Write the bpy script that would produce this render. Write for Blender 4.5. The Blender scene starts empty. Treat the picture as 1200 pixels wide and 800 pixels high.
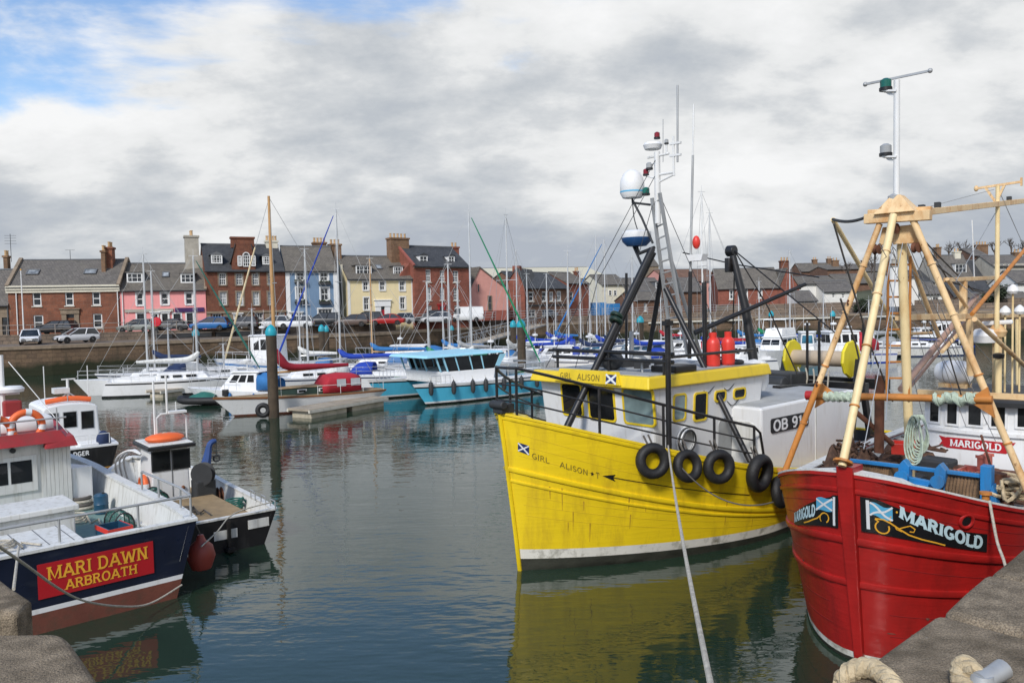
import bpy, math, random
from mathutils import Vector, Matrix
R = math.radians
SC = bpy.context.scene
COL = SC.collection
V = Vector
rnd = random.Random(7)
# ------------------------------------------------------------------ camera model (used to survey the place from the photo)
FPX = 920.0; PITCH = R(2.55); ROLL = R(1.2); EYE = V((0, 0, 5.6))
_fw = V((0, math.cos(PITCH), -math.sin(PITCH))); _u0 = V((0, math.sin(PITCH), math.cos(PITCH))); _r0 = V((1, 0, 0))
_rt = _r0 * math.cos(ROLL) - _u0 * math.sin(ROLL); _up = _r0 * math.sin(ROLL) + _u0 * math.cos(ROLL)
def ray(px, py): return _fw + _rt * ((px - 600) / FPX) + _up * ((400 - py) / FPX)
def at(px, py, Y):
    r = ray(px, py); return EYE + r * (Y / r.y)
def onz(px, py, z):
    r = ray(px, py); return EYE + r * ((z - EYE.z) / r.z)
def proj(p):
    d = p - EYE; k = d.dot(_fw); return (600 + FPX * d.dot(_rt) / k, 400 - FPX * d.dot(_up) / k)
cam = bpy.data.cameras.new('camera'); camo = bpy.data.objects.new('camera', cam); COL.objects.link(camo)
m = Matrix((_rt, _up, -_fw)).transposed().to_4x4(); m.translation = EYE; camo.matrix_world = m
cam.sensor_width = 36; cam.lens = 36 * FPX / 1200; cam.clip_end = 8000; cam.clip_start = 0.05
SC.camera = camo
# ------------------------------------------------------------------ objects
def tag(o, label, cat, group=None, kind=None):
    if label: o['label'] = label
    if cat: o['category'] = cat
    if group: o['group'] = group
    if kind: o['kind'] = kind
    return o
def thing(name, label, cat, loc=(0, 0, 0), rz=0, group=None):
    o = bpy.data.objects.new(name, None); COL.objects.link(o); o.empty_display_size = .3
    o.location = loc; o.rotation_euler = (0, 0, rz)
    return tag(o, label, cat, group)
class Fr:
    """local frame of a thing: survey photo points onto its planes"""
    def __init__(s, loc, rz):
        s.o = V(loc); s.rz = rz; c, n = math.cos(rz), math.sin(rz)
        s.u = V((c, n, 0)); s.w = V((-n, c, 0))
    def L(s, p):
        d = p - s.o; return V((d.dot(s.u), d.dot(s.w), d.z))
    def W(s, p): return s.o + s.u * p[0] + s.w * p[1] + V((0, 0, p[2]))
    def _pl(s, px, py, i, c):
        a = s.L(EYE); b = s.L(EYE + ray(px, py)) - a
        return a + b * ((c - a[i]) / b[i])
    def X(s, px, py, x): return s._pl(px, py, 0, x)
    def Y(s, px, py, y): return s._pl(px, py, 1, y)
    def Z(s, px, py, z): return s._pl(px, py, 2, z)
    def D(s, px, py, d): return s.L(at(px, py, d))
    def pp(s, p): return proj(s.W(p))
def frame_of(o): return Fr(o.location, o.rotation_euler[2])
# ------------------------------------------------------------------ mesh builder
class MB:
    def __init__(s): s.v = []; s.f = []; s.m = []; s.s = []
    def add(s, vs, fs, m=0, sm=False):
        b = len(s.v); s.v += [tuple(p) for p in vs]
        for f in fs: s.f.append([i + b for i in f]); s.m.append(m); s.s.append(sm)
        return s
    def hexa(s, p, m=0):
        return s.add(p, [(0, 3, 2, 1), (4, 5, 6, 7), (0, 1, 5, 4), (1, 2, 6, 5), (2, 3, 7, 6), (3, 0, 4, 7)], m)
    def box(s, c, d, m=0, rz=0):
        c = V(c); q = Matrix.Rotation(rz, 3, 'Z'); x, y, z = d[0] / 2, d[1] / 2, d[2] / 2
        return s.hexa([c + q @ V(t) for t in ((-x, -y, -z), (x, -y, -z), (x, y, -z), (-x, y, -z), (-x, -y, z), (x, -y, z), (x, y, z), (-x, y, z))], m)
    def bx(s, a, b, m=0):
        return s.box([(a[i] + b[i]) / 2 for i in range(3)], [abs(a[i] - b[i]) for i in range(3)], m)
    def bar(s, p, q, w, h, m=0, up=(0, 0, 1)):
        p, q = V(p), V(q); d = (q - p).normalized(); a = d.cross(V(up))
        if a.length < 1e-3: a = d.cross(V((1, 0, 0)))
        a = a.normalized(); b = a.cross(d).normalized(); a = a * w / 2; b = b * h / 2
        return s.hexa([p - a - b, p + a - b, p + a + b, p - a + b, q - a - b, q + a - b, q + a + b, q - a + b], m)
    def tube(s, pts, r, n=8, m=0, closed=False, cap=True):
        pts = [V(p) for p in pts]; k = len(pts); rs = r if isinstance(r, (list, tuple)) else [r] * k
        vs = []; ref = None
        for i, p in enumerate(pts):
            if closed: t = pts[(i + 1) % k] - pts[i - 1]
            else: t = pts[min(i + 1, k - 1)] - pts[max(i - 1, 0)]
            t = t.normalized() if t.length > 1e-9 else V((0, 0, 1))
            if ref is None: ref = t.orthogonal().normalized()
            a = ref - t * ref.dot(t)
            a = a.normalized() if a.length > 1e-6 else t.orthogonal().normalized()
            ref = a; b = t.cross(a)
            for j in range(n):
                w = 2 * math.pi * j / n; vs.append(p + (a * math.cos(w) + b * math.sin(w)) * rs[i])
        fs = []
        for i in range(k if closed else k - 1):
            i2 = (i + 1) % k
            for j in range(n): fs.append((i * n + j, i * n + (j + 1) % n, i2 * n + (j + 1) % n, i2 * n + j))
        s.add(vs, fs, m, True)
        if cap and not closed:
            b = len(s.v) - len(vs)
            for e, o in ((0, -1), (k - 1, 1)):
                ids = [b + e * n + j for j in range(n)]
                s.f.append(ids[::o]); s.m.append(m); s.s.append(False)
        return s
    def cyl(s, p, q, r, n=12, m=0, r2=None): return s.tube([p, q], [r, r if r2 is None else r2], n, m)
    def lathe(s, prof, o, axis=(0, 0, 1), n=20, m=0, sm=True):
        ax = V(axis).normalized(); a = ax.orthogonal().normalized(); b = ax.cross(a); o = V(o)
        vs = []; fs = []; k = len(prof)
        for r, z in prof:
            for j in range(n):
                w = 2 * math.pi * j / n; vs.append(o + ax * z + (a * math.cos(w) + b * math.sin(w)) * r)
        for i in range(k - 1):
            for j in range(n): fs.append((i * n + j, i * n + (j + 1) % n, (i + 1) * n + (j + 1) % n, (i + 1) * n + j))
        s.add(vs, fs, m, sm)
        b0 = len(s.v) - len(vs)
        for i, o2 in ((0, -1), (k - 1, 1)):
            if prof[i][0] > 1e-4:
                ids = [b0 + i * n + j for j in range(n)]; s.f.append(ids[::o2]); s.m.append(m); s.s.append(False)
        return s
    def torus(s, c, axis, R_, r, n=28, k=10, m=0, sq=1):
        ax = V(axis).normalized(); a = ax.orthogonal().normalized(); b = ax.cross(a); c = V(c); vs = []; fs = []
        for i in range(n):
            w = 2 * math.pi * i / n; d = a * math.cos(w) + b * math.sin(w)
            for j in range(k):
                x = 2 * math.pi * j / k; vs.append(c + d * (R_ + r * math.cos(x)) + ax * (r * sq * math.sin(x)))
        for i in range(n):
            for j in range(k): fs.append((i * k + j, ((i + 1) % n) * k + j, ((i + 1) % n) * k + (j + 1) % k, i * k + (j + 1) % k))
        return s.add(vs, fs, m, True)
    def ell(s, c, r, n=16, k=10, m=0):
        c = V(c); vs = []; fs = []
        for i in range(k + 1):
            t = math.pi * i / k
            for j in range(n):
                w = 2 * math.pi * j / n
                vs.append(c + V((r[0] * math.sin(t) * math.cos(w), r[1] * math.sin(t) * math.sin(w), -r[2] * math.cos(t))))
        for i in range(k):
            for j in range(n): fs.append((i * n + j, i * n + (j + 1) % n, (i + 1) * n + (j + 1) % n, (i + 1) * n + j))
        return s.add(vs, fs, m, True)
    def grid(s, rows, m=0, sm=True, mf=None):
        n = len(rows[0]); vs = [p for r in rows for p in r]; b = len(s.v); s.v += [tuple(p) for p in vs]
        for i in range(len(rows) - 1):
            for j in range(n - 1):
                s.f.append([b + i * n + j, b + i * n + j + 1, b + (i + 1) * n + j + 1, b + (i + 1) * n + j])
                s.m.append(mf(i, j) if mf else m); s.s.append(sm)
        return s
    def prism(s, poly, vec, m=0):
        n = len(poly); a = [V(p) for p in poly]; b = [p + V(vec) for p in a]
        return s.add(a + b, [tuple(range(n))[::-1], tuple(range(n, 2 * n))] + [(i, (i + 1) % n, n + (i + 1) % n, n + i) for i in range(n)], m)
    def build(s, name, mats, parent=None, bevel=0, label=None, ang=40, seg=2):
        me = bpy.data.meshes.new(name); me.from_pydata(s.v, [], s.f)
        mats = mats if isinstance(mats, (list, tuple)) else [mats]
        for q in mats: me.materials.append(q)
        me.polygons.foreach_set('material_index', s.m); me.polygons.foreach_set('use_smooth', s.s)
        me.update()
        if any(s.s): me.set_sharp_from_angle(angle=R(ang))
        o = bpy.data.objects.new(name, me); COL.objects.link(o)
        if parent: o.parent = parent
        if label: o['label'] = label
        if bevel:
            b = o.modifiers.new('bevel', 'BEVEL'); b.width = bevel; b.segments = seg; b.limit_method = 'ANGLE'; b.angle_limit = R(40)
        return o
def sag(p, q, drop, n=12):
    p, q = V(p), V(q); out = []
    for i in range(n + 1):
        t = i / n; a = p.lerp(q, t); a.z -= drop * 4 * t * (1 - t); out.append(a)
    return out
def smoothpts(pts, k=6):
    pts = [V(p) for p in pts]; out = []; n = len(pts)
    for i in range(n - 1):
        p0, p1, p2, p3 = pts[max(i - 1, 0)], pts[i], pts[i + 1], pts[min(i + 2, n - 1)]
        for j in range(k):
            t = j / k
            out.append(.5 * ((2 * p1) + (p2 - p0) * t + (2 * p0 - 5 * p1 + 4 * p2 - p3) * t * t + (3 * p1 - p0 - 3 * p2 + p3) * t ** 3))
    out.append(pts[-1]); return out
# ------------------------------------------------------------------ materials
def _mat(name):
    q = bpy.data.materials.new(name); q.use_nodes = True; nt = q.node_tree
    return q, nt, nt.nodes['Principled BSDF']
def _n(nt, t, **k):
    n = nt.nodes.new(t)
    for a, b in k.items(): setattr(n, a, b)
    return n
def rgba(c): return (c[0], c[1], c[2], 1)
def _noise(nt, vec, scale, detail=5, rough=.55, mp=None):
    n = _n(nt, 'ShaderNodeTexNoise'); n.inputs['Scale'].default_value = scale; n.inputs['Detail'].default_value = detail; n.inputs['Roughness'].default_value = rough
    if mp:
        g = _n(nt, 'ShaderNodeMapping'); g.inputs['Scale'].default_value = mp; nt.links.new(vec, g.inputs[0]); vec = g.outputs[0]
    nt.links.new(vec, n.inputs['Vector']); return n.outputs['Fac']
def _ramp(nt, fac, a, b):
    n = _n(nt, 'ShaderNodeMapRange'); n.inputs[1].default_value = a; n.inputs[2].default_value = b; nt.links.new(fac, n.inputs[0]); return n.outputs[0]
def _mix(nt, fac, a, b, mode='MIX'):
    n = _n(nt, 'ShaderNodeMix', data_type='RGBA', blend_type=mode)
    for s, x in ((n.inputs[0], fac), (n.inputs[6], a), (n.inputs[7], b)):
        if hasattr(x, 'is_linked'): nt.links.new(x, s)
        elif isinstance(x, (int, float)): s.default_value = x
        else: s.default_value = rgba(x)
    return n.outputs[2]
def mat(name, col, rough=.5, metal=0, var=.12, sc=1.5, bump=0, bsc=18, dirt=None, damt=.5, dmin=.52, dsc=(3, 3, .5), spec=.5, dirt2=None, d2min=.62, d2sc=(9, 9, 2), bmp=None, fine=None):
    q, nt, p = _mat(name); tc = _n(nt, 'ShaderNodeTexCoord').outputs['Object']
    lo = [c * (1 - var) for c in col]; hi = [min(1, c * (1 + var)) for c in col]
    c = _mix(nt, _ramp(nt, _noise(nt, tc, sc), .3, .7), lo, hi)
    if dirt:
        f = _ramp(nt, _noise(nt, tc, 1.3, 7, .65, dsc), dmin, dmin + .2)
        g = _n(nt, 'ShaderNodeMath', operation='MULTIPLY'); nt.links.new(f, g.inputs[0]); g.inputs[1].default_value = damt
        c = _mix(nt, g.outputs[0], c, dirt)
    if dirt2:
        f = _ramp(nt, _noise(nt, tc, 1.7, 8, .7, d2sc), d2min, d2min + .06)
        c = _mix(nt, f, c, dirt2)
    if fine: c = _mix(nt, 1.0, c, _mix(nt, _ramp(nt, _noise(nt, tc, fine[0], 3, .7), .32, .68), (1 - fine[1],) * 3, (1 + fine[1],) * 3), 'MULTIPLY')
    nt.links.new(c, p.inputs['Base Color']); p.inputs['Metallic'].default_value = metal
    rr = _n(nt, 'ShaderNodeMapRange'); rr.inputs[3].default_value = max(.03, rough - .1); rr.inputs[4].default_value = min(1, rough + .12)
    nt.links.new(_noise(nt, tc, 4), rr.inputs[0]); nt.links.new(rr.outputs[0], p.inputs['Roughness'])
    p.inputs['Specular IOR Level'].default_value = spec
    if bump:
        b = _n(nt, 'ShaderNodeBump'); b.inputs['Strength'].default_value = bump; b.inputs['Distance'].default_value = .02
        nt.links.new(_noise(nt, tc, bsc, 4, .6, bmp), b.inputs['Height']); nt.links.new(b.outputs[0], p.inputs['Normal'])
    return q
def brick(name, c1, c2, mortar, w=.6, h=.3, ms=.012, bump=.4, stain=None, samt=.5, slope=1.0, rough=.85, wet=None):
    q, nt, p = _mat(name); tc = _n(nt, 'ShaderNodeTexCoord').outputs['Object']
    sp = _n(nt, 'ShaderNodeSeparateXYZ'); nt.links.new(tc, sp.inputs[0])
    ad = _n(nt, 'ShaderNodeMath', operation='ADD'); nt.links.new(sp.outputs[0], ad.inputs[0]); nt.links.new(sp.outputs[1], ad.inputs[1])
    mz = _n(nt, 'ShaderNodeMath', operation='MULTIPLY'); nt.links.new(sp.outputs[2], mz.inputs[0]); mz.inputs[1].default_value = slope
    cb = _n(nt, 'ShaderNodeCombineXYZ')
    nt.links.new(sp.outputs[0] if slope != 1 else ad.outputs[0], cb.inputs[0]); nt.links.new(mz.outputs[0], cb.inputs[1])
    b = _n(nt, 'ShaderNodeTexBrick'); b.inputs['Scale'].default_value = 1; b.inputs['Brick Width'].default_value = w; b.inputs['Row Height'].default_value = h
    b.inputs['Mortar Size'].default_value = ms; b.inputs['Color1'].default_value = rgba(c1); b.inputs['Color2'].default_value = rgba(c2); b.inputs['Mortar'].default_value = rgba(mortar)
    nt.links.new(cb.outputs[0], b.inputs['Vector'])
    c = b.outputs['Color']
    c = _mix(nt, .5, c, _mix(nt, _ramp(nt, _noise(nt, tc, .9, 8, .65), .3, .7), (.55, .55, .55), (1.25, 1.25, 1.25)), 'MULTIPLY')
    c = _mix(nt, .6, c, _mix(nt, _ramp(nt, _noise(nt, tc, 7, 6, .7), .3, .7), (.6, .6, .6), (1.3, 1.3, 1.3)), 'MULTIPLY')
    if stain:
        f = _ramp(nt, _noise(nt, tc, 1.0, 7, .65, (.8, .8, .3)), .5, .75); g = _n(nt, 'ShaderNodeMath', operation='MULTIPLY'); nt.links.new(f, g.inputs[0]); g.inputs[1].default_value = samt
        c = _mix(nt, g.outputs[0], c, stain)
    if wet:   # weed line left by the tide
        zz = _n(nt, 'ShaderNodeMath', operation='ADD'); nt.links.new(sp.outputs[2], zz.inputs[0])
        k = _n(nt, 'ShaderNodeMath', operation='MULTIPLY_ADD'); nt.links.new(_noise(nt, tc, .7, 6), k.inputs[0]); k.inputs[1].default_value = 1.2; k.inputs[2].default_value = -.6
        nt.links.new(k.outputs[0], zz.inputs[1])
        c = _mix(nt, _ramp(nt, zz.outputs[0], wet[1] + .25, wet[1] - .25), c, wet[0])
    nt.links.new(c, p.inputs['Base Color']); p.inputs['Roughness'].default_value = rough; p.inputs['Specular IOR Level'].default_value = .25
    bp = _n(nt, 'ShaderNodeBump'); bp.inputs['Strength'].default_value = bump; bp.inputs['Distance'].default_value = .02
    mx = _n(nt, 'ShaderNodeMath', operation='MULTIPLY_ADD'); nt.links.new(_noise(nt, tc, 14), mx.inputs[0]); mx.inputs[1].default_value = .6; nt.links.new(b.outputs['Fac'], mx.inputs[2])
    bp.invert = True; nt.links.new(mx.outputs[0], bp.inputs['Height']); nt.links.new(bp.outputs[0], p.inputs['Normal'])
    return q
def glass(name, col, rough=.04, spec=.6):
    q, nt, p = _mat(name); tc = _n(nt, 'ShaderNodeTexCoord').outputs['Object']
    c = _mix(nt, _ramp(nt, _noise(nt, tc, 1.1, 3), .35, .65), [x * .5 for x in col], [x * 1.6 for x in col])
    nt.links.new(c, p.inputs['Base Color']); p.inputs['Roughness'].default_value = rough; p.inputs['Specular IOR Level'].default_value = spec
    return q
M = {}
def mk(k, *a, **b): M[k] = mat(k, *a, **b)
RUST = (.16, .055, .02)
mk('yellow_hull', (.84, .60, .012), .36, var=.07, sc=.8, dirt=(.50, .32, .02), damt=.6, dmin=.5, dsc=(2.5, 2.5, .4), bump=.3, bsc=2, bmp=(.35, .35, 7), dirt2=(.20, .08, .02), d2min=.70, d2sc=(6, 6, 1.1))
mk('yellow_trim', (.78, .56, .02), .4, var=.06, dirt=(.4, .26, .03), damt=.4)
mk('yellow_drum', (.74, .62, .02), .45, var=.08, dirt=(.3, .2, .03), damt=.5)
mk('white_boot', (.72, .70, .62), .5, dirt=(.12, .11, .06), damt=.9, dmin=.5, dsc=(2, 2, 2), dirt2=(.05, .045, .03), d2min=.66)
mk('weed', (.035, .036, .026), .55, var=.4, sc=3, bump=.5)
mk('white_paint', (.74, .745, .74), .42, var=.04, dirt=(.42, .38, .3), damt=.5, dmin=.55, dsc=(4, 4, .45), dirt2=RUST, d2min=.76, d2sc=(6, 6, 1.5))
mk('white_worn', (.66, .66, .63), .6, var=.07, dirt=(.34, .32, .26), damt=.65, dmin=.5, dsc=(6, 6, .5), bump=.15, bsc=9, dirt2=(.2, .13, .07), d2min=.72)
mk('white_gel', (.78, .785, .78), .28, var=.03, dirt=(.5, .48, .4), damt=.4, dmin=.58)
mk('grey_deck', (.36, .37, .37), .75, var=.12, bump=.3, dirt=(.18, .17, .15), damt=.6, dsc=(1, 1, 1))
mk('black_paint', (.012, .012, .013), .4, var=.3, dirt=(.06, .05, .045), damt=.5, dsc=(2, 2, 2), dirt2=RUST, d2min=.74)
mk('rubber', (.012, .012, .0125), .6, var=.3, sc=6, bump=.35, bsc=30, dirt=(.04, .037, .034), damt=.5, dsc=(3, 3, 3))
mk('navy_hull', (.008, .012, .028), .3, var=.25, dirt=(.045, .05, .06), damt=.6, dmin=.55, dsc=(1.2, 1.2, 4), dirt2=(.3, .31, .3), d2min=.77, d2sc=(1, 1, 9))
mk('black_hull', (.012, .012, .014), .35, var=.25, dirt=(.05, .05, .05), damt=.5)
mk('antifoul', (.155, .048, .03), .7, var=.2, dirt=(.07, .05, .03), damt=.8, dsc=(2, 2, 2), bump=.3)
mk('red_hull', (.40, .014, .012), .38, var=.14, sc=.9, dirt=(.24, .012, .010), damt=.75, dmin=.46, dsc=(1.6, 1.6, .5), bump=.35, bsc=2.2, bmp=(.5, .5, 5), dirt2=(.10, .03, .02), d2min=.70, d2sc=(5, 5, 3))
mk('red_paint', (.42, .02, .02), .45, var=.12, dirt=(.2, .03, .02), damt=.5, dirt2=RUST, d2min=.72)
mk('red_roof', (.3, .026, .026), .5, var=.12, dirt=(.12, .05, .04), damt=.5, dsc=(1, 1, 1))
mk('board_red', (.42, .012, .018), .4, var=.06)
mk('gold', (.80, .40, .035), .45, var=.08)
mk('board_black', (.01, .01, .011), .4, var=.2)
mk('letter_white', (.74, .75, .75), .45, var=.03)
mk('letter_pale', (.55, .72, .76), .45, var=.05)
mk('letter_dark', (.22, .165, .02), .5)
mk('flag_blue', (.10, .40, .62), .5); mk('flag_navy', (.01, .025, .11), .5)
mk('cream_steel', (.78, .55, .29), .5, var=.12, dirt=(.50, .22, .05), damt=.8, dmin=.46, dsc=(2.5, 2.5, 1.2), dirt2=(.2, .075, .02), d2min=.62, d2sc=(7, 7, 3), bump=.25)
mk('cream_light', (.80, .63, .34), .5, var=.1, dirt=(.55, .32, .1), damt=.7, dsc=(2.5, 2.5, 1.2), dirt2=(.25, .1, .03), d2min=.66, d2sc=(7, 7, 3))
mk('orange_steel', (.52, .20, .04), .6, var=.2, dirt=(.2, .08, .02), damt=.6, dsc=(4, 4, 2), bump=.2)
mk('pink_wood', (.45, .29, .22), .7, var=.15, sc=5, bump=.3, bmp=(1, 1, 1))
mk('rust', (.13, .05, .025), .85, var=.45, sc=5, bump=.5)
mk('blue_paint', (.02, .20, .48), .45, var=.12, dirt=(.08, .1, .12), damt=.5, dirt2=RUST, d2min=.71)
mk('blue_tarp', (.03, .20, .48), .6, var=.15); mk('crane_blue', (.03, .07, .22), .5, var=.2)
mk('gas_red', (.70, .045, .03), .4, var=.1, dirt=(.3, .05, .03), damt=.4)
mk('galv', (.42, .43, .43), .5, .4, var=.15, dirt=(.2, .17, .13), damt=.4); mk('alu', (.62, .63, .63), .38, .5, var=.08)
mk('steel_white', (.74, .74, .72), .4, var=.05, dirt=(.5, .46, .4), damt=.5, dirt2=RUST, d2min=.74)
mk('dome', (.78, .78, .77), .32, var=.03); mk('radar_blue', (.02, .08, .22), .4)
mk('lamp_red', (.22, .01, .02), .2); mk('lamp_green', (.005, .12, .09), .2); mk('lamp_clear', (.35, .36, .36), .2)
mk('orange_ring', (.80, .14, .03), .5, var=.08, dirt=(.5, .1, .03), damt=.4); mk('buoy_red', (.30, .05, .035), .5, var=.15, dirt=(.2, .05, .03), damt=.5)
mk('pink_buoy', (.72, .12, .12), .45)
mk('rope_pale', (.48, .44, .36), .9, var=.25, sc=20, bump=.6, bsc=60); mk('rope_green', (.46, .54, .43), .9, var=.25, sc=14, bump=.6, bsc=50)
mk('rope_tan', (.50, .40, .25), .95, var=.3, sc=14, bump=.9, bsc=40); mk('rope_dark', (.10, .09, .08), .9, var=.3)
mk('net_brown', (.10, .055, .035), .95, var=.6, sc=9, bump=1, bsc=14, dirt=(.3, .16, .09), damt=.6, dsc=(3, 3, 3))
mk('drum_rope', (.20, .125, .07), .95, var=.4, sc=6, bump=1, bsc=8, bmp=(1, 1, 5), dirt=(.08, .05, .03), damt=.7, dsc=(5, 5, .6))
mk('beige_core', (.50, .40, .29), .7, var=.12)
mk('tan_deck', (.30, .21, .11), .8, var=.2, sc=3, bump=.3, bsc=12, bmp=(1, 8, 1), dirt=(.14, .1, .06), damt=.5, dsc=(1, 1, 1))
mk('green_deck', (.17, .27, .25), .75, var=.15, dirt=(.1, .12, .11), damt=.6, dsc=(1, 1, 1))
mk('plastic_blue', (.015, .07, .13), .4, var=.1)
mk('timber_pile', (.07, .05, .032), .9, var=.4, sc=2, bump=.7, bsc=9, bmp=(3, 3, .4), dirt=(.03, .035, .022), damt=.8)
mk('cyan_cap', (.01, .32, .40), .45, var=.15, dirt=(.1, .2, .2), damt=.4)
mk('pontoon_deck', (.34, .29, .22), .85, var=.2, bump=.4, bsc=10, bmp=(1, 8, 1)); mk('pontoon_float', (.46, .41, .31), .8, var=.15, dirt=(.1, .1, .07), damt=.6, dsc=(1, 1, 1))
mk('cyan_hull', (.09, .49, .70), .33, var=.06, sc=.7, dirt=(.06, .36, .52), damt=.4); mk('cyan_light', (.33, .64, .78), .4, var=.05)
mk('wood_mast', (.50, .29, .12), .45, var=.15, bump=.1); mk('varnish', (.24, .10, .04), .35, var=.2)
mk('green_paint', (.012, .035, .022), .4, var=.3); mk('green_canvas', (.01, .22, .10), .75, var=.15)
mk('maroon_canvas', (.30, .014, .03), .8, var=.15, bump=.8, bsc=6); mk('red_canvas', (.42, .02, .035), .8, var=.1, bump=.8, bsc=6)
mk('navy_canvas', (.015, .03, .085), .8, var=.2, bump=.8, bsc=6); mk('blue_canvas', (.012, .05, .36), .8, var=.15, bump=.8, bsc=6); mk('mid_canvas', (.03, .16, .40), .8, var=.15, bump=.8, bsc=6)
mk('grey_canvas', (.30, .31, .31), .85, var=.1); mk('clear_vinyl', (.40, .43, .44), .25); mk('teal_rib', (.02, .13, .1), .6, var=.2)
mk('road', (.085, .078, .07), .9, var=.25, sc=.6, bump=.2); mk('apron', (.16, .125, .095), .9, var=.25, sc=.5, bump=.3)
mk('land', (.07, .075, .04), .95, var=.4, sc=.05, bump=.3, bsc=.5)
mk('stone_pale', (.40, .37, .31), .85, var=.15, bump=.4, dirt=(.22, .2, .16), damt=.6, dsc=(1, 1, .5)); mk('stone_trim', (.55, .52, .44), .8, var=.1, dirt=(.3, .28, .22), damt=.5)
mk('stone_brown', (.24, .185, .13), .88, var=.25, bump=.4, dirt=(.12, .1, .08), damt=.5)
mk('cream_cornice', (.66, .62, .50), .6, var=.06, dirt=(.4, .36, .28), damt=.4)
mk('pink_wall', (.82, .32, .31), .75, var=.04, sc=.6, dirt=(.6, .2, .2), damt=.35); mk('blue_wall', (.16, .25, .37), .75, var=.05, sc=.6, dirt=(.09, .15, .23), damt=.4)
mk('cream_wall', (.75, .63, .37), .78, var=.04, sc=.6, dirt=(.55, .48, .3), damt=.4); mk('pale_wall', (.66, .62, .50), .8, var=.06, dirt=(.45, .42, .34), damt=.4)
mk('white_wall', (.72, .71, .67), .8, var=.05, dirt=(.5, .48, .42), damt=.5); mk('salmon_wall', (.62, .30, .25), .8, var=.06, dirt=(.45, .22, .18), damt=.4)
mk('brickred_wall', (.30, .09, .065), .8, var=.1, dirt=(.22, .07, .05), damt=.5); mk('warehouse', (.60, .55, .40), .7, var=.04, bmp=(40, 40, .2), bump=.2)
mk('window_white', (.76, .76, .74), .45, var=.03); mk('door_red', (.38, .012, .03), .4); mk('door_wood', (.20, .07, .025), .5, var=.2); mk('door_dark', (.02, .02, .022), .5)
mk('lead', (.13, .135, .14), .6, var=.15); mk('purple_sign', (.045, .012, .09), .5); mk('pot', (.50, .33, .17), .8, var=.2)
mk('iron', (.03, .032, .034), .6, var=.3); mk('rail_grey', (.30, .26, .22), .6, var=.2)
mk('post_red', (.55, .015, .03), .4)
mk('tree_bark', (.09, .07, .055), .95, var=.3); mk('twigs', (.085, .068, .055), .95, var=.35); mk('shrub', (.028, .04, .02), .9, var=.5, sc=2)
brick_ = dict(stain=(.09, .05, .035), samt=.55)
M['sandstone'] = brick('sandstone', (.275, .108, .062), (.195, .078, .048), (.22, .115, .08), .75, .36, .02, **brick_)
M['redbrick'] = brick('redbrick', (.22, .085, .05), (.16, .062, .04), (.18, .095, .065), .55, .28, .016, **brick_)
M['redbrick_bright'] = brick('redbrick_bright', (.30, .10, .068), (.235, .08, .055), (.23, .115, .085), .5, .25, .014, **brick_)
M['brownbrick'] = brick('brownbrick', (.21, .115, .075), (.16, .085, .06), (.2, .14, .1), .5, .25, .016, stain=(.08, .06, .045))
M['chimney_stone'] = brick('chimney_stone', (.25, .15, .085), (.19, .11, .065), (.2, .14, .1), .5, .28, .02, stain=(.09, .07, .05))
M['slate'] = brick('slate', (.185, .168, .148), (.14, .128, .115), (.07, .066, .062), .3, .22, .012, bump=.5, stain=(.17, .155, .125), samt=.5, slope=1.3, rough=.7)
M['slate_brown'] = brick('slate_brown', (.19, .168, .138), (.145, .13, .11), (.07, .065, .06), .3, .22, .012, bump=.5, stain=(.2, .18, .14), samt=.5, slope=1.3, rough=.75)
M['slate_dark'] = brick('slate_dark', (.08, .082, .085), (.06, .062, .065), (.04, .04, .042), .3, .22, .012, bump=.5, stain=(.1, .1, .095), samt=.4, slope=1.3, rough=.6)
M['harbour_stone'] = brick('harbour_stone', (.20, .135, .085), (.13, .09, .062), (.12, .085, .06), 1.1, .42, .02, bump=.9, stain=(.05, .045, .03), samt=.85, wet=((.03, .034, .018), 1.15))
M['rubble_wall'] = brick('rubble_wall', (.25, .19, .14), (.18, .14, .11), (.12, .1, .08), .9, .4, .03, bump=.8, stain=(.08, .07, .06), samt=.6)
M['pane'] = glass('pane', (.028, .032, .036)); M['pane_blind'] = glass('pane_blind', (.26, .28, .29), .1); M['boat_glass'] = glass('boat_glass', (.012, .013, .014), .05, .4)
M['boat_glass_pale'] = glass('boat_glass_pale', (.16, .22, .22), .05); M['cruiser_glass'] = glass('cruiser_glass', (.035, .13, .20), .06); M['car_glass'] = glass('car_glass', (.02, .024, .028), .05)
# ------------------------------------------------------------------ sky and light
W = bpy.data.worlds.new('World'); SC.world = W; W.use_nodes = True
nt = W.node_tree; nt.nodes.clear(); lk = nt.links.new
out = _n(nt, 'ShaderNodeOutputWorld'); bg = _n(nt, 'ShaderNodeBackground'); bg.inputs[1].default_value = .1; lk(bg.outputs[0], out.inputs[0])
SUN_EL, SUN_AZ = R(40), R(203)      # azimuth clockwise from the view axis: behind the camera, to the left
sky = _n(nt, 'ShaderNodeTexSky', sky_type='NISHITA', sun_disc=False, sun_elevation=SUN_EL, sun_rotation=SUN_AZ, air_density=1.0, dust_density=.6, ozone_density=2)
tc = _n(nt, 'ShaderNodeTexCoord').outputs['Generated']
sp = _n(nt, 'ShaderNodeSeparateXYZ'); lk(tc, sp.inputs[0])
def mth(op, a, b=None, c=None):
    n = _n(nt, 'ShaderNodeMath', operation=op)
    for i, x in enumerate((a, b, c)):
        if x is None: continue
        if hasattr(x, 'is_linked'): lk(x, n.inputs[i])
        else: n.inputs[i].default_value = x
    return n.outputs[0]
zc = mth('ADD', mth('MAXIMUM', sp.outputs[2], 0.0), .36)
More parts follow.
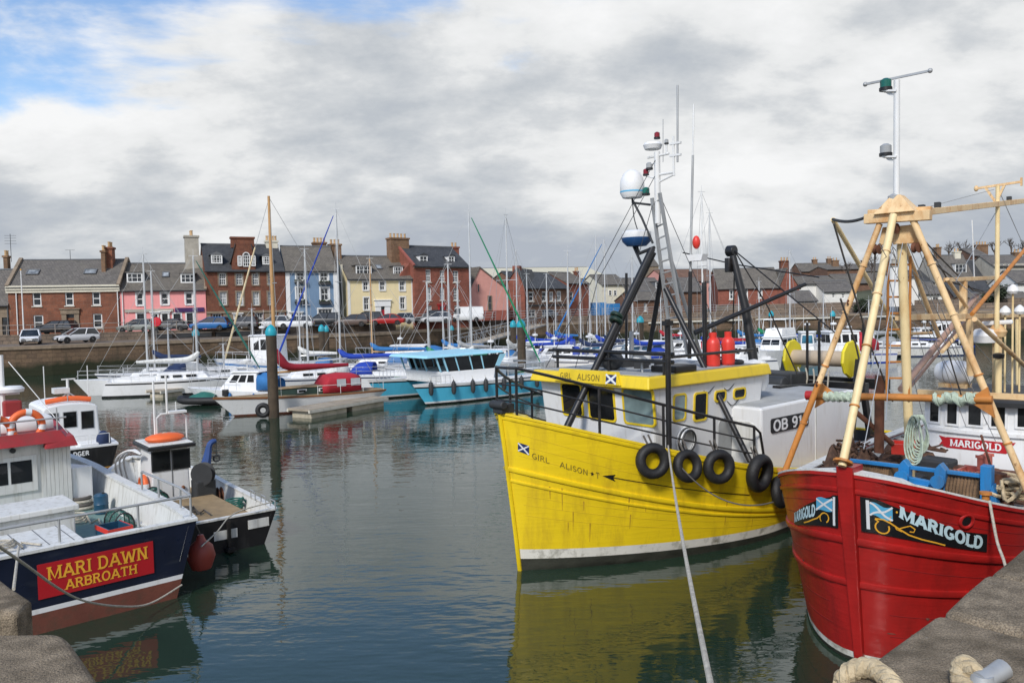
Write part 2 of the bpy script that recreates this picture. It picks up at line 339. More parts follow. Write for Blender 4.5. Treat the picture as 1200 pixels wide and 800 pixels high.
cb = _n(nt, 'ShaderNodeCombineXYZ'); lk(mth('DIVIDE', sp.outputs[0], zc), cb.inputs[0]); lk(mth('DIVIDE', sp.outputs[1], zc), cb.inputs[1])
def cloud(scale, off, detail, rough, mp=(1, 1, 1), dist=0):
    g = _n(nt, 'ShaderNodeMapping'); g.inputs['Location'].default_value = off; g.inputs['Scale'].default_value = mp; lk(cb.outputs[0], g.inputs[0])
    n = _n(nt, 'ShaderNodeTexNoise'); n.inputs['Scale'].default_value = scale; n.inputs['Detail'].default_value = detail; n.inputs['Roughness'].default_value = rough; n.inputs['Distortion'].default_value = dist
    lk(g.outputs[0], n.inputs['Vector']); return n.outputs['Fac']
big = cloud(1.25, (5.3, 2.9, 0), 3, .5, (1, 1.15, 1), .0); fine = cloud(4.6, (2.3, 6.1, 2), 9, .6, (.8, 1.0, 1), .0)
den = mth('ADD', mth('MULTIPLY', big, .6), mth('MULTIPLY', fine, .4))
# brightness of the cloud base
ramp = _n(nt, 'ShaderNodeValToRGB'); e = ramp.color_ramp.elements
e[0].position = .40; e[0].color = (.375, .41, .465, 1); e[1].position = .63; e[1].color = (.79, .795, .80, 1)
for pos, c in ((.46, (.45, .48, .515)), (.51, (.56, .58, .60)), (.55, (.69, .70, .705))):
    k = ramp.color_ramp.elements.new(pos); k.color = rgba(c)
up_ = mth('MULTIPLY', mth('SUBTRACT', sp.outputs[2], .15), .62)
lk(mth('ADD', den, mth('MINIMUM', up_, .16)), ramp.inputs[0])
# gaps of blue: towards the upper left
gap = mth('SUBTRACT', mth('MULTIPLY', mth('SUBTRACT', mth('SUBTRACT', mth('MULTIPLY', sp.outputs[2], 2.2), mth('MULTIPLY', sp.outputs[0], .45)), .86), 1.7), mth('MULTIPLY', mth('SUBTRACT', cloud(1.5, (1.2, 9.4, 3), 7, .58, (1, 1.3, 1), .3), .5), 2.6))
mask = _n(nt, 'ShaderNodeMapRange', interpolation_type='SMOOTHSTEP'); mask.inputs[1].default_value = -.16; mask.inputs[2].default_value = .22; lk(gap, mask.inputs[0])
mul = _n(nt, 'ShaderNodeMix', data_type='RGBA', blend_type='MULTIPLY'); mul.inputs[0].default_value = 1; lk(ramp.outputs[0], mul.inputs[6]); mul.inputs[7].default_value = (9.6, 9.6, 9.6, 1)
sk2 = _n(nt, 'ShaderNodeMix', data_type='RGBA', blend_type='MULTIPLY'); sk2.inputs[0].default_value = 1; lk(sky.outputs[0], sk2.inputs[6]); sk2.inputs[7].default_value = (1.5, 1.55, 1.6, 1)
mx = _n(nt, 'ShaderNodeMix', data_type='RGBA'); lk(mask.outputs[0], mx.inputs[0]); lk(mul.outputs[2], mx.inputs[6]); lk(sk2.outputs[2], mx.inputs[7])
lk(mx.outputs[2], bg.inputs[0])
sun = bpy.data.lights.new('sun', 'SUN'); sun.energy = 2.4; sun.angle = R(9); sun.color = (1, .955, .89)
so = bpy.data.objects.new('sun', sun); COL.objects.link(so); so.location = (20, -30, 60)
sd = V((math.sin(SUN_AZ) * math.cos(SUN_EL), math.cos(SUN_AZ) * math.cos(SUN_EL), math.sin(SUN_EL)))
so.rotation_euler = sd.to_track_quat('Z', 'Y').to_euler()
SC.view_settings.view_transform = 'Standard'; SC.view_settings.look = 'None'; SC.view_settings.gamma = 1; SC.view_settings.exposure = .3; SC.view_settings.use_curve_mapping = False
SC.cycles.max_bounces = 6; SC.cycles.diffuse_bounces = 3; SC.cycles.glossy_bounces = 4
try: SC.cycles.use_denoising = True
except Exception: pass
# ------------------------------------------------------------------ water
def water_mat():
    q, nt, p = _mat('harbour_water'); tc = _n(nt, 'ShaderNodeTexCoord').outputs['Object']
    p.inputs['Base Color'].default_value = (.017, .035, .022, 1); p.inputs['Roughness'].default_value = .03; p.inputs['IOR'].default_value = 1.6
    a = _noise(nt, tc, 1.0, 3, .5, (.55, 1.25, 1)); b = _noise(nt, tc, 1.0, 2, .5, (2.4, 5.0, 1)); c = _noise(nt, tc, 1.0, 2, .5, (.05, .09, 1))
    w = _ramp(nt, c, .35, .65)
    s1 = _n(nt, 'ShaderNodeMath', operation='MULTIPLY'); nt.links.new(b, s1.inputs[0]); s1.inputs[1].default_value = .36
    s2 = _n(nt, 'ShaderNodeMath', operation='ADD'); nt.links.new(a, s2.inputs[0]); nt.links.new(s1.outputs[0], s2.inputs[1])
    bp = _n(nt, 'ShaderNodeBump'); bp.inputs['Distance'].default_value = .05
    st = _n(nt, 'ShaderNodeMapRange'); st.inputs[3].default_value = .2; st.inputs[4].default_value = .45; nt.links.new(w, st.inputs[0]); nt.links.new(st.outputs[0], bp.inputs['Strength'])
    nt.links.new(s2.outputs[0], bp.inputs['Height']); nt.links.new(bp.outputs[0], p.inputs['Normal'])
    return q
M['water'] = water_mat()
b = MB(); b.add([(-160, -6, 0), (220, -6, 0), (220, 175, 0), (-160, 175, 0)], [(0, 1, 2, 3)])
tag(b.build('water', M['water']), 'dark green rippled harbour water', 'water', kind='structure')
# ------------------------------------------------------------------ far quay: wall, apron, street, land
EDGE = [(-500, 66, 2.85), (-120, 70, 2.85), (50, 74, 2.85), (243, 82, 2.85), (440, 92, 2.85), (600, 114, 2.9), (740, 125, 3.0), (870, 127, 3.2), (1000, 118, 3.45), (1090, 107, 3.7), (1260, 100, 3.9), (1700, 92, 4)]
def edge(px):
    for (a, d0, z0), (c, d1, z1) in zip(EDGE, EDGE[1:]):
        if a <= px <= c:
            t = (px - a) / (c - a); return d0 + (d1 - d0) * t, z0 + (z1 - z0) * t
    return EDGE[-1][1:]
def ept(px, off=0, z=None):
    d, zz = edge(px); p = at(px, 400, d + off); p.z = zz if z is None else z; return p
pxs = list(range(-500, 1701, 40))
b = MB(); rows = [[ept(q, .25, -1.2) for q in pxs], [ept(q, .04, edge(q)[1] - .32) for q in pxs]]
b.grid(rows, 0, False)
wall = b.build('harbour_wall', M['harbour_stone']); tag(wall, 'long brown sandstone harbour wall with green weed along the waterline', 'wall')
b = MB(); b.grid([[ept(q, -.06, edge(q)[1] - .32) for q in pxs], [ept(q, -.06, edge(q)[1]) for q in pxs], [ept(q, .7, edge(q)[1] + .003) for q in pxs]], 0, False)
b.build('coping', M['stone_brown'], wall)
b = MB()
def hz(px, off):
    # higher ground climbs behind the right-hand side of the harbour
    k = min(1, max(0, (px - 760) / 280)); k = k * k * (3 - 2 * k); return edge(px)[1] + .75 + k * min(7.0, max(0, off - 22) * .12)
offs = [6.6, 14, 22, 34, 50, 75, 110, 170, 300, 700, 2500]
rows = [[ept(q, o, hz(q, o)) for q in pxs] for o in offs]
b.grid(rows, 0, True, lambda i, j: 0 if i < 1 else 1)
tag(b.build('ground', [M['road'], M['land']]), 'street and land behind the harbour', 'ground', kind='structure')
b = MB(); b.grid([[ept(q, .7, edge(q)[1] - .01) for q in pxs], [ept(q, 6.62, edge(q)[1] + .02) for q in pxs]], 0, False)
tag(b.build('quay_apron', M['apron']), 'lower quay apron along the harbour wall', 'quay', kind='structure')
b = MB(); b.grid([[ept(q, 6.5, edge(q)[1] - .05) for q in pxs], [ept(q, 6.5, hz(q, 6) + .16) for q in pxs], [ept(q, 6.8, hz(q, 6) + .16) for q in pxs], [ept(q, 6.8, hz(q, 6) - .1) for q in pxs]], 0, False)
tag(b.build('retaining_wall', M['rubble_wall']), 'low stone kerb wall between the quay apron and the street', 'wall')
# railing along the street edge
def railing(name, label, px0, px1, off, h, step, m, r=.035, rails=(1, .5), group=None):
    t = thing(name, label, 'railing', ept(px0, off, hz(px0, 6) + .14), 0, group); fr = frame_of(t); n = max(2, int((px1 - px0) / step))
    ps = [fr.L(ept(px0 + (px1 - px0) * i / n, off, hz(px0 + (px1 - px0) * i / n, 6) + .14)) for i in range(n + 1)]
    for p in ps: MB().cyl(p, p + V((0, 0, h)), r * 1.2, 6).build('post', m, t)
    for k in rails: MB().tube([p + V((0, 0, h * k)) for p in ps], r, 6).build('rail', m, t)
    return t
railing('quay_railing', 'grey tubular railing along the street in front of the sandstone and pink houses', -20, 236, 6.65, 1.0, 26, M['rail_grey'])
railing('quay_railing', 'dark iron railing along the street below the tall brick, blue and yellow houses', 240, 480, 6.65, 1.0, 20, M['iron'])
railing('quay_railing', 'pale railing along the quay beside the gangway and the terrace with the red gable', 486, 700, .5, 1.1, 10, M['galv'], .03, (1, .66, .33))
railing('quay_railing', 'pale railing on the quay between the small slate house and the brick terrace', 706, 880, .5, 1.1, 13, M['galv'], .03, (1, .66, .33))
# pale pipe on the quay wall at the far right side
b = MB(); b.tube([ept(q, -.12, edge(q)[1] - .55) for q in range(760, 1300, 30)], .16, 8)
tag(b.build('pipe', M['stone_trim']), 'long pale pipe running along the far harbour wall on the right', 'pipe')
b = MB(); b.grid([[ept(q, 9, edge(q)[1]) for q in range(840, 1320, 30)], [ept(q, 9, edge(q)[1] + 1.9 - (q - 840) * .0012) for q in range(840, 1320, 30)], [ept(q, 9.5, edge(q)[1] + 1.9 - (q - 840) * .0012) for q in range(840, 1320, 30)], [ept(q, 9.5, edge(q)[1]) for q in range(840, 1320, 30)]], 0, False)
tag(b.build('boundary_wall', M['rubble_wall']), 'grey rubble wall below the white cottages across the harbour', 'wall')
# ------------------------------------------------------------------ near quay (where the photographer stands)
QZ = 4.0
mk('near_stone', (.25, .20, .14), .95, var=.4, sc=7, bump=1, bsc=75, dirt=(.11, .085, .055), damt=.8, dmin=.46, dsc=(2.2, 2.2, 2.2), dirt2=(.38, .36, .30), d2min=.66, d2sc=(9, 9, 9), fine=(120, .55), spec=.2)
def slab(name, poly, z0, z1, label, bev=.05):
    """a worn block of stone: jittered outline, rounded arris"""
    out = []
    n = len(poly)
    for i in range(n):
        a, c = V(poly[i]), V(poly[(i + 1) % n]); L = (c - a).length; k = max(1, int(L / .35))
        for j in range(k):
            p = a.lerp(c, j / k); out.append((p.x + rnd.uniform(-.018, .018), p.y + rnd.uniform(-.018, .018)))
    b = MB(); b.prism([(x, y, z0) for x, y in out], (0, 0, z1 - z0)); 
    o = b.build(name, M['near_stone'], None, bev, seg=4); tag(o, label, 'quay', kind='structure'); return o
def q2(px, py, z=QZ):
    p = onz(px, py, z); return (p.x, p.y)
E = [q2(975, 808), q2(1040, 757), q2(1102, 716), q2(1158, 670), q2(1206, 634)]
d_ = (V(E[4]) - V(E[3])).normalized(); far_ = V(E[4]) + d_ * 9
nrm = V((d_.y, -d_.x))
def inl(p, k): return tuple(V(p) + nrm * k)
g = .03
slab('near_quay', [tuple(V(E[0]) - d_ * 1.5), E[0], E[1], tuple(V(E[2]) - d_ * g), inl(V(E[2]) - d_ * g, 1.6), inl(V(E[0]) - d_ * 1.5, 1.6)], -1, QZ, 'weathered stone edge of the near quay beside the red boat', .05)
slab('near_quay', [E[2], tuple(V(E[3]) - d_ * g), inl(V(E[3]) - d_ * g, 1.5), inl(V(E[2]), 1.5)], -1, QZ + .006, 'middle stone of the near quay edge', .06)
slab('near_quay', [E[3], E[4], tuple(far_), inl(far_, 1.5), inl(E[3], 1.5)], -1, QZ - .005, 'far stone of the near quay edge', .06)
slab('near_quay', [inl(V(E[0]) - d_ * 3.5, 1.62), inl(V(E[2]), 1.62), inl(far_, 1.52), inl(far_, 9), inl(V(E[0]) - d_ * 3.5, 9)], -1, QZ - .012, 'stone paving of the near quay', .03)
slab('near_quay', [q2(-160, 742), q2(70, 740), q2(86, 746), q2(124, 815), q2(150, 900), q2(-160, 900)], -1, QZ, 'weathered stone block of the near quay on the left', .06)
slab('near_quay', [q2(-120, 655, 3.55), q2(-5, 672, 3.55), q2(36, 700, 3.55), q2(24, 716, 3.55), q2(-120, 712, 3.55)], -1, 3.55, 'lower stone block below the left quay edge', .05)
slab('near_quay', [q2(-130, 712, 3.3), q2(14, 735, 3.3), q2(20, 760, 3.3), q2(-130, 760, 3.3)], -1, 3.3, 'dark stone step between the quay blocks', .03)
# ------------------------------------------------------------------ houses across the harbour
class House:
    def __init__(s, name, label, pxl, dl, pxr, dr, zg=None, cat='house', group=None):
        L, Rr = at(pxl, 400, dl), at(pxr, 400, dr)
        if zg is None: zg = hz((pxl + pxr) / 2, 13) + .02
        s.ang = math.atan2(Rr.y - L.y, Rr.x - L.x); L.z = zg
        s.w = (Rr.xy - L.xy).length; s.t = thing(name, label, cat, L, s.ang, group); s.fr = Fr(L, s.ang); s.holes = []
    def q(s, px, py, off=0): p = s.fr.Y(px, py, off); return p.x, p.z
    def rect(s, r, off=0):
        x0, z1 = s.q(r[0], r[1], off); x1, z0 = s.q(r[2], r[3], off); return x0, max(z0, .02), x1, z1
    def body(s, eave, ridge, dep, wallm, roofm, over=.25, hipl=0, hipr=0, eavez=None, ridgez=None, base=None, rext=(.12, .12)):
        """walls with real openings and a gabled roof; eave / ridge = photo points"""
        s.dep = dep
        s.ez = s.q(*eave)[1] if eavez is None else eavez
        s.rz = s.fr.Y(ridge[0], ridge[1], dep / 2).z if ridgez is None else ridgez
        ez, rz, w = s.ez, s.rz, s.w; b = MB()
        xs = sorted({0, w} | {h[i] for h in s.holes for i in (0, 2)}); zs = sorted({-1.5, ez} | {h[i] for h in s.holes for i in (1, 3)})
        for i in range(len(xs) - 1):
            for j in range(len(zs) - 1):
                cx, cz = (xs[i] + xs[i + 1]) / 2, (zs[j] + zs[j + 1]) / 2
                if any(h[0] < cx < h[2] and h[1] < cz < h[3] for h in s.holes): continue
                b.add([(xs[i], 0, zs[j]), (xs[i + 1], 0, zs[j]), (xs[i + 1], 0, zs[j + 1]), (xs[i], 0, zs[j + 1])], [(0, 1, 2, 3)])
        for x0, z0, x1, z1 in s.holes:
            k = .2; o = [(x0, z0), (x1, z0), (x1, z1), (x0, z1)]
            for a in range(4):
                p, q = o[a], o[(a + 1) % 4]; b.add([(p[0], 0, p[1]), (q[0], 0, q[1]), (q[0], k, q[1]), (p[0], k, p[1])], [(0, 1, 2, 3)])
            b.add([(x0, k, z0), (x1, k, z0), (x1, k, z1), (x0, k, z1)], [(0, 1, 2, 3)], 1)
        for x in (0, w): b.add([(x, 0, -1.5), (x, dep, -1.5), (x, dep, ez), (x, dep / 2, rz - .03), (x, 0, ez)], [(0, 1, 2, 3, 4)])
        b.add([(0, dep, -1.5), (w, dep, -1.5), (w, dep, ez), (0, dep, ez)], [(0, 1, 2, 3)])
        b.build('wall', [wallm, M['door_dark']], s.t)
        b = MB(); th = .14; sl = (rz - ez) / (dep / 2); e0 = ez - over * sl
        for a in (-1, 1):
            y0 = -over if a < 0 else dep + over
            x0, x1 = -rext[0], w + rext[1]; h = lambda z: z + .05
            b.hexa([(x0, y0, h(e0)), (x1, y0, h(e0)), (x1 - hipr, dep / 2, h(rz)), (x0 + hipl, dep / 2, h(rz)), (x0, y0, h(e0) + th), (x1, y0, h(e0) + th), (x1 - hipr, dep / 2, h(rz) + th), (x0 + hipl, dep / 2, h(rz) + th)])
        s.roof = b.build('roof', roofm, s.t)
        MB().cyl((-.05 + hipl, dep / 2, rz + .2), (w + .05 - hipr, dep / 2, rz + .2), .11, 6).build('ridge_tile', M['lead'], s.roof)
        MB().cyl((-.1, -over - .06, e0 + .1), (w + .1, -over - .06, e0 + .1), .07, 6).build('gutter', M['iron'], s.t)
    def roofy(s, z): return (z - s.ez) / max(.1, s.rz - s.ez) * s.dep / 2
    def hole(s, *rs):
        for r in rs: s.holes.append(s.rect(r))
    def win(s, r, nx=2, nz=2, m='window_white', pane='pane', surr=None, sill=True, fw=.09, name='window', raw=None):
        x0, z0, x1, z1 = raw or s.rect(r); y = .11; f = fw
        b = MB()
        b.bx((x0, y, z0), (x0 + f, y + .08, z1)); b.bx((x1 - f, y, z0), (x1, y + .08, z1))
        b.bx((x0 + f, y + .002, z0), (x1 - f, y + .08, z0 + f)); b.bx((x0 + f, y + .002, z1 - f), (x1 - f, y + .08, z1))
        iw, ih = x1 - x0 - 2 * f, z1 - z0 - 2 * f
        for i in range(1, nx): xx = x0 + f + iw * i / nx; b.bx((xx - .022, y + .02, z0 + f), (xx + .022, y + .07, z1 - f))
        for j in range(1, nz):
            zz = z0 + f + ih * j / nz; k = .045 if j * 2 == nz else .022; b.bx((x0 + f, y + .017, zz - k), (x1 - f, y + .073, zz + k))
        if surr:
            k = .16; o = -.03
            for a, c in (((x0 - k, z0), (x0, z1)), ((x1, z0), (x1 + k, z1)), ((x0 - k, z1), (x1 + k, z1 + k))): b.bx((a[0], o, a[1]), (c[0], .09, c[1]), 1)
        if sill: b.bx((x0 - .1, -.1, z0 - .12), (x1 + .1, .1, z0), 1)
        w = b.build(name, [M[m], M[surr or 'stone_trim']], s.t)
        MB().add([(x0 + f, y + .05, z0 + f), (x1 - f, y + .05, z0 + f), (x1 - f, y + .05, z1 - f), (x0 + f, y + .05, z1 - f)], [(0, 1, 2, 3)]).build('pane', M[pane], w)
        return w
    def wins(s, rs, **k):
        for r in rs: s.win(r, **k)
    def door(s, r, m, surr=None, k=.3, fan=True):
        x0, z0, x1, z1 = s.rect(r); z0 = .02; b = MB(); zt = z1 - (.45 if fan else 0)
        b.bx((x0, .1, z0), (x1, .16, zt))
        for i in (0, 1):
            for j in (0, 1):
                a = x0 + (x1 - x0) * (.12 + .44 * i); c = z0 + (zt - z0) * (.1 + .45 * j); b.bx((a, .075, c), (a + (x1 - x0) * .32, .1, c + (zt - z0) * .36))
        d = b.build('door', M[m], s.t)
        if fan: MB().bx((x0, .12, zt + .02), (x1, .14, z1)).build('fanlight', M['pane'], d)
        MB().ell((x1 - .12, .06, z0 + 1.0), (.04, .04, .04), 8, 6).build('handle', M['alu'], d)
        if surr:
            b = MB(); b.bx((x0 - k, -.12, z0), (x0, .1, z1)); b.bx((x1, -.12, z0), (x1 + k, .1, z1)); b.bx((x0 - k - .06, -.2, z1), (x1 + k + .06, .1, z1 + k)); b.bx((x0 - k - .18, -.3, z1 + k), (x1 + k + .18, .1, z1 + k + .12))
            b.build('door_surround', M[surr], s.t, .02)
    def chimney(s, x0, x1, z0, z1, y, dy, m, pots=4, cap=True, potm='pot'):
        b = MB(); b.bx((x0, y - dy / 2, z0), (x1, y + dy / 2, z1))
        if cap: b.bx((x0 - .1, y - dy / 2 - .1, z1), (x1 + .1, y + dy / 2 + .1, z1 + .22)); 
        c = b.build('chimney', m, s.t); 
        for i in range(pots):
            t = (i + .5) / pots; px_, py_ = (x0 + (x1 - x0) * t, y) if x1 - x0 > dy else ((x0 + x1) / 2, y - dy / 2 + dy * t)
            MB().lathe([(.15, 0), (.13, .5), (.17, .52), (.17, .6), (.1, .6)], (px_, py_, z1 + .22), n=8).build('chimney_pot', M[potm], c)
        return c
    def chim_px(s, r, m, dy=1.0, pots=4, off=None, down=1.5, **k):
        off = s.dep / 2 if off is None else off
        a, c = s.fr.Y(r[0], r[1], off), s.fr.Y(r[2], r[3], off); return s.chimney(a.x, c.x, c.z - down, a.z, off, dy, m, pots, **k)
    def dormer(s, r, nx=4, nz=2, y=.9, roofm='slate', side='lead', pane='pane', cheek='lead', pitched=False):
        x0, z0 = s.fr.Y(r[0], r[3], y).x, s.fr.Y(r[0], r[3], y).z; p = s.fr.Y(r[2], r[1], y); x1, z1 = p.x, p.z
        yb = s.roofy(z1) + .3; b = MB()
        zf = s.ez + (y / (s.dep / 2)) * (s.rz - s.ez) - .1
        b.bx((x0, y, min(z0, zf)), (x1, yb, z1)); d = b.build('dormer', M[cheek], s.roof)
        b = MB()
        if pitched:
            xm = (x0 + x1) / 2; h = (x1 - x0) * .3
            b.prism([(x0 - .15, y - .15, z1), (x1 + .15, y - .15, z1), (xm, y - .15, z1 + h)], (0, yb - y + 1.2, 0))
        else: b.bx((x0 - .15, y - .18, z1), (x1 + .15, yb + .2, z1 + .12))
        b.build('dormer_roof', M[roofm], s.roof)
        f = .15; b = MB(); yy = y - .07
        b.bx((x0, yy, z0), (x0 + f, y, z1)); b.bx((x1 - f, yy, z0), (x1, y, z1)); b.bx((x0 + f, yy, z0), (x1 - f, y, z0 + f)); b.bx((x0 + f, yy, z1 - f), (x1 - f, y, z1))
        for i in range(1, nx): xx = x0 + (x1 - x0) * i / nx; b.bx((xx - .03, yy + .01, z0 + f), (xx + .03, y - .005, z1 - f))
        for j in range(1, nz): zz = z0 + (z1 - z0) * j / nz; b.bx((x0 + f, yy + .008, zz - .025), (x1 - f, y - .003, zz + .025))
        w = b.build('window', M['window_white'], s.roof)
        MB().add([(x0 + f, y - .02, z0 + f), (x1 - f, y - .02, z0 + f), (x1 - f, y - .02, z1 - f), (x0 + f, y - .02, z1 - f)], [(0, 1, 2, 3)]).build('pane', M[pane], s.roof)
    def skylight(s, r, y=1.8):
        a, c = s.fr.Y(r[0], r[3], y), s.fr.Y(r[2], r[1], y); sl = (s.rz - s.ez) / (s.dep / 2); zb = s.ez + y * sl
        L_ = 1.0; b = MB(); n = V((0, -sl, 1)).normalized(); o = V((0, y, zb)) + n * .2; up = V((0, 1, sl)).normalized()
        def rct(x0, x1, k0, k1, h, mi): 
            ps = [o + up * k0 + V((x0, 0, 0)), o + up * k0 + V((x1, 0, 0)), o + up * k1 + V((x1, 0, 0)), o + up * k1 + V((x0, 0, 0))]; b.hexa(ps + [p + n * h for p in ps], mi)
        f = b
        for x0, x1, k0, k1 in ((a.x, a.x + .1, 0, L_), (c.x - .1, c.x, 0, L_), (a.x + .1, c.x - .1, 0, .1), (a.x + .1, c.x - .1, L_ - .1, L_)): rct(x0, x1, k0, k1, .1, 0)
        w = b.build('skylight', M['lead'], s.roof); b = MB(); rct(a.x + .1, c.x - .1, .1, L_ - .1, .05, 0); b.build('skylight_pane', M['pane_blind'], s.roof)
    def band(s, name, m, x0, z0, x1, z1, out=.08, y0=.0):
        return MB().bx((x0, -out, z0), (x1, y0 - .003, z1)).build(name, M[m], s.t)
    def pipe(s, px, m='lead'):
        x = s.q(px, 360)[0]; MB().cyl((x, -.1, 0), (x, -.1, s.ez), .06, 6).build('downpipe', M[m], s.t)
def Z(x0, y0, k, *rs): return [(x0 + a / k, y0 + b / k, x0 + c / k, y0 + d / k) for a, b, c, d in rs]
RG = 'row of houses facing the harbour'
z1 = lambda *rs: Z(0, 220, 4, *rs); z2 = lambda *rs: Z(200, 220, 4, *rs); z3 = lambda *rs: Z(440, 220, 4, *rs)
# 0: house cut by the left edge
h = House('stone_house', 'low brown stone house with a steep slate roof, left of the long sandstone house', -70, 85, 11, 86, group=RG)
h.hole((2, 372, 14, 392)); h.hole((-30, 368, -20, 384)); h.body((0, 357), (0, 318), 7, M['stone_brown'], M['slate']); h.door((2, 372, 10, 392), 'door_dark'); h.win((-30, 368, -20, 384)); h.pipe(9)
# 1: long sandstone house
h = House('sandstone_house', 'long two storey red sandstone house with cream cornice and slate roof', 12, 86, 142, 88.5, group=RG)
up_, lo_ = z1((150, 487, 195, 554), (303, 487, 346, 552), (430, 487, 472, 550)), z1((155, 597, 205, 665), (434, 590, 481, 656))
dr_ = z1((312, 592, 352, 680))[0]
h.hole(*up_, *lo_, dr_); h.body((75, 336), (75, 306.5), 8.5, M['sandstone'], M['slate'], rext=(.0, .0))
h.wins(up_ + lo_, nx=1, nz=2, fw=.13); h.door(dr_, 'door_wood', 'stone_brown', .5)
b = MB(); b.bx((-.15, -.32, h.ez - .32), (h.w + .1, -.002, h.ez + .18)); b.bx((-.15, -.2, h.ez - .62), (h.w + .1, -.001, h.ez - .322)); b.build('cornice', M['cream_cornice'], h.t)
for q in z1((122, 395, 180, 418), (392, 397, 450, 419)): h.skylight(q)
h.pipe(20, 'window_white'); h.pipe(138.5, 'window_white')
for x in (0, h.w):   # raised gable copings
    b = MB(); b.bar((x, -.3, h.ez + .1), (x, h.dep / 2, h.rz + .35), .35, .3); b.bar((x, h.dep + .3, h.ez + .1), (x, h.dep / 2, h.rz + .35), .35, .3); b.build('gable_coping', M['stone_brown'], h.t)
h.chim_px((119.5, 296, 125, 318), M['chimney_stone'], 1.0, 2, off=2.6); h.chim_px((125.5, 292, 134, 318), M['sandstone'], 1.3, 3, off=3.4, down=1.8); h.chim_px((5.5, 302, 11, 318), M['chimney_stone'], .9, 2)
b = MB(); x, zt = h.fr.Y(12, 278, 4.2).x, h.fr.Y(12, 274, 4.2).z; b.cyl((x, 4.2, h.rz), (x, 4.2, zt), .03, 5)
for k in range(4): b.bar((x - .6, 4.2, zt - .3 * k - .2), (x + .6, 4.2, zt - .3 * k - .2), .03, .03)
b.build('aerial', M['iron'], h.roof)
b = MB(); p = h.fr.Y(82, 293, 4.2); b.cyl((p.x, 4.2, h.rz), (p.x, 4.2, p.z), .03, 5); b.bar((p.x - .5, 4.2, p.z), (p.x + .5, 4.2, p.z), .03, .03); b.build('aerial', M['iron'], h.roof)
# 2: pink house
h = House('pink_house', 'pink two storey house with two white dormers and a purple shop sign', 142.6, 88.6, 243, 91.5, group=RG)
up_ = z1((640, 493, 672, 550), (755, 493, 790, 547), (870, 493, 903, 546)); gr = z1((642, 590, 677, 640), (813, 590, 848, 640), (875, 588, 905, 638)); dr_ = z1((760, 590, 790, 690))[0]; dr2 = z1((716, 592, 742, 690))[0]
h.hole(*up_, *gr, dr_, dr2); h.body((190, 340), (190, 310.5), 8, M['pink_wall'], M['slate_brown'], rext=(0, 0))
h.wins(up_, nx=1, nz=2, surr='window_white', m='window_white'); h.wins(gr, nx=1, nz=1, surr='window_white', m='door_dark', fw=.05); h.door(dr_, 'door_dark', 'window_white', .2); h.door(dr2, 'post_red', 'window_white', .15)
for q in z1((595, 398, 668, 445), (847, 402, 913, 447)): h.dormer(q, 3, 2, cheek='slate_brown')
h.skylight(z1((760, 403, 792, 425))[0])
x0, z0, x1, zz = h.rect(z1((585, 570, 812, 580))[0]); h.band('shop_fascia', 'stone_pale', x0, z0, x1, zz, .15)
x0, z0, x1, zz = h.rect(z1((820, 563, 957, 580))[0]); sg = h.band('shop_sign', 'purple_sign', x0, z0, x1, zz, .16)
h.pipe(144, 'window_white')
b = MB(); b.bar((h.w, -.2, h.ez), (h.w, h.dep / 2, h.rz + .3), .3, .25); b.build('gable_coping', M['stone_brown'], h.t)
# 3: tall red brick house
h = House('tall_brick_house', 'tall dark red brick house with a central gable and arched window', 243.3, 91.6, 336.5, 95.5, group=RG)
ws = z2((226, 400, 260, 455), (305, 400, 338, 455), (383, 400, 413, 455), (455, 400, 480, 455), (230, 488, 264, 549), (308, 488, 342, 552), (385, 488, 417, 550), (455, 488, 483, 548))
gr = z2((195, 590, 240, 638), (393, 585, 433, 638), (505, 585, 535, 610)); dr_ = z2((300, 597, 330, 670))[0]
h.hole(*ws, *gr, dr_); h.body((290, 317.5), (290, 288.5), 9, M['redbrick'], M['slate_dark'], rext=(0, 0))
h.wins(ws[:4], nx=3, nz=4, pane='pane', surr='stone_brown'); h.wins(ws[4:], nx=3, nz=4, pane='pane_blind', surr='stone_brown'); h.wins(gr, nx=3, nz=2); h.door(dr_, 'door_dark', 'window_white', .15)
zb = h.q(290, 364)[1]; hl = [r for r in h.holes if r[1] < zb]
xs = [0] + sorted(v for r in hl for v in (r[0] - .2, r[2] + .2)) + [h.w]
b = MB()
for i in range(0, len(xs), 2):
    if xs[i + 1] > xs[i]: b.bx((xs[i], -.05, .02), (xs[i + 1], -.002, zb - .25))
b.bx((0, -.16, zb - .25), (h.w, -.002, zb)); b.build('shopfront_stone', M['stone_brown'], h.t)
# central gable with the venetian window
x0, z0, x1, zz = h.rect(z2((285, 300, 398, 388))[0]); xm = (x0 + x1) / 2; gz = h.q(286, 287)[1]; yb = 3.6
b = MB(); b.prism([(x0, -.03, h.ez - .3), (x1, -.03, h.ez - .3), (x1, -.03, z0 + (gz - z0) * .35), (xm + .9, -.03, gz), (xm - .9, -.03, gz), (x0, -.03, z0 + (gz - z0) * .35)], (0, yb, 0)); b.build('gable_front', M['redbrick'], h.t)
c = h.chimney(xm - 1.3, xm + 1.3, gz - .3, h.q(286, 279.5)[1], .6, .9, M['redbrick'], 0)
zl = z0 + (gz - z0) * .35
b = MB(); b.hexa([(x0 - .2, -.15, zl - .2), (xm - .9, -.15, gz), (xm - .9, yb + 1, gz), (x0 - .2, yb + 1, zl - .2), (x0 - .2, -.15, zl), (xm - .9, -.15, gz + .2), (xm - .9, yb + 1, gz + .2), (x0 - .2, yb + 1, zl)])
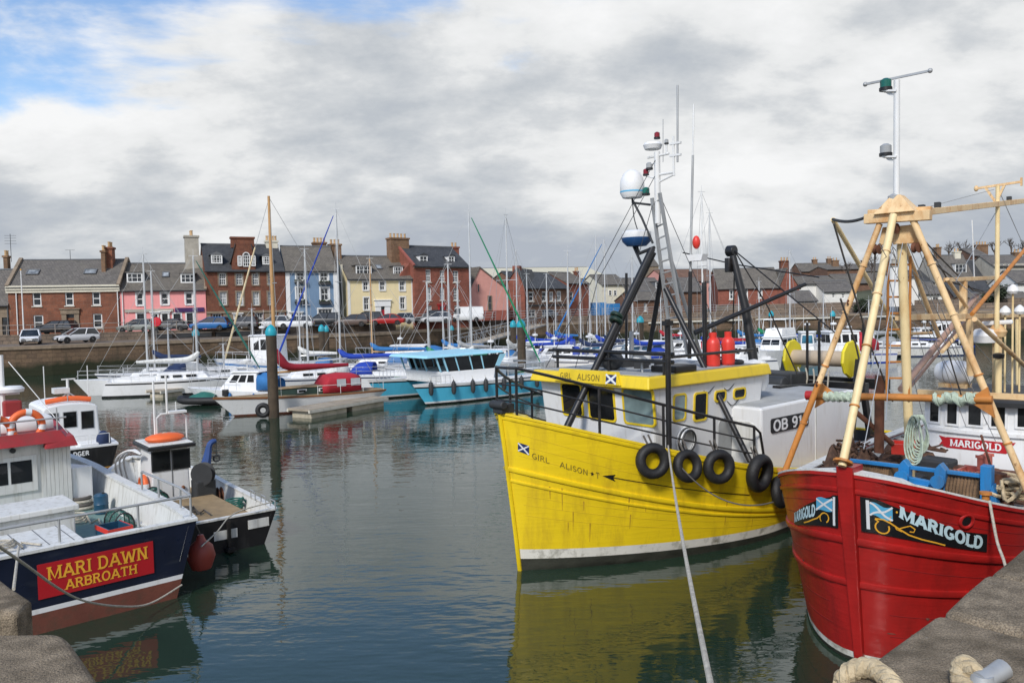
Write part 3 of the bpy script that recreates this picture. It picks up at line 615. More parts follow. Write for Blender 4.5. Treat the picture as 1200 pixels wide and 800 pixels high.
b.hexa([(xm + .9, -.15, gz), (x1 + .2, -.15, zl - .2), (x1 + .2, yb + 1, zl - .2), (xm + .9, yb + 1, gz), (xm + .9, -.15, gz + .2), (x1 + .2, -.15, zl), (x1 + .2, yb + 1, zl), (xm + .9, yb + 1, gz + .2)]); b.build('gable_roof', M['slate_dark'], h.roof)
def vwin(r, arch=False):
    a0, b0, a1, b1 = h.rect(r); b = MB(); yy = -.12
    pts = [(a0, b0), (a1, b0), (a1, b1)] + ([((a0 + a1) / 2 + (a1 - a0) / 2 * math.cos(math.pi * k / 8), b1 + (a1 - a0) / 2 * math.sin(math.pi * k / 8)) for k in range(1, 8)] if arch else []) + [(a0, b1)]
    cx, cz = sum(p[0] for p in pts) / len(pts), sum(p[1] for p in pts) / len(pts)
    for i in range(len(pts)):
        p, q_ = pts[i], pts[(i + 1) % len(pts)]; b.bar((p[0], yy, p[1]), (q_[0], yy, q_[1]), .1, .12, 0, (0, 1, 0))
    for k in (1, 2): xx = a0 + (a1 - a0) * k / 3; b.bx((xx - .03, yy - .04, b0), (xx + .03, yy + .02, b1))
    for k in (1, 2, 3): zq = b0 + (b1 - b0) * k / 3; b.bx((a0, yy - .035, zq - .03), (a1, yy + .015, zq + .03))
    b.build('window', M['window_white'], h.t); MB().prism([(p[0], -.06, p[1]) for p in pts], (0, .02, 0)).build('pane', M['pane'], h.t)
vwin(z2((338, 318, 370, 368))[0], True); vwin(z2((314, 320, 332, 366))[0]); vwin(z2((376, 320, 396, 366))[0])
for q in z2((190, 314, 241, 355), (430, 320, 470, 360)): h.dormer(q, 4, 3, y=.7, pitched=True, cheek='slate_dark', roofm='lead')
h.chim_px((216, 278.5, 234, 330), M['stone_pale'], 1.6, 5, off=4.5, down=3)
b = MB(); p = h.fr.Y(212, 335, 4.5); q_ = h.fr.Y(236, 300, 4.5); b.prism([(p.x - .5, 3.2, p.z - 5), (q_.x, 3.2, p.z - 5), (q_.x, 3.2, q_.z), (q_.x - 1.5, 3.2, q_.z), (p.x - .5, 3.2, p.z - .6)], (0, 2.6, 0)); b.build('chimney_breast', M['stone_pale'], h.t)
h.chim_px((311, 284, 325, 300), M['pale_wall'], 1.2, 4, off=4.5, down=1.5)
# 4: blue house
h = House('blue_house', 'slate blue house with white corner quoins and window boxes', 337, 95.6, 397.5, 98, group=RG)
ws = z2((588, 396, 627, 434), (700, 397, 738, 438), (588, 467, 630, 526), (702, 469, 742, 528), (692, 568, 758, 606)); dr_ = z2((592, 590, 612, 660))[0]; d2 = z2((566, 590, 586, 660))[0]
h.hole(*ws, dr_, d2); h.body((365, 317.5), (365, 290.5), 8.5, M['blue_wall'], M['slate_brown'], rext=(0, 0))
h.wins(ws[:4], nx=2, nz=2, surr='window_white', fw=.12); h.win(ws[4], nx=4, nz=2, surr='window_white'); h.door(dr_, 'window_white', 'window_white', .15); h.door(d2, 'door_dark', 'window_white', .15)
for a, c in ((0, .5), (h.w - .5, h.w)): h.band('quoin', 'window_white', a, .02, c, h.ez, .05)
h.band('fascia', 'window_white', .5, h.ez - .25, h.w - .5, h.ez, .06)
for x0, z0, x1, zz in h.holes[:4]:
    b = MB(); b.bx((x0 - .25, -.42, z0 - .45), (x1 + .25, -.12, z0 - .13)); w = b.build('window_box', M['iron'], h.t)
    b = MB()
    for k in range(26): b.ell((rnd.uniform(x0 - .2, x1 + .2), rnd.uniform(-.4, -.15), z0 - .08 + rnd.uniform(-.05, .12)), (.09, .08, .09), 6, 4)
    b.build('plants', M['shrub'], w)
h.chim_px((366.5, 286, 382, 300), M['chimney_stone'], 1.3, 4, off=5.5); 
# 5: cream house
h = House('cream_house', 'cream yellow house with a red door in a white portico', 409, 99, 486.5, 103, group=RG)
ws = z2((902, 440, 927, 480), (980, 438, 1005, 480), (1073, 437, 1098, 482), (905, 515, 931, 572), (1075, 513, 1100, 568)); dr_ = z2((985, 556, 1005, 660))[0]
h.hole(*ws, dr_); h.body((448, 327), (448, 302), 9, M['cream_wall'], M['slate_brown'], rext=(0, 0))
h.wins(ws, nx=2, nz=2, surr='white_wall', fw=.1); h.door(dr_, 'door_red', 'window_white', .75)
for q in z2((868, 364, 940, 408), (1043, 368, 1087, 412)): h.dormer(q, 4, 2, cheek='slate_brown')
h.skylight(z2((965, 368, 992, 386))[0]); h.band('eaves_band', 'white_wall', 0, h.ez - .22, h.w, h.ez, .08)
for a, c in ((0, .35), (h.w - .35, h.w)): h.band('quoin', 'white_wall', a, .02, c, h.ez - .22, .04)
h.chim_px((386, 288, 399, 308), M['chimney_stone'], 1.3, 3, off=4.5, down=6); b = MB(); p = h.fr.Y(398, 330, 3); b.prism([(p.x, 2, 0), (0, 2, 0), (0, 2, h.ez), (0, 2, h.ez + 2), (p.x, 2, h.ez + .6)], (0, 5, 0)); b.build('side_wing', M['pale_wall'], h.t)
b = MB(); b.bar((h.w, -.2, h.ez + .1), (h.w, h.dep / 2, h.rz + .3), .3, .25); b.build('gable_coping', M['stone_brown'], h.t)
# 6: narrow tall brick house
h = House('tall_brick_house', 'tall narrow red brick house with dark slate roof and two dormers beside the cream house', 487, 102.5, 552, 107.5, group=RG)
ws = z3((235, 382, 260, 442), (302, 387, 325, 441), (363, 389, 390, 443), (237, 467, 263, 527), (302, 468, 325, 526), (365, 470, 392, 527), (240, 553, 265, 592), (370, 552, 397, 600)); dr_ = z3((300, 556, 322, 660))[0]
h.hole(*ws, dr_); h.body((520, 312.5), (520, 291), 9, M['redbrick_bright'], M['slate_dark'], rext=(0, 0))
h.wins(ws[:3] + ws[5:], nx=3, nz=4); h.wins(ws[3:5], nx=2, nz=2, pane='pane_blind'); h.door(dr_, 'door_red', 'red_paint', .2)
for q in z3((205, 318, 243, 357), (340, 320, 370, 358)): h.dormer(q, 2, 2, y=1.0, pitched=True, roofm='slate_dark', cheek='window_white')
h.chim_px((455.5, 280.5, 477, 304), M['chimney_stone'], 1.4, 5, off=4.5, down=4); h.chim_px((528, 291, 536, 302), M['redbrick_bright'], 1.0, 2, off=5.5)
b = MB(); b.prism([(-1.5, 1, 0), (0, 1, 0), (0, 1, h.ez + .5), (-1.5, 1, h.ez - 1.2)], (0, 7, 0)); b.build('side_wing', M['redbrick_bright'], h.t)
h.band('eaves_band', 'stone_brown', 0, h.ez - .22, h.w, h.ez, .1)
b = MB(); b.bar((0, -.2, h.ez + .1), (0, h.dep / 2, h.rz + .3), .3, .25); b.build('gable_coping', M['brickred_wall'], h.t)
def gable_house(name, label, pxl, dl, pxr, dr, apex, eavey, wallm, roofm, length=12, base=None, zg=None, group=RG):
    h = House(name, label, pxl, dl, pxr, dr, zg, group=group); h.base = base
    ez = h.q((pxl + pxr) / 2, eavey)[1]; ax, az = h.q(*apex); w = h.w; h.ez, h.rz, h.dep = ez, az, length
    b = MB(); zb = 0 if base is None else h.q(pxl, base)[1]
    P = [(0, 0, zb), (w, 0, zb), (w, 0, ez), (ax, 0, az), (0, 0, ez)]; b.prism(P, (0, length, 0)); b.build('wall', wallm, h.t)
    b = MB()
    for e, x in ((0, -.25), (1, w + .25)):
        ze = ez - .2; q4 = [(x, -.15, ze), (ax, -.15, az), (ax, length + .1, az), (x, length + .1, ze)]; b.hexa(q4 + [(p[0], p[1], p[2] + .2) for p in q4])
    h.roof = b.build('roof', roofm, h.t); return h
def proud(h, r, nx=2, nz=2, pane='pane', arch=False, m='window_white', y=0):
    """window frame standing on a thick outer lintel (solid gable walls)"""
    x0, z0, x1, z1 = h.rect(r); b = MB(); f = .1
    for a, c in (((x0, z0), (x0 + f, z1)), ((x1 - f, z0), (x1, z1)), ((x0 + f, z0), (x1 - f, z0 + f)), ((x0 + f, z1 - f), (x1 - f, z1))): b.bx((a[0], y - .1, a[1]), (c[0], y - .002, c[1]))
    for i in range(1, nx): xx = x0 + (x1 - x0) * i / nx; b.bx((xx - .03, y - .07, z0 + f), (xx + .03, y - .02, z1 - f))
    for j in range(1, nz): zz = z0 + (z1 - z0) * j / nz; b.bx((x0 + f, y - .075, zz - .03), (x1 - f, y - .022, zz + .03))
    w = b.build('window', M[m], h.t); MB().bx((x0 + f, y - .05, z0 + f), (x1 - f, y - .003, z1 - f)).build('pane', M[pane], w)
# 7: pink gable
h = gable_house('pink_gabled_house', 'salmon pink gabled building with an oval window and red lower walls', 552.5, 110, 596, 113, (562, 314), 340, M['salmon_wall'], M['slate_brown'], 14)
proud(h, z3((475, 450, 489, 492))[0], 1, 1, m='salmon_wall'); proud(h, z3((525, 505, 546, 575))[0], 1, 2, m='stone_brown'); proud(h, z3((468, 556, 494, 606))[0], 1, 1, m='iron')
x0, z0, x1, zz = h.rect(z3((500, 576, 600, 620))[0]); h.band('plinth', 'brickred_wall', x0, .02, h.w - .02, zz, .03)
# 8: red gable and long low slate house
h = gable_house('red_gabled_house', 'bright red gable end house with a small chimney next to the salmon building', 592, 118, 616, 117, (605, 315), 338, M['redbrick_bright'], M['slate_dark'], 8)
b = MB(); p, q_ = h.q(602, 311); w_ = .55; b.bx((p - w_, 1, q_ - 2), (p + w_, 2.2, q_)); b.build('chimney', M['redbrick_bright'], h.t)
h = House('slate_roofed_terrace', 'long low brown stone terrace with a blue slate roof and white sash windows', 616, 117.5, 668, 126, group=RG)
ws = z3((718, 487, 743, 532), (780, 485, 803, 532), (815, 487, 835, 532), (850, 483, 872, 530), (720, 570, 752, 604), (782, 572, 800, 598)); h.hole(*ws); h.body((640, 338), (640, 321), 9, M['brownbrick'], M['slate_dark'])
h.wins(ws[:2], nx=1, nz=2, fw=.16); h.wins(ws[2:4], nx=1, nz=2, pane='pane_blind', fw=.16); h.win(ws[4], nx=2, nz=2); h.win(ws[5], nx=1, nz=1, m='door_dark')
x0, z0 = h.q(616, 358); h.band('fascia', 'iron', .1, z0 - .12, h.w - .1, z0 + .12, .1)
h = House('brick_house', 'red brick house with a brown slate roof behind the pale masts, right of the terrace', 666, 127, 691, 131, group=RG)
ws = z3((912, 487, 928, 530),); h.hole(*ws); h.body((676, 332.5), (676, 321), 8, M['redbrick_bright'], M['slate_brown']); h.wins(ws, nx=1, nz=2); h.chim_px((674, 319, 677, 324), M['redbrick'], .8, 2)
# 9: warehouse behind
h = House('warehouse', 'very large plain cream warehouse behind the terrace roofs', 470, 182, 716, 190, 4.5, cat='warehouse'); h.body((600, 328), (600, 314.8), 44, M['warehouse'], M['warehouse'])
h = House('cream_building', 'cream block with plain walls above the blue hoarding', 706, 150, 737, 152, 4, cat='building'); proudr = Z(440, 220, 4, (1092, 480, 1106, 505), (1115, 480, 1130, 505)); h.body((720, 334), (720, 323), 10, M['pale_wall'], M['slate_brown'])
for q in proudr: proud(h, q, 1, 2)
# blue hoarding
t = thing('hoarding', 'bright blue hoarding boards in front of the cream block', 'hoarding', at(691, 372, 133).xy.to_3d() + V((0, 0, 3.6))); fr = frame_of(t); A, B_ = fr.L(at(691, 372, 133)), fr.L(at(727, 372, 136))
b = MB(); n = 9
for i in range(n):
    p, q_ = A.lerp(B_, i / n), A.lerp(B_, (i + .97) / n); za = fr.D(700, 354.5 if i < 5 else 356, 134).z; b.hexa([(p.x, p.y, 0), (q_.x, q_.y, 0), (q_.x, q_.y + .06, 0), (p.x, p.y + .06, 0), (p.x, p.y, za), (q_.x, q_.y, za), (q_.x, q_.y + .06, za), (p.x, p.y + .06, za)])
b.build('board', M['blue_tarp'], t)
# houses behind the yellow boat's mast
h = House('small_slate_house', 'small brown house with a low slate roof behind the railing, left of the ladder mast', 745, 134, 777, 136, group=RG); ws = Z(640, 260, 4, (458, 380, 472, 418), (514, 378, 529, 415)); h.hole(*ws); h.body((760, 352), (760, 342.5), 7, M['brownbrick'], M['slate_brown']); h.wins(ws, nx=1, nz=2, pane='pane_blind')
h = House('slate_house', 'large slate roofed house standing above the small brown house', 738, 150, 784, 154, 4.5); h.body((760, 343), (760, 327), 9, M['pale_wall'], M['slate']); h.dormer(Z(640, 260, 4, (513, 280, 534, 311))[0], 2, 2, y=1.2)
t = House('church_tower', 'dark stone church tower rising behind the slate roofs', 762, 215, 773, 216, 5, cat='church tower')
za = t.q(767, 298)[1]; zb = t.q(767, 312)[1]; b = MB(); b.prism([(0, 0, 0), (t.w, 0, 0), (t.w, t.w, 0), (0, t.w, 0)], (0, 0, zb)); b.build('tower', M['stone_brown'], t.t)
c_ = t.w / 2; b = MB(); b.add([(-.2, -.2, zb), (t.w + .2, -.2, zb), (t.w + .2, t.w + .2, zb), (-.2, t.w + .2, zb), (c_, c_, za)], [(0, 1, 4), (1, 2, 4), (2, 3, 4), (3, 0, 4)]); b.build('spire', M['slate'], t.t)
h = House('pink_hall', 'wide dull pink building with a pale roof behind the ladder mast', 786, 165, 850, 168, 4.5, cat='hall'); h.body((815, 330), (815, 316.5), 16, M['salmon_wall'], M['brownbrick'])
h = House('slate_house', 'slate roofed brick house in shadow behind the ladder mast, below the pink hall', 792, 140, 826, 141, group=RG); h.body((805, 342), (805, 327), 8, M['brownbrick'], M['slate'])
ws = Z(640, 260, 4, (858, 318, 880, 363), (922, 312, 947, 362), (993, 308, 1015, 357), (858, 388, 880, 412))
h = House('brick_terrace', 'red brick terrace with three white windows and a brown slate roof behind the black derrick', 842, 137, 915, 136, group=RG); h.hole(*ws); h.body((878, 338), (878, 315.5), 10, M['redbrick_bright'], M['slate_brown']); h.wins(ws, nx=1, nz=2, fw=.2)
h.chim_px((914, 307, 924, 320), M['redbrick'], 1.4, 3, off=5, down=3)
h = gable_house('brick_gabled_house', 'dark red brick gable end beside the brick terrace', 914, 136, 937, 136, (922, 315), 338, M['redbrick_bright'], M['slate_brown'], 10)
# the hillside on the right
HG = 'houses on the slope across the harbour'
def hill(name, label, l, d, r, eave, ridge, dep, wm, rm, wins=(), zg=None, chim=(), dorm=(), **k):
    h = House(name, label, l, d, r, d + (r - l) * .01, hz((l + r) / 2, 24) - .5 if zg is None else zg, group=HG)
    h.hole(*wins); h.body(((l + r) / 2, eave), ((l + r) / 2, ridge), dep, M[wm], M[rm], **k); h.wins(list(wins), nx=2, nz=2, fw=.14, sill=False)
    for c in chim: h.chim_px(c[:4], M[c[4]], 1.1, c[5] if len(c) > 5 else 2)
    for q in dorm: h.dormer(q, 3, 2, y=1.0, roofm='slate', cheek='window_white')
    return h
z5 = lambda *rs: Z(900, 260, 4, *rs)
hill('brown_roofed_house', 'cottage with a broad dark brown roof at the left foot of the slope', 936, 140, 984, 333, 325, 9, 'white_wall', 'slate_brown')
hill('white_cottage', 'low white gabled cottage between the brick gable and the pale legs', 934, 132, 958, 353, 342, 6, 'white_wall', 'slate', zg=4)
hill('white_house', 'white house with a slate roof seen through the pale gallows legs', 966, 137, 1004, 342, 330, 8, 'white_wall', 'slate', z5((300, 332, 316, 356), (345, 335, 360, 358)), zg=4.5)
hill('brown_building', 'flat brown stone building on the skyline left of the pale gallows', 970, 190, 1010, 316, 312.5, 10, 'brownbrick', 'slate_brown', chim=((975, 306, 982, 313, 'chimney_stone'),))
hill('brown_building', 'long dark brown building behind the pale gallows legs', 984, 165, 1052, 332, 322, 9, 'brownbrick', 'slate_brown')
hill('white_house', 'white house right of the lighthouse tower with a slate roof', 1062, 125, 1106, 345, 332, 7, 'white_wall', 'slate', z5((745, 355, 760, 378), (772, 350, 800, 385)), zg=4.5)
hill('slate_house', 'slate roofed house behind the lighthouse tower', 1050, 150, 1100, 332, 318, 9, 'pale_wall', 'slate_dark')
h = hill('mansard_house', 'grey slate mansard house with a white dormer on the slope', 1096, 150, 1141, 328, 300, 7, 'stone_pale', 'slate', dorm=z5((876, 196, 930, 240),), chim=((1117, 296, 1124, 303, 'pale_wall'), (1096, 291, 1101, 310, 'chimney_stone')))
hill('brick_tenement', 'brown brick gable with a wide chimney behind the mansard house', 1141, 158, 1157, 300, 292, 8, 'brownbrick', 'slate', chim=((1143, 288, 1156, 294, 'chimney_stone', 4),))
hill('slate_house', 'steep dark slate roof between the brick gable and the grey house on the slope', 1142, 150, 1166, 330, 306, 8, 'brownbrick', 'slate_dark')
hill('grey_house', 'grey rendered house with twin windows at the right edge of the slope', 1164, 148, 1212, 312, 300, 8, 'stone_pale', 'slate', z5((1088, 196, 1106, 224), (1112, 196, 1130, 224)), chim=((1187, 297, 1195, 304, 'chimney_stone'),))
hill('slate_house', 'low house with dark blue slate roof below the mansard house', 1120, 128, 1168, 350, 329, 7, 'brownbrick', 'slate_dark', zg=4.5)
hill('brown_building', 'low brown stone building above the far harbour wall on the right', 1142, 118, 1215, 352, 344, 6, 'brownbrick', 'slate_brown', zg=4.3)
hill('pale_house', 'pale house at the right edge behind the wheelhouse mast', 1192, 128, 1240, 332, 318, 7, 'white_wall', 'slate', zg=4.4)
# lighthouse
lp = at(1049, 346, 116); lp.z = 4.4
t = thing('lighthouse', 'stubby white harbour lighthouse tower seen between the pale gallows legs', 'lighthouse', lp); fr = frame_of(t)
k = 116 / FPX; zt = fr.D(1054, 312, 116).z; zl = fr.D(1054, 304, 116).z
MB().lathe([(7.4 * k, 0), (6.4 * k, zt)], (0, 0, 0), n=20).build('tower', M['white_wall'], t)
MB().lathe([(8 * k, zt), (8 * k, zt + .2), (5 * k, zt + .2)], (0, 0, 0), n=20).build('gallery', M['stone_pale'], t)
MB().lathe([(4 * k, zt + .2), (4 * k, zl), (4.6 * k, zl), (.1, zl + .5)], (0, 0, 0), n=12).build('lantern', M['stone_pale'], t)
MB().bx((-.2, -6 * k, zt * .45), (.2, -5 * k, zt * .75)).build('window', M['pane'], t)
hill('white_house', 'white building attached to the foot of the lighthouse', 1048, 118, 1076, 325, 321, 5, 'white_wall', 'slate', zg=4.4)
hill('brick_house', 'row of brown houses with red roofs behind the slope foot', 940, 210, 990, 318, 309, 9, 'brownbrick', 'slate_brown', zg=5, chim=((952, 305, 957, 311, 'chimney_stone'), (969, 304, 974, 311, 'chimney_stone')))
hill('stone_house', 'grey stone house in the far row behind the cottage roofs', 1000, 200, 1050, 318, 310, 9, 'stone_pale', 'slate', zg=6, chim=((1010, 306, 1016, 312, 'chimney_stone'),))
# trees
def tree(name, label, px, py_base, d, h, wd, n, bare, cat='tree', zg=None):
    p = at(px, py_base, d); 
    if zg is not None: p.z = zg
    t = thing(name, label, cat, p); b = MB(); r = random.Random(int(px)); tips = []
    def br(a, dirv, L, rad, lv):
        e = a + dirv * L; mid = a.lerp(e, .5) + V((r.uniform(-1, 1), r.uniform(-1, 1), 0)) * L * .07
        (b if lv < 2 else tw).tube([a, mid, e], [rad, rad * .8, rad * .6], 5); tips.append((e, lv))
        if lv < 4:
            for _ in range(3 if lv else 5):
                v = (dirv + V((r.uniform(-1, 1) * wd, r.uniform(-1, 1) * wd, r.uniform(-.1, .7)))).normalized(); br(a.lerp(e, r.uniform(.55, 1)), v, L * r.uniform(.55, .8), rad * .55, lv + 1)
    tw = MB(); br(V((0, 0, 0)), V((0, 0, 1)), h * .33, h * .035, 0); b.build('trunk', M['tree_bark'], t)
    if not bare:
        for _ in range(n):
            e, lv = r.choice(tips[3:]); c = e + V((r.gauss(0, .3), r.gauss(0, .3), r.gauss(0, .25))) ; s = r.uniform(.1, .26); a = V((r.uniform(-1, 1), r.uniform(-1, 1), r.uniform(-1, 1))).normalized(); w = a.orthogonal().normalized()
            tw.add([c - a * s - w * s * .5, c + a * s, c + w * s], [(0, 1, 2)])
    tw.build('crown', M['twigs' if bare else 'shrub'], t); return t
for px, py, d, h in ((1112, 306, 185, 6.5), (1128, 306, 190, 7), (1098, 308, 188, 5), (1165, 304, 190, 7), (1185, 304, 186, 6.5), (1200, 303, 190, 7), (1022, 324, 170, 6), (992, 326, 178, 5)):
    tree('bare_tree', 'bare brown winter tree on the skyline behind the slate houses', px, py, d, h, .9, 0, True)['group'] = 'bare trees along the skyline'
tree('evergreen_shrub', 'dark bushy evergreen above the far harbour wall behind the wheelhouse', 1164, 368, 112, 5, 1.0, 2600, False, 'shrub')
tree('evergreen_shrub', 'dark low bush between the pale gallows legs across the harbour', 1010, 370, 122, 3, 1.2, 1500, False, 'shrub')
# ------------------------------------------------------------------ boat hulls (local: +x aft, -y port, z up from the waterline)
class Hull:
    def __init__(s, L, B, zs, tm=.42, rake=.8, nd=2.2, md=1.2, nw=1.9, mw=1.0, wl=.86, flare=1.0, stern=.8, srake=0, depth=.5, x0=0, ns=2.2, rp=1.0, tuck=0, wstern=None):
        s.__dict__.update(locals())
    def sh(s, t, n, mm, st):
        if t < s.tm: return max(0, 1 - (1 - t / s.tm) ** n) ** (1 / mm)
        return 1 - (1 - st) * ((t - s.tm) / (1 - s.tm)) ** s.ns
    def hb(s, t, v):
        d = s.B / 2 * s.sh(t, s.nd, s.md, s.stern); w = s.B / 2 * s.wl * s.sh(t, s.nw, s.mw, s.stern if s.wstern is None else s.wstern)
        if v <= 0: return w * (1 + v * .5)
        return w + (d - w) * v ** s.flare
    def pt(s, t, v, side=-1, off=0):
        """v 0 waterline .. 1 sheer"""
        p = s._p(t, v, side)
        if off:
            e = 1e-3; t2 = t + e if t < .5 else t - e; v2 = v + e if v < .5 else v - e
            a = (s._p(t2, v, side) - p) * (1 if t2 > t else -1); c = (s._p(t, v2, side) - p) * (1 if v2 > v else -1)
            n = a.cross(c)
            if n.length > 1e-12:
                n.normalize()
                if n.y * side < 0 or (abs(n.y) < 1e-6): n = n if n.y * side > 0 else -n
                p = p + n * off
        return p
    def _p(s, t, v, side):
        vv = max(v, -.4); x = s.x0 + t * s.L - s.rake * (1 - t) ** 3 * (abs(vv) ** s.rp) * (1 if vv > 0 else -1) + s.srake * t ** 4 * vv
        z = v * s.zs(t) if v > 0 else v * s.depth
        if s.tuck and v < .45: x -= s.tuck * t ** 6 * (.45 - v)
        return V((x, side * s.hb(t, v), z))
    def tz(s, t, z): return z / s.zs(t)
    def shell(s, bands, name, mats, parent, nt=40, inner=.07, deckz=None, transom=True, bevel=0):
        """bands: list of (z-fraction-or-callable upper limit, material index) from the waterline up"""
        ts = [(i / nt) ** 1.35 for i in range(nt + 1)]; b = MB()
        def lim(k, t):
            f = k[0]; return f(t) if callable(f) else f
        vs = []
        vs_of = lambda t: [-.6] + sum([[ (lo + (hi - lo) * q / kk) for q in range(kk)] for lo, hi, kk in zip([0] + [lim(k, t) for k in bands[:-1]], [lim(k, t) for k in bands], [k[2] for k in bands])], []) + [1]
        mi = [bands[0][1]] + sum([[k[1]] * k[2] for k in bands], [])
        for side in (-1, 1):
            rows = [[s.pt(t, v, side) for v in vs_of(t)] for t in ts]
            if side == 1: rows = [r for r in rows[::-1]]
            b.grid(rows, 0, True, lambda i, j: mi[j])
            if deckz is not None:   # inside of the bulwark
                rows = []
                for t in ts:
                    p = s.pt(t, 1, side); hb_ = max(0, abs(p.y) - inner); zd = min(deckz(t), p.z - .05); vv = max(0.02, zd / s.zs(t)); q = s.pt(t, vv, side); 
                    rows.append([V((p.x + (inner if t < .02 else 0), side * hb_, p.z)), V((max(q.x, p.x + .01) + (inner if t < .02 else 0), side * max(0, min(hb_, abs(q.y) - inner)), zd))])
                if side == -1: rows = rows[::-1]
                b.grid(rows, len(mats) - 1, True)
                top = [[s.pt(t, 1, side), V((s.pt(t, 1, side).x + (inner if t < .02 else 0), side * max(0, abs(s.pt(t, 1, side).y) - inner), s.pt(t, 1, side).z))] for t in ts]
                b.grid(top, len(mats) - 1, True)
        if transom:
            vv = vs_of(1); L_, Rr = [s.pt(1, v, -1) for v in vv], [s.pt(1, v, 1) for v in vv]
            for j in range(len(vv) - 1): b.add([L_[j], Rr[j], Rr[j + 1], L_[j + 1]], [(0, 1, 2, 3)], mi[j])
            if deckz is not None:
                zd = min(deckz(1), s.zs(1) - .05); p = s.pt(1, 1, -1); y = abs(p.y) - inner
                b.add([(p.x - inner, -y, p.z), (p.x - inner, y, p.z), (p.x - inner, y, zd), (p.x - inner, -y, zd)], [(0, 1, 2, 3)], len(mats) - 1)
                b.add([(p.x, -y - inner, p.z), (p.x, y + inner, p.z), (p.x - inner, y, p.z), (p.x - inner, -y, p.z)], [(0, 1, 2, 3)], len(mats) - 1)
        return b.build(name, mats, parent, bevel)
    def deck(s, name, m, parent, deckz=None, nt=30, inset=.05, crown=.04):
        rows = []
        for i in range(nt + 1):
            t = (i / nt) ** 1.3; z = s.zs(t) - .02 if deckz is None else deckz(t); v = min(1, max(.02, z / s.zs(t))); p = s.pt(t, v, -1); h = max(.0, abs(p.y) - inset)
            rows.append([V((p.x + (inset if t < .02 else 0), -h + 2 * h * k / 6, z + crown * (1 - (k / 3 - 1) ** 2))) for k in range(7)])
        return MB().grid(rows).build(name, m, parent)
    def strake(s, name, m, parent, v, w=.06, h=.1, t0=0, t1=1, nt=40, sides=(-1, 1)):
        """rubbing strake, a half-round bar following the side"""
        b = MB()
        for side in sides:
            rows = []
            for i in range(nt + 1):
                t = t0 + (t1 - t0) * (i / nt) ** 1.3; vv = v(t) if callable(v) else v; dz = h / 2 / s.zs(t)
                r = [s.pt(t, min(1, vv + dz * k), side, o) for k, o in ((1.0, -.01), (.9, w * .75), (0, w), (-.9, w * .75), (-1.0, -.01))]; rows.append(r if side > 0 else r[::-1])
            b.grid(rows[::-1] if side > 0 else rows[::-1], 0, True)
        return b.build(name, m, parent, ang=60)
    def rail(s, name, m, parent, w=.16, h=.06, nt=44, t0=0, t1=1, stern=True, up=0):
        b = MB()
        for side in (-1, 1):
            rows = []
            for i in range(nt + 1):
                t = t0 + (t1 - t0) * (i / nt) ** 1.3; p = s.pt(t, 1, side); y = abs(p.y); o = .03; z = p.z + up
                fx = .0 if t > .02 else o
                rows.append([V((p.x - fx, side * (y + o), z)), V((p.x - fx, side * (y + o), z + h)), V((p.x + (w if t < .02 else 0), side * max(0, y + o - w), z + h)), V((p.x + (w if t < .02 else 0), side * max(0, y + o - w), z))])
            b.grid(rows if side < 0 else [r[::-1] for r in rows], 0, False)
        if stern and t1 == 1:
            p = s.pt(1, 1, -1); b.bx((p.x - w * .7, p.y - .02, p.z + .004 + up), (p.x + .02, -p.y + .02, p.z + h + .006 + up))
        return b.build(name, m, parent)
    def find(s, fr, px, py, side=-1, t=(0, 1), v=(0, 1.0)):
        (a, c), (d, e) = t, v; best = None
        for it in range(5):
            cand = []
            for i in range(13):
                for j in range(13):
                    tt, vv = a + (c - a) * i / 12, d + (e - d) * j / 12; q = fr.pp(s.pt(tt, vv, side)); cand.append(((q[0] - px) ** 2 + (q[1] - py) ** 2, tt, vv))
            best = min(cand); dt, dv = (c - a) / 5, (e - d) / 5; a, c = max(0, best[1] - dt / 2), min(1, best[1] + dt / 2); d, e = best[2] - dv / 2, best[2] + dv / 2
        return best[1], best[2]
class Patch:
    """a quadrilateral panel lying on the side of a hull, corners surveyed in the photo (bl, br, tr, tl)"""
    def __init__(s, hull, fr, corners, side=-1, tr=(0, 1)):
        s.tab = None; s.h = hull; s.side = side; s.c = [V(hull.find(fr, x, y, side, tr)) for x, y in corners]
    def at(s, u, w, off=.004):
        if s.tab is None:   # even spacing along the real surface
            bl, br, tr, tl = s.c; pv = None; acc = [0]
            for i in range(41):
                q = bl.lerp(br, i / 40).lerp(tl.lerp(tr, i / 40), .5); p = s.h.pt(q.x, q.y, s.side)
                if pv: acc.append(acc[-1] + (p - pv).length)
                pv = p
            s.tab = [x / acc[-1] for x in acc]
        if 0 < u < 1:
            i = next(k for k in range(1, 41) if s.tab[k] >= u); a, b = s.tab[i - 1], s.tab[i]; u = (i - 1 + (u - a) / max(1e-9, b - a)) / 40
        bl, br, tr, tl = s.c; q = bl.lerp(br, u).lerp(tl.lerp(tr, u), w); return s.h.pt(max(0, q.x), q.y, s.side, off)
    def panel(s, name, m, parent, n=16, k=5, off=.006, top=None, u0=0, u1=1):
        f = top or (lambda u: 1); rows = [[s.at(u0 + (u1 - u0) * i / n, f(u0 + (u1 - u0) * i / n) * j / k, off) for j in range(k + 1)] for i in range(n + 1)]
        return MB().grid(rows).build(name, m, parent)
class Flat:
    """same interface on a plane: origin, u vector, w vector (full size)"""
    def __init__(s, o, u, w): s.o, s.u, s.w = V(o), V(u), V(w); s.n = s.u.cross(s.w).normalized()
    def at(s, u, w, off=.004): return s.o + s.u * u + s.w * w + s.n * off
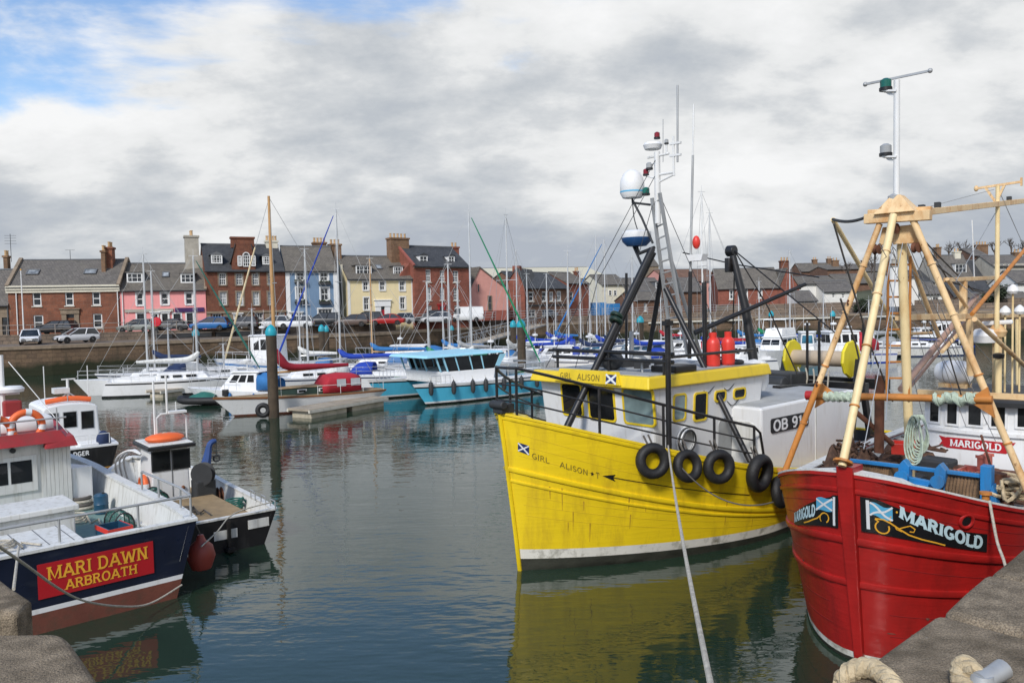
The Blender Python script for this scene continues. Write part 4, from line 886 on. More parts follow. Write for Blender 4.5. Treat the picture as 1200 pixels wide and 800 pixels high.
# ------------------------------------------------------------------ lettering
def arc(cx, cy, rx, ry, a0, a1, n=10): return [(cx + rx * math.cos(R(a0 + (a1 - a0) * i / n)), cy + ry * math.sin(R(a0 + (a1 - a0) * i / n))) for i in range(n + 1)]
GL = {
 'A': (.8, [[(.04, 0), (.4, 1)], [(.4, 1), (.76, 0)], [(.18, .33), (.62, .33)]]), 'B': (.66, [[(.08, 0), (.08, 1)], [(.08, .95)] + arc(.34, .74, .22, .21, 90, -90) + [(.08, .53)], [(.08, .53)] + arc(.36, .29, .25, .24, 90, -90) + [(.08, .05)]]),
 'C': (.7, [arc(.38, .5, .32, .46, 50, 310, 14)]), 'D': (.74, [[(.1, 0), (.1, 1)], [(.1, .95)] + arc(.32, .5, .34, .45, 90, -90) + [(.1, .05)]]),
 'E': (.6, [[(.1, 0), (.1, 1)], [(.1, .95), (.55, .95)], [(.1, .5), (.45, .5)], [(.1, .05), (.56, .05)]]), 'G': (.76, [arc(.4, .5, .33, .46, 50, 340, 14), [(.42, .42), (.72, .42)], [(.68, .42), (.68, .08)]]),
 'H': (.78, [[(.12, 0), (.12, 1)], [(.66, 0), (.66, 1)], [(.12, .52), (.66, .52)]]), 'I': (.28, [[(.14, 0), (.14, 1)]]), 'L': (.6, [[(.12, 0), (.12, 1)], [(.12, .05), (.58, .05), (.58, .22)]]),
 'M': (.96, [[(.1, 0), (.1, 1)], [(.1, 1), (.48, .1), (.86, 1)], [(.86, 1), (.86, 0)]]), 'N': (.8, [[(.12, 0), (.12, 1)], [(.12, 1), (.68, 0)], [(.68, 0), (.68, 1)]]),
 'O': (.8, [arc(.4, .5, .33, .46, 90, 450, 20)]), 'R': (.72, [[(.1, 0), (.1, 1)], [(.1, .95)] + arc(.34, .74, .22, .21, 90, -90) + [(.1, .53)], [(.36, .53), (.66, 0)]]),
 'S': (.62, [arc(.31, .73, .22, .22, 30, 250, 9) + arc(.31, .27, .24, .22, 70, -150, 9)]), 'T': (.7, [[(.35, 0), (.35, 1)], [(.04, .8), (.04, .95), (.66, .95), (.66, .8)]]),
 'W': (1.1, [[(.06, 1), (.3, 0)], [(.3, 0), (.55, .9)], [(.55, .9), (.8, 0)], [(.8, 0), (1.04, 1)]]), 'Y': (.7, [[(.04, 1), (.35, .5), (.66, 1)], [(.35, .5), (.35, 0)]]),
 '1': (.4, [[(.06, .78), (.24, 1), (.24, 0)]]), '3': (.62, [arc(.28, .75, .24, .21, 150, -90, 9), arc(.28, .28, .26, .25, 90, -150, 9)]), '9': (.64, [arc(.32, .69, .24, .27, 0, 360, 14), [(.56, .69), (.54, .3), (.36, .04), (.14, .06)]]),
 ' ': (.3, []), '.': (.25, [[(.12, .4), (.12, .55)]])}
def glyph(mb, g, put, th, serif, base):
    """put(x, y, off) maps letter space to the surface"""
    k = 0
    def strip(pts, off, closed=False):
        n = len(pts); L_, R_ = [], []
        for i, p in enumerate(pts):
            a = pts[i - 1] if i else (pts[-2] if closed else p); c = pts[i + 1] if i < n - 1 else (pts[1] if closed else p); dx, dy = c[0] - a[0], c[1] - a[1]; l = math.hypot(dx, dy) or 1; nx, ny = -dy / l * th / 2, dx / l * th / 2
            L_.append((p[0] + nx, p[1] + ny)); R_.append((p[0] - nx, p[1] - ny))
        b = len(mb.v)
        for p, q in zip(L_, R_): mb.v += [tuple(put(p[0], p[1], off)), tuple(put(q[0], q[1], off))]
        for i in range(n - 1): mb.f.append([b + 2 * i + 1, b + 2 * i + 3, b + 2 * i + 2, b + 2 * i]); mb.m.append(0); mb.s.append(False)
    for st in GL[g][1]:
        if len(st) == 2:
            a, c = st; st = [(a[0] + (c[0] - a[0]) * i / 4, a[1] + (c[1] - a[1]) * i / 4) for i in range(5)]
        strip(st, base + .0005 * k, len(st) > 12 and g in 'O9'); k += 1
        if serif and g not in 'CGOS39':
            for p, q in ((st[0], st[1]), (st[-1], st[-2])):
                if (p[1] < .02 or p[1] > .98) and abs(p[1] - q[1]) > .3 * abs(p[0] - q[0]):
                    y = .04 if p[1] < .5 else .96; strip2 = [(p[0] - .15, y), (p[0] + .15, y)]; o = th; 
                    b = len(mb.v); hh = .045
                    for x, yy in ((p[0] - .17, y - hh), (p[0] + .17, y - hh), (p[0] + .17, y + hh), (p[0] - .17, y + hh)): mb.v.append(tuple(put(x, yy, base + .0005 * k)))
                    mb.f.append([b, b + 1, b + 2, b + 3]); mb.m.append(0); mb.s.append(False); k += 1
def write(name, m, parent, txt, patch, u0, u1, w0, w1, th=.15, serif=False, off=.012, lift=None, slant=0, size=None):
    """text set between u0..u1, baseline w0 to cap line w1 (may be functions of u) on a Patch or Flat"""
    tot = sum(GL[c][0] + .12 for c in txt) - .12; x = 0; mb = MB(); sc = (u1 - u0) / tot
    f0 = w0 if callable(w0) else (lambda u: w0); f1 = w1 if callable(w1) else (lambda u: w1)
    for c in txt:
        def put(gx, gy, o, x=x):
            u = u0 + (x + gx + slant * gy) * sc; a, b_ = f0(u), f1(u); return patch.at(u, a + (b_ - a) * gy, o)
        glyph(mb, c, put, th, serif, off); x += GL[c][0] + .12
    return mb.build(name, m, parent)
def ribbon(mb, pts, th, patch, off):
    L_ = []
    n = len(pts)
    for i, p in enumerate(pts):
        a, c = pts[max(0, i - 1)], pts[min(n - 1, i + 1)]; pa, pc = patch.at(a[0], a[1], off), patch.at(c[0], c[1], off); d = (pc - pa).normalized(); q = patch.at(p[0], p[1], off); nn = (patch.at(p[0], p[1], off + .05) - q).normalized(); s = nn.cross(d) * th / 2; L_.append((q + s, q - s))
    b = len(mb.v)
    for p, q in L_: mb.v += [tuple(p), tuple(q)]
    for i in range(n - 1): mb.f.append([b + 2 * i + 1, b + 2 * i + 3, b + 2 * i + 2, b + 2 * i]); mb.m.append(0); mb.s.append(False)
def quadp(mb, patch, u0, w0, u1, w1, off, m=0, n=3):
    mb.grid([[patch.at(u0 + (u1 - u0) * i / n, w0 + (w1 - w0) * j / n, off) for j in range(n + 1)] for i in range(n + 1)], m)
def laid(mb, pts, r, turns=9, n=6):
    """three-strand rope along a path"""
    pts = [V(p) for p in pts]; acc = [0]
    for a, b in zip(pts, pts[1:]): acc.append(acc[-1] + (b - a).length)
    for s in range(3):
        q = []
        for i, p in enumerate(pts):
            t = (pts[min(i + 1, len(pts) - 1)] - pts[max(i - 1, 0)]).normalized(); a = t.cross(V((0, 0, 1))); a = a.normalized() if a.length > 1e-4 else V((1, 0, 0)); c = a.cross(t); w = acc[i] * turns + s * 2.0944; q.append(p + (a * math.cos(w) + c * math.sin(w)) * r * .5)
        mb.tube(q, r * .56, n)
    return mb
# ------------------------------------------------------------------ shared fittings
def strut(name, m, parent, p, q, r, n=8): return MB().cyl(p, q, r, n).build(name, m, parent)
def lamp(parent, p, col, r=.07, h=.16):
    l = MB().lathe([(r * 1.15, 0), (r * 1.15, h * .25), (r * .3, h * .25)], p, n=10).build('lamp_base', M['black_paint'], parent)
    MB().lathe([(r, h * .25), (r, h * .85), (r * .5, h)], p, n=10).build('lamp', M[col], parent)
def ring_buoy(name, label, p, axis, Rr, r, group=None, mkey='orange_ring', loc=None):
    t = thing(name, label, 'life ring', p, 0, group)
    MB().torus((0, 0, 0), axis, Rr, r, 28, 10).build('ring', M[mkey], t); ax = V(axis).normalized(); a = ax.orthogonal().normalized(); c = ax.cross(a)
    for k in range(4):
        w = math.pi / 4 + k * math.pi / 2; d = a * math.cos(w) + c * math.sin(w); s = (c * math.cos(w) - a * math.sin(w)) * (r * .75); MB().tube([d * Rr - s, d * Rr + s], r * 1.06, 10).build('band', M['letter_white'], t)
    return t
# ------------------------------------------------------------------ cars
def car(label, px, py, d, heading, col, kind='hatchback', zz=None, rough=.3):
    """heading: direction of the bonnet, degrees from +x (to the right), counter-clockwise"""
    p = at(px, py, d); p.z = (hz(px, 10) + .02) if zz is None else zz
    t = thing('parked_car', label, 'car', p, R(heading), 'cars parked along the harbour front'); key = 'car_' + str(col)
    if key not in M: mk(key, col, rough, var=.03, dirt=[c * .6 for c in col], damt=.25, spec=.6)
    Lc, Wc, Hc = {'hatchback': (4.0, 1.74, 1.48), 'estate': (4.5, 1.8, 1.5), 'suv': (4.6, 1.88, 1.72), 'van': (5.0, 1.95, 2.05), 'saloon': (4.4, 1.78, 1.42)}[kind]
    bl = {'hatchback': .86, 'estate': .9, 'suv': .98, 'van': 1.05, 'saloon': .86}[kind]; h = Lc / 2
    # lower body, sections along the length: (x, half width, bottom, top)
    secs = [(-h, .84, .42, bl * .72), (-h + .12, .95, .3, bl * .96), (-h * .6, 1, .24, bl), (h * .35, 1, .24, bl), (h * .8, .96, .26, bl * .86), (h - .1, .9, .3, bl * .74), (h, .8, .42, bl * .6)]
    if kind == 'van': secs[4:] = [(h * .78, .98, .26, bl * .98), (h - .08, .92, .3, bl * .84), (h, .82, .42, bl * .66)]
    b = MB(); w = Wc / 2
    rows = [[V((x, -w * k * .9, lo)), V((x, -w * k, lo + .18)), V((x, -w * k, hi - .2)), V((x, -w * k * .93, hi)), V((x, w * k * .93, hi)), V((x, w * k, hi - .2)), V((x, w * k, lo + .18)), V((x, w * k * .9, lo)), V((x, -w * k * .9, lo))] for x, k, lo, hi in secs]
    b.grid([r[::-1] for r in rows]); b.add(rows[0][:-1], [tuple(range(8))]); b.add(rows[-1][:-1], [tuple(range(8))[::-1]])
    body = b.build('body', M[key], t, ang=35)
    # cabin: glass hull with painted roof and pillars
    rx = {'hatchback': (-h + .1, -h + .45, h * .02, h * .52), 'estate': (-h + .1, -h + .45, h * .02, h * .5), 'suv': (-h + .1, -h + .4, h * .08, h * .52), 'van': (-h + .04, -h + .1, h * .48, h * .82), 'saloon': (-h + .5, -h * .42, h * .02, h * .5)}[kind]
    a, c = w * .93, w * .74; zb, zt = bl - .02, Hc - .06
    P = [(rx[0], -a, zb), (rx[3], -a, zb), (rx[3], a, zb), (rx[0], a, zb), (rx[1], -c, zt), (rx[2], -c, zt), (rx[2], c, zt), (rx[1], c, zt)]
    MB().hexa(P).build('window_glass', M[key if kind == 'van' else 'car_glass'], t)
    b = MB(); b.hexa([(rx[1] - .05, -c - .03, zt), (rx[2] + .06, -c - .03, zt), (rx[2] + .06, c + .03, zt), (rx[1] - .05, c + .03, zt), (rx[1] + .15, -c * .85, Hc), (rx[2] - .2, -c * .85, Hc), (rx[2] - .2, c * .85, Hc), (rx[1] + .15, c * .85, Hc)])
    for sy in (-1, 1):
        for x0, x1 in ((rx[0], rx[1]), (rx[3], rx[2]), ((rx[0] + rx[3]) / 2 - .1, (rx[1] + rx[2]) / 2 - .02)): b.bar((x0, sy * (a + .012), zb), (x1, sy * (c + .012), zt + .01), .09, .05)
    b.build('roof', M[key], t)
    if kind == 'van':
        b = MB()
        for sy in (-1, 1): b.hexa([(h * .25, sy * a + sy * .012, zb + .06), (rx[3] - .1, sy * a + sy * .012, zb + .06), (rx[2] - .0, sy * (c + .04), zt - .14), (h * .25, sy * (c + .04), zt - .14)] + [(h * .25, sy * a * .9, zb + .06), (rx[3] - .1, sy * a * .9, zb + .06), (rx[2], sy * c * .9, zt - .14), (h * .25, sy * c * .9, zt - .14)])
        b.hexa([(rx[3] + .015, -a * .85, zb + .05), (rx[3] + .015, a * .85, zb + .05), (rx[2] + .03, c * .85, zt - .1), (rx[2] + .03, -c * .85, zt - .1), (rx[3] - .1, -a * .85, zb + .05), (rx[3] - .1, a * .85, zb + .05), (rx[2] - .1, c * .85, zt - .1), (rx[2] - .1, -c * .85, zt - .1)])
        b.build('side_window', M['car_glass'], t)
    for x in (-h * .6, h * .62):
        for sy in (-1, 1):
            y = sy * (w - .1); wh = MB().lathe([(.2, -.09), (.31, -.09), (.33, -.04), (.33, .06), (.31, .1), (.2, .1)], (x, y, .33), (0, sy, 0), 16).build('wheel', M['rubber'], t)
            MB().lathe([(.2, .085), (.12, .07), (.05, .1)], (x, y, .33), (0, sy, 0), 10).build('rim', M['alu'], wh)
    for sy in (-1, 1):
        MB().ell((h - .1, sy * w * .62, bl * .66), (.09, .2, .09), 8, 6).build('headlight', M['lamp_clear'], t); MB().ell((-h + .06, sy * w * .76, bl * .8), (.07, .12, .12), 8, 6).build('tail_light', M['lamp_red'], t)
    MB().bx((h - .02, -.26, .42), (h + .03, .26, .53)).build('number_plate', M['letter_white'], t); MB().bx((-h - .02, -.26, .5), (-h + .03, .26, .61)).build('number_plate', M['yellow_trim'], t)
    return t
WH, BK, GY, SV, RD, BL = (.72, .73, .73), (.014, .015, .017), (.10, .105, .11), (.36, .37, .38), (.36, .015, .015), (.02, .13, .35)
za = lambda px: edge(px)[1] + .02
car('white hatchback parked on the quay edge below the sandstone house, nose towards the water', 36, 400, 77.5, -62, WH, 'hatchback', za(36))
car('white hatchback parked on the quay edge below the right half of the sandstone house', 90, 400, 79.2, 232, (.66, .67, .68), 'hatchback', za(90))
car('black estate car parked on the street in front of the sandstone house door', 65, 390, 84, 180, BK, 'estate')
car('grey green hatchback parked at the left end of the pink house', 161, 390, 86, 178, (.22, .235, .21), 'hatchback')
car('dark grey saloon parked below the purple shop sign', 200, 388, 88, 184, (.06, .065, .07), 'saloon')
car('bright blue van parked in front of the left side of the tall brick house', 246, 386, 88.5, 182, BL, 'estate')
car('dark grey car parked below the middle of the tall brick house', 284, 385, 91, 180, GY, 'hatchback')
car('white car between the tall brick and blue houses, partly behind the wooden mast', 320, 384, 92, 186, (.62, .63, .64), 'hatchback')
car('white small car parked in front of the blue house', 347, 385, 88.5, 186, WH, 'hatchback')
car('black large car parked on the street below the blue house corner', 378, 383, 94.5, 182, (.02, .022, .025), 'suv')
car('brown grey car parked at the left side of the cream house', 413, 386, 92.5, 182, (.12, .085, .07), 'hatchback')
car('black large car parked under the left windows of the cream house', 428, 381, 97.5, 183, BK, 'suv')
car('red car parked on the quay below the red door', 454, 385, 96.2, 182, RD, 'saloon')
car('silver hatchback parked just behind the red car', 468, 381, 100, 190, SV, 'hatchback')
car('dark car parked in front of the narrow tall brick house', 505, 378, 103, 184, (.03, .032, .036), 'suv')
car('white van parked on the quay right of the narrow tall brick house', 545, 378, 107, 186, WH, 'van')
car('pale grey car parked left of the white van', 512, 383, 100.5, 182, (.5, .51, .52), 'hatchback')
car('dark car parked below the slate roofed terrace', 638, 374, 121.5, 182, (.05, .06, .075), 'saloon')
# ------------------------------------------------------------------ posts and bits on the far quay
def post_box(px, d):
    p = at(px, 370, d); p.z = hz(px, 6); t = thing('life_ring_cabinet', 'red life ring cabinet on a post in front of the salmon gable', 'life ring cabinet', p); z = at(px, 370, d).z - p.z
    MB().cyl((0, .05, 0), (0, .05, z), .05, 8).build('post', M['iron'], t); MB().box((0, 0, z), (.7, .25, .95)).build('cabinet', M['post_red'], t, .08)
post_box(566, 112)
p = at(183.5, 374, 83); p.z = hz(183, 6); t = thing('life_ring_cabinet', 'round red life ring cabinet on a post in front of the pink house', 'life ring cabinet', p); z = at(183.5, 377, 83).z - p.z
MB().cyl((0, .1, 0), (0, .1, z), .06, 8).build('post', M['iron'], t); MB().lathe([(.1, -.1), (.48, -.1), (.5, 0), (.48, .12), (.1, .14)], (0, 0, z), (0, -1, 0), 20).build('cabinet', M['post_red'], t)
p = at(28, 392, 80); p.z = hz(28, 6); t = thing('flagpole', 'slim white flagpole standing on the street by the left white car', 'flagpole', p); zz = at(28, 316, 80).z - p.z
MB().tube([(0, 0, 0), (0, 0, zz)], [.07, .045], 8).build('pole', M['steel_white'], t); MB().ell((0, 0, zz), (.08, .08, .08), 8, 6).build('finial', M['gold'], t); MB().lathe([(.2, 0), (.2, .12), (.08, .2)], (0, 0, 0), n=10).build('base', M['iron'], t)
def bench(label, px0, px1):
    a = ept(px0, 6.2); a.z = edge(px0)[1] + .02; c = ept(px1, 6.2); c.z = a.z; t = thing('fish_crates', label, 'crates', a, math.atan2(c.y - a.y, c.x - a.x), 'dark crates along the kerb'); w = (c - a).length
    b = MB(); b.box((w / 2, 0, .28), (w, .5, .5)); b.build('crate', M['iron'], t, .02); b = MB(); b.box((w / 2, 0, .56), (w + .06, .56, .05)); b.build('lid', M['rail_grey'], t)
for i in range(7): bench(['dark low crate on the quay below the shop sign, first from the left', 'dark crate beside the left pile cap', 'dark crate right of the blue van', 'dark crate under the left arched door of the tall brick house', 'dark crate under the middle of the tall brick house', 'dark crate left of the nearest pile cap', 'dark crate right of the nearest pile cap'][i], 184 + i * 23, 202 + i * 23)
# gangway bridge down to the pontoons
A, B_ = at(634, 379, 113), at(528, 404, 88); A.z = 2.9; B_.z = .9
t = thing('gangway', 'grey lattice gangway bridge sloping from the quay down to the pontoons', 'gangway', A, math.atan2(B_.y - A.y, B_.x - A.x)); fr = frame_of(t); e = fr.L(B_)
MB().bar((0, 0, 0), e, 1.8, .12).build('walkway', M['pontoon_deck'], t)
for sy in (-.95, .95):
    b = MB(); o = V((0, sy, 0)); n = 13; top = V((0, 0, 1.25))
    b.bar(o, e + o, .09, .14); b.bar(o + top, e + o + top, .09, .09)
    for i in range(n + 1):
        q = V((0, 0, 0)).lerp(e, i / n) + o; b.bar(q, q + top, .06, .06, 0, (1, 0, 0))
        if i < n: q2_ = V((0, 0, 0)).lerp(e, (i + 1) / n) + o; b.bar(q, q2_ + top, .045, .045)
    b.build('truss', M['galv'], t)
# ------------------------------------------------------------------ pontoons and piles
def pontoon(label, a, c, w=1.7):
    a, c = V(a), V(c); L = (c - a).length; t = thing('pontoon', label, 'pontoon', a, math.atan2(c.y - a.y, c.x - a.x))
    b = MB(); b.bx((0, -w / 2, .38), (L, w / 2, .5)); b.build('deck', M['pontoon_deck'], t)
    b = MB()
    for sy in (-1, 1): b.bx((-.02, sy * w / 2 - .06, .3), (L + .02, sy * w / 2 + .06, .46))
    b.build('fender_strip', M['stone_trim'], t)
    n = max(2, int(L / 4.5))
    for i in range(n): x = (i + .5) * L / n; MB().bx((x - 1.3, -w / 2 + .1, -.4), (x + 1.3, w / 2 - .1, .38)).build('float', M['pontoon_float'], t)
    return t
def w0(px, py): p = onz(px, py, 0); return (p.x, p.y, 0)
pontoon('pontoon alongside the cream hulled classic yacht, in front of the red canopy', w0(350, 490), w0(442, 474), 1.6)
pontoon('short pontoon end under the white sloop on the left', w0(180, 466), w0(262, 455), 1.4)
pontoon('long main pontoon behind the blue catamaran', w0(330, 452), w0(700, 436), 1.8)
pontoon('far pontoon between the rows of yachts below the gangway', w0(420, 428), w0(790, 420), 1.8)
pontoon('far pontoon behind the white motor yacht on the right', w0(800, 425), w0(1060, 418), 1.8)
def pile(label, px, ptop, pwl, r=.32, n=1):
    r *= .84
    w = onz(px, pwl, 0); t = thing('mooring_pile', label, 'mooring pile', (w.x, w.y, -1.2), 0, 'dark mooring piles with cyan caps'); zt = at(px, ptop, w.y).z + 1.2
    MB().lathe([(r * 1.02, 0), (r, zt * .3), (r * .97, zt * .7), (r, zt - .58)], (0, 0, 0), n=16).build('shaft', M['timber_pile'], t)
    MB().lathe([(r * 1.06, zt - .58), (r * 1.1, zt - .4), (r * .85, zt - .2), (r * .4, zt - .05), (.01, zt)], (0, 0, 0), n=16).build('cap', M['cyan_cap'], t)
    return t, w
pile('nearest dark pile with cyan cap, standing in front of the cream classic yacht', 321, 380, 489, .33)
ty = onz(321, 489, 0); t = thing('tyre_fender', 'black tyre hanging at the foot of the nearest pile', 'tyre', (ty.x - .5, ty.y - .2, .42)); MB().torus((0, 0, 0), (.2, -1, .1), .27, .13, 24, 10).build('tyre', M['rubber'], t)
pile('dark pile with cyan cap in front of the blue house door', 378.5, 380, 441, .3); pile('dark pile behind the pile in front of the blue house, slightly to the right', 384, 381, 436, .27)
pile('dark pile with cyan cap below the pink house, behind the white sloop', 231.5, 385, 446, .33)
pile('thick dark pile with cyan cap at the foot of the gangway', 612, 374, 447, .38); pile('slimmer dark pile with cyan cap left of the thick gangway pile', 602.5, 375, 438, .3)
pile('dark pile with cyan cap seen above the yellow wheelhouse roof', 751, 370, 430, .36); pile('pile with cyan cap behind the black derrick', 904, 364, 414, .32); pile('pile with blue cap behind the yellow net drum', 976, 364, 414, .3); pile('pile with cyan cap below the narrow tall brick house', 530, 381, 417, .3)
# ------------------------------------------------------------------ yachts
def house(b, x0, x1, hw0, hw1, z0, z1, sl0, sl1, side=.12, m=0):
    """cabin block: sloping ends and slightly tumbled sides"""
    b.hexa([(x0, -hw0, z0), (x1, -hw1, z0), (x1, hw1, z0), (x0, hw0, z0), (x0 + sl0, -hw0 + side, z1), (x1 - sl1, -hw1 + side, z1), (x1 - sl1, hw1 - side, z1), (x0 + sl0, hw0 - side, z1)], m)
def yacht(label, pxm, top, d, head, L=8.5, hull='white_gel', stripe='navy_canvas', cover=None, hood=None, furl=None, mastm='alu', boom=.36, lift=.1, cat='yacht', mx=.40, mz=None, ring=False, cab='white_gel', fb=1.0, name='sailing_yacht', rake=.9, buoy=None):
    """head: compass of the bow in degrees ccw from +x; the mast stands where the photo shows it"""
    a = R(head + 180); base = at(pxm, 420, d); base.z = 0; u = V((math.cos(a), math.sin(a), 0)); o = base - u * (mx * L)
    t = thing(name, label, cat, o, a, 'boats moored in the marina'); fr = frame_of(t); B = L * .33; mp = fr.L(base)
    zs = lambda q: fb * (1.12 - .42 * q + .25 * q * q)
    H = Hull(L, B, zs, .5, rake, 1.9, 1.05, 1.7, 1.0, .84, 1.0, .72, -.35, .4)
    H.shell([(.06, 1, 1), (.12, 1, 1), (.80, 0, 4), (.9, 1, 1), (1, 0, 1)], 'hull', [M[hull], M[stripe]], t, 22)
    H.deck('deck', M[cab], t, nt=16)
    b = MB(); zc = zs(.4); house(b, L * .26, L * .64, B * .2, B * .3, zc - .12, zc + .42, .5, .12); c = b.build('cabin', M[cab], t, .06)
    for sy in (-1, 1):
        b = MB()
        for x0, x1 in ((.36, .43), (.46, .52), (.55, .6)): b.bar((L * x0, sy * (B * (.2 + .1 * (x0 - .26) / .38) - .02), zc + .2), (L * x1, sy * (B * (.2 + .1 * (x1 - .26) / .38) - .02), zc + .2), .07, .16)
        b.build('cabin_window', M['boat_glass'], c)
    zc2 = zs(.78)
    for sy in (-1, 1): MB().bar((L * .64, sy * B * .27, zc2 + .1), (L * .93, sy * B * .24, zc2 + .06), .12, .3).build('coaming', M[cab], t)
    zt = (at(pxm, top, d).z if mz is None else mz); foot = zc + .3
    mst = MB().tube([(mp.x, 0, foot), (mp.x, 0, zt)], [.075, .055], 8).build('mast', M[mastm], t)
    b = MB(); k = foot + (zt - foot) * .55
    b.bar((mp.x, -.95, k), (mp.x, .95, k), .05, .04); b.bar((mp.x - .3, 0, zt + .03), (mp.x + .3, 0, zt + .03), .03, .03); b.cyl((mp.x, 0, zt), (mp.x, 0, zt + .5), .012, 5); b.build('spreader', M['alu'], mst)
    b = MB(); bw = H.pt(0, 1); st = H.pt(1, 1)
    b.cyl((mp.x, 0, zt), (st.x - .1, 0, st.z), .013, 4)
    if not furl: b.cyl((mp.x, 0, zt), (bw.x + .1, 0, bw.z), .013, 4)
    for sy in (-1, 1): b.tube([(mp.x, 0, zt), (mp.x, sy * .95, k), (mp.x + .1, sy * H.hb(mx, 1) * .92, zs(mx))], .012, 4); b.cyl((mp.x, 0, k), (mp.x + .25, sy * H.hb(mx, 1) * .9, zs(mx)), .012, 4)
    b.build('rigging', M['galv'], t)
    if furl:
        f0, f1 = V((bw.x + .1, 0, bw.z + .3)), V((mp.x, 0, zt)); q = [f0.lerp(f1, i / 8 * .96) for i in range(9)]; MB().tube(q, [.03] + [.075, .075, .07, .065, .06, .05, .045, .03], 8).build('furled_sail', M[furl], t)
    if boom:
        x1 = mp.x + L * boom; zb = foot + .75; MB().cyl((mp.x, 0, zb), (x1, 0, zb + lift), .06, 8).build('boom', M[mastm], t)
        if cover:
            q = [(mp.x - .12, 0, zb + .75), (mp.x + .15, 0, zb + .45), (mp.x + .7, 0, zb + .22), (mp.x + L * boom * .5, 0, zb + .14 + lift * .5), (x1, 0, zb + lift + .04)]; MB().tube(smoothpts(q, 4), [.1, .12, .15, .18, .2, .21, .21, .2, .19, .18, .17, .16, .16, .15, .14, .12, .1], 8).build('sail_cover', M[cover], t)
    if hood:
        rows = []
        for x, h in ((L * .53, .40), (L * .58, .78), (L * .64, .86), (L * .70, .82)): rows.append([(x, B * .3 * math.cos(w), zc + .02 + h * max(0, math.sin(w)) ** .6) for w in [math.pi * i / 10 for i in range(11)]])
        hd = MB().grid(rows).build('spray_hood', M[hood], t); md = hd.modifiers.new('solid', 'SOLIDIFY'); md.thickness = .03
    b = MB()
    for sy in (-1, 1):
        ps = [H.pt(q, 1, sy) for q in (.02, .2, .4, .6, .8, .97)]
        for p in ps: b.cyl((p.x + .05, p.y * .95, p.z), (p.x + .05, p.y * .95, p.z + .6), .014, 5)
        for hh in (.6, .32): b.tube([(p.x + .05, p.y * .95, p.z + hh) for p in ps], .011, 4)
    b.tube([(H.pt(.02, 1, sy).x + .05, H.pt(.02, 1, sy).y * .95, zs(0) + .6) for sy in (-1, 1)], .016, 5); b.tube([(H.pt(.97, 1, sy).x + .05, H.pt(.97, 1, sy).y * .95, zs(1) + .6) for sy in (-1, 1)], .016, 5)
    b.build('guard_rail', M['alu'], t)
    if ring: MB().torus((L * .95, B * .2, zs(1) + .4), (1, 0, 0), .26, .07, 18, 8).build('life_ring', M['orange_ring'], t)
    return t, H
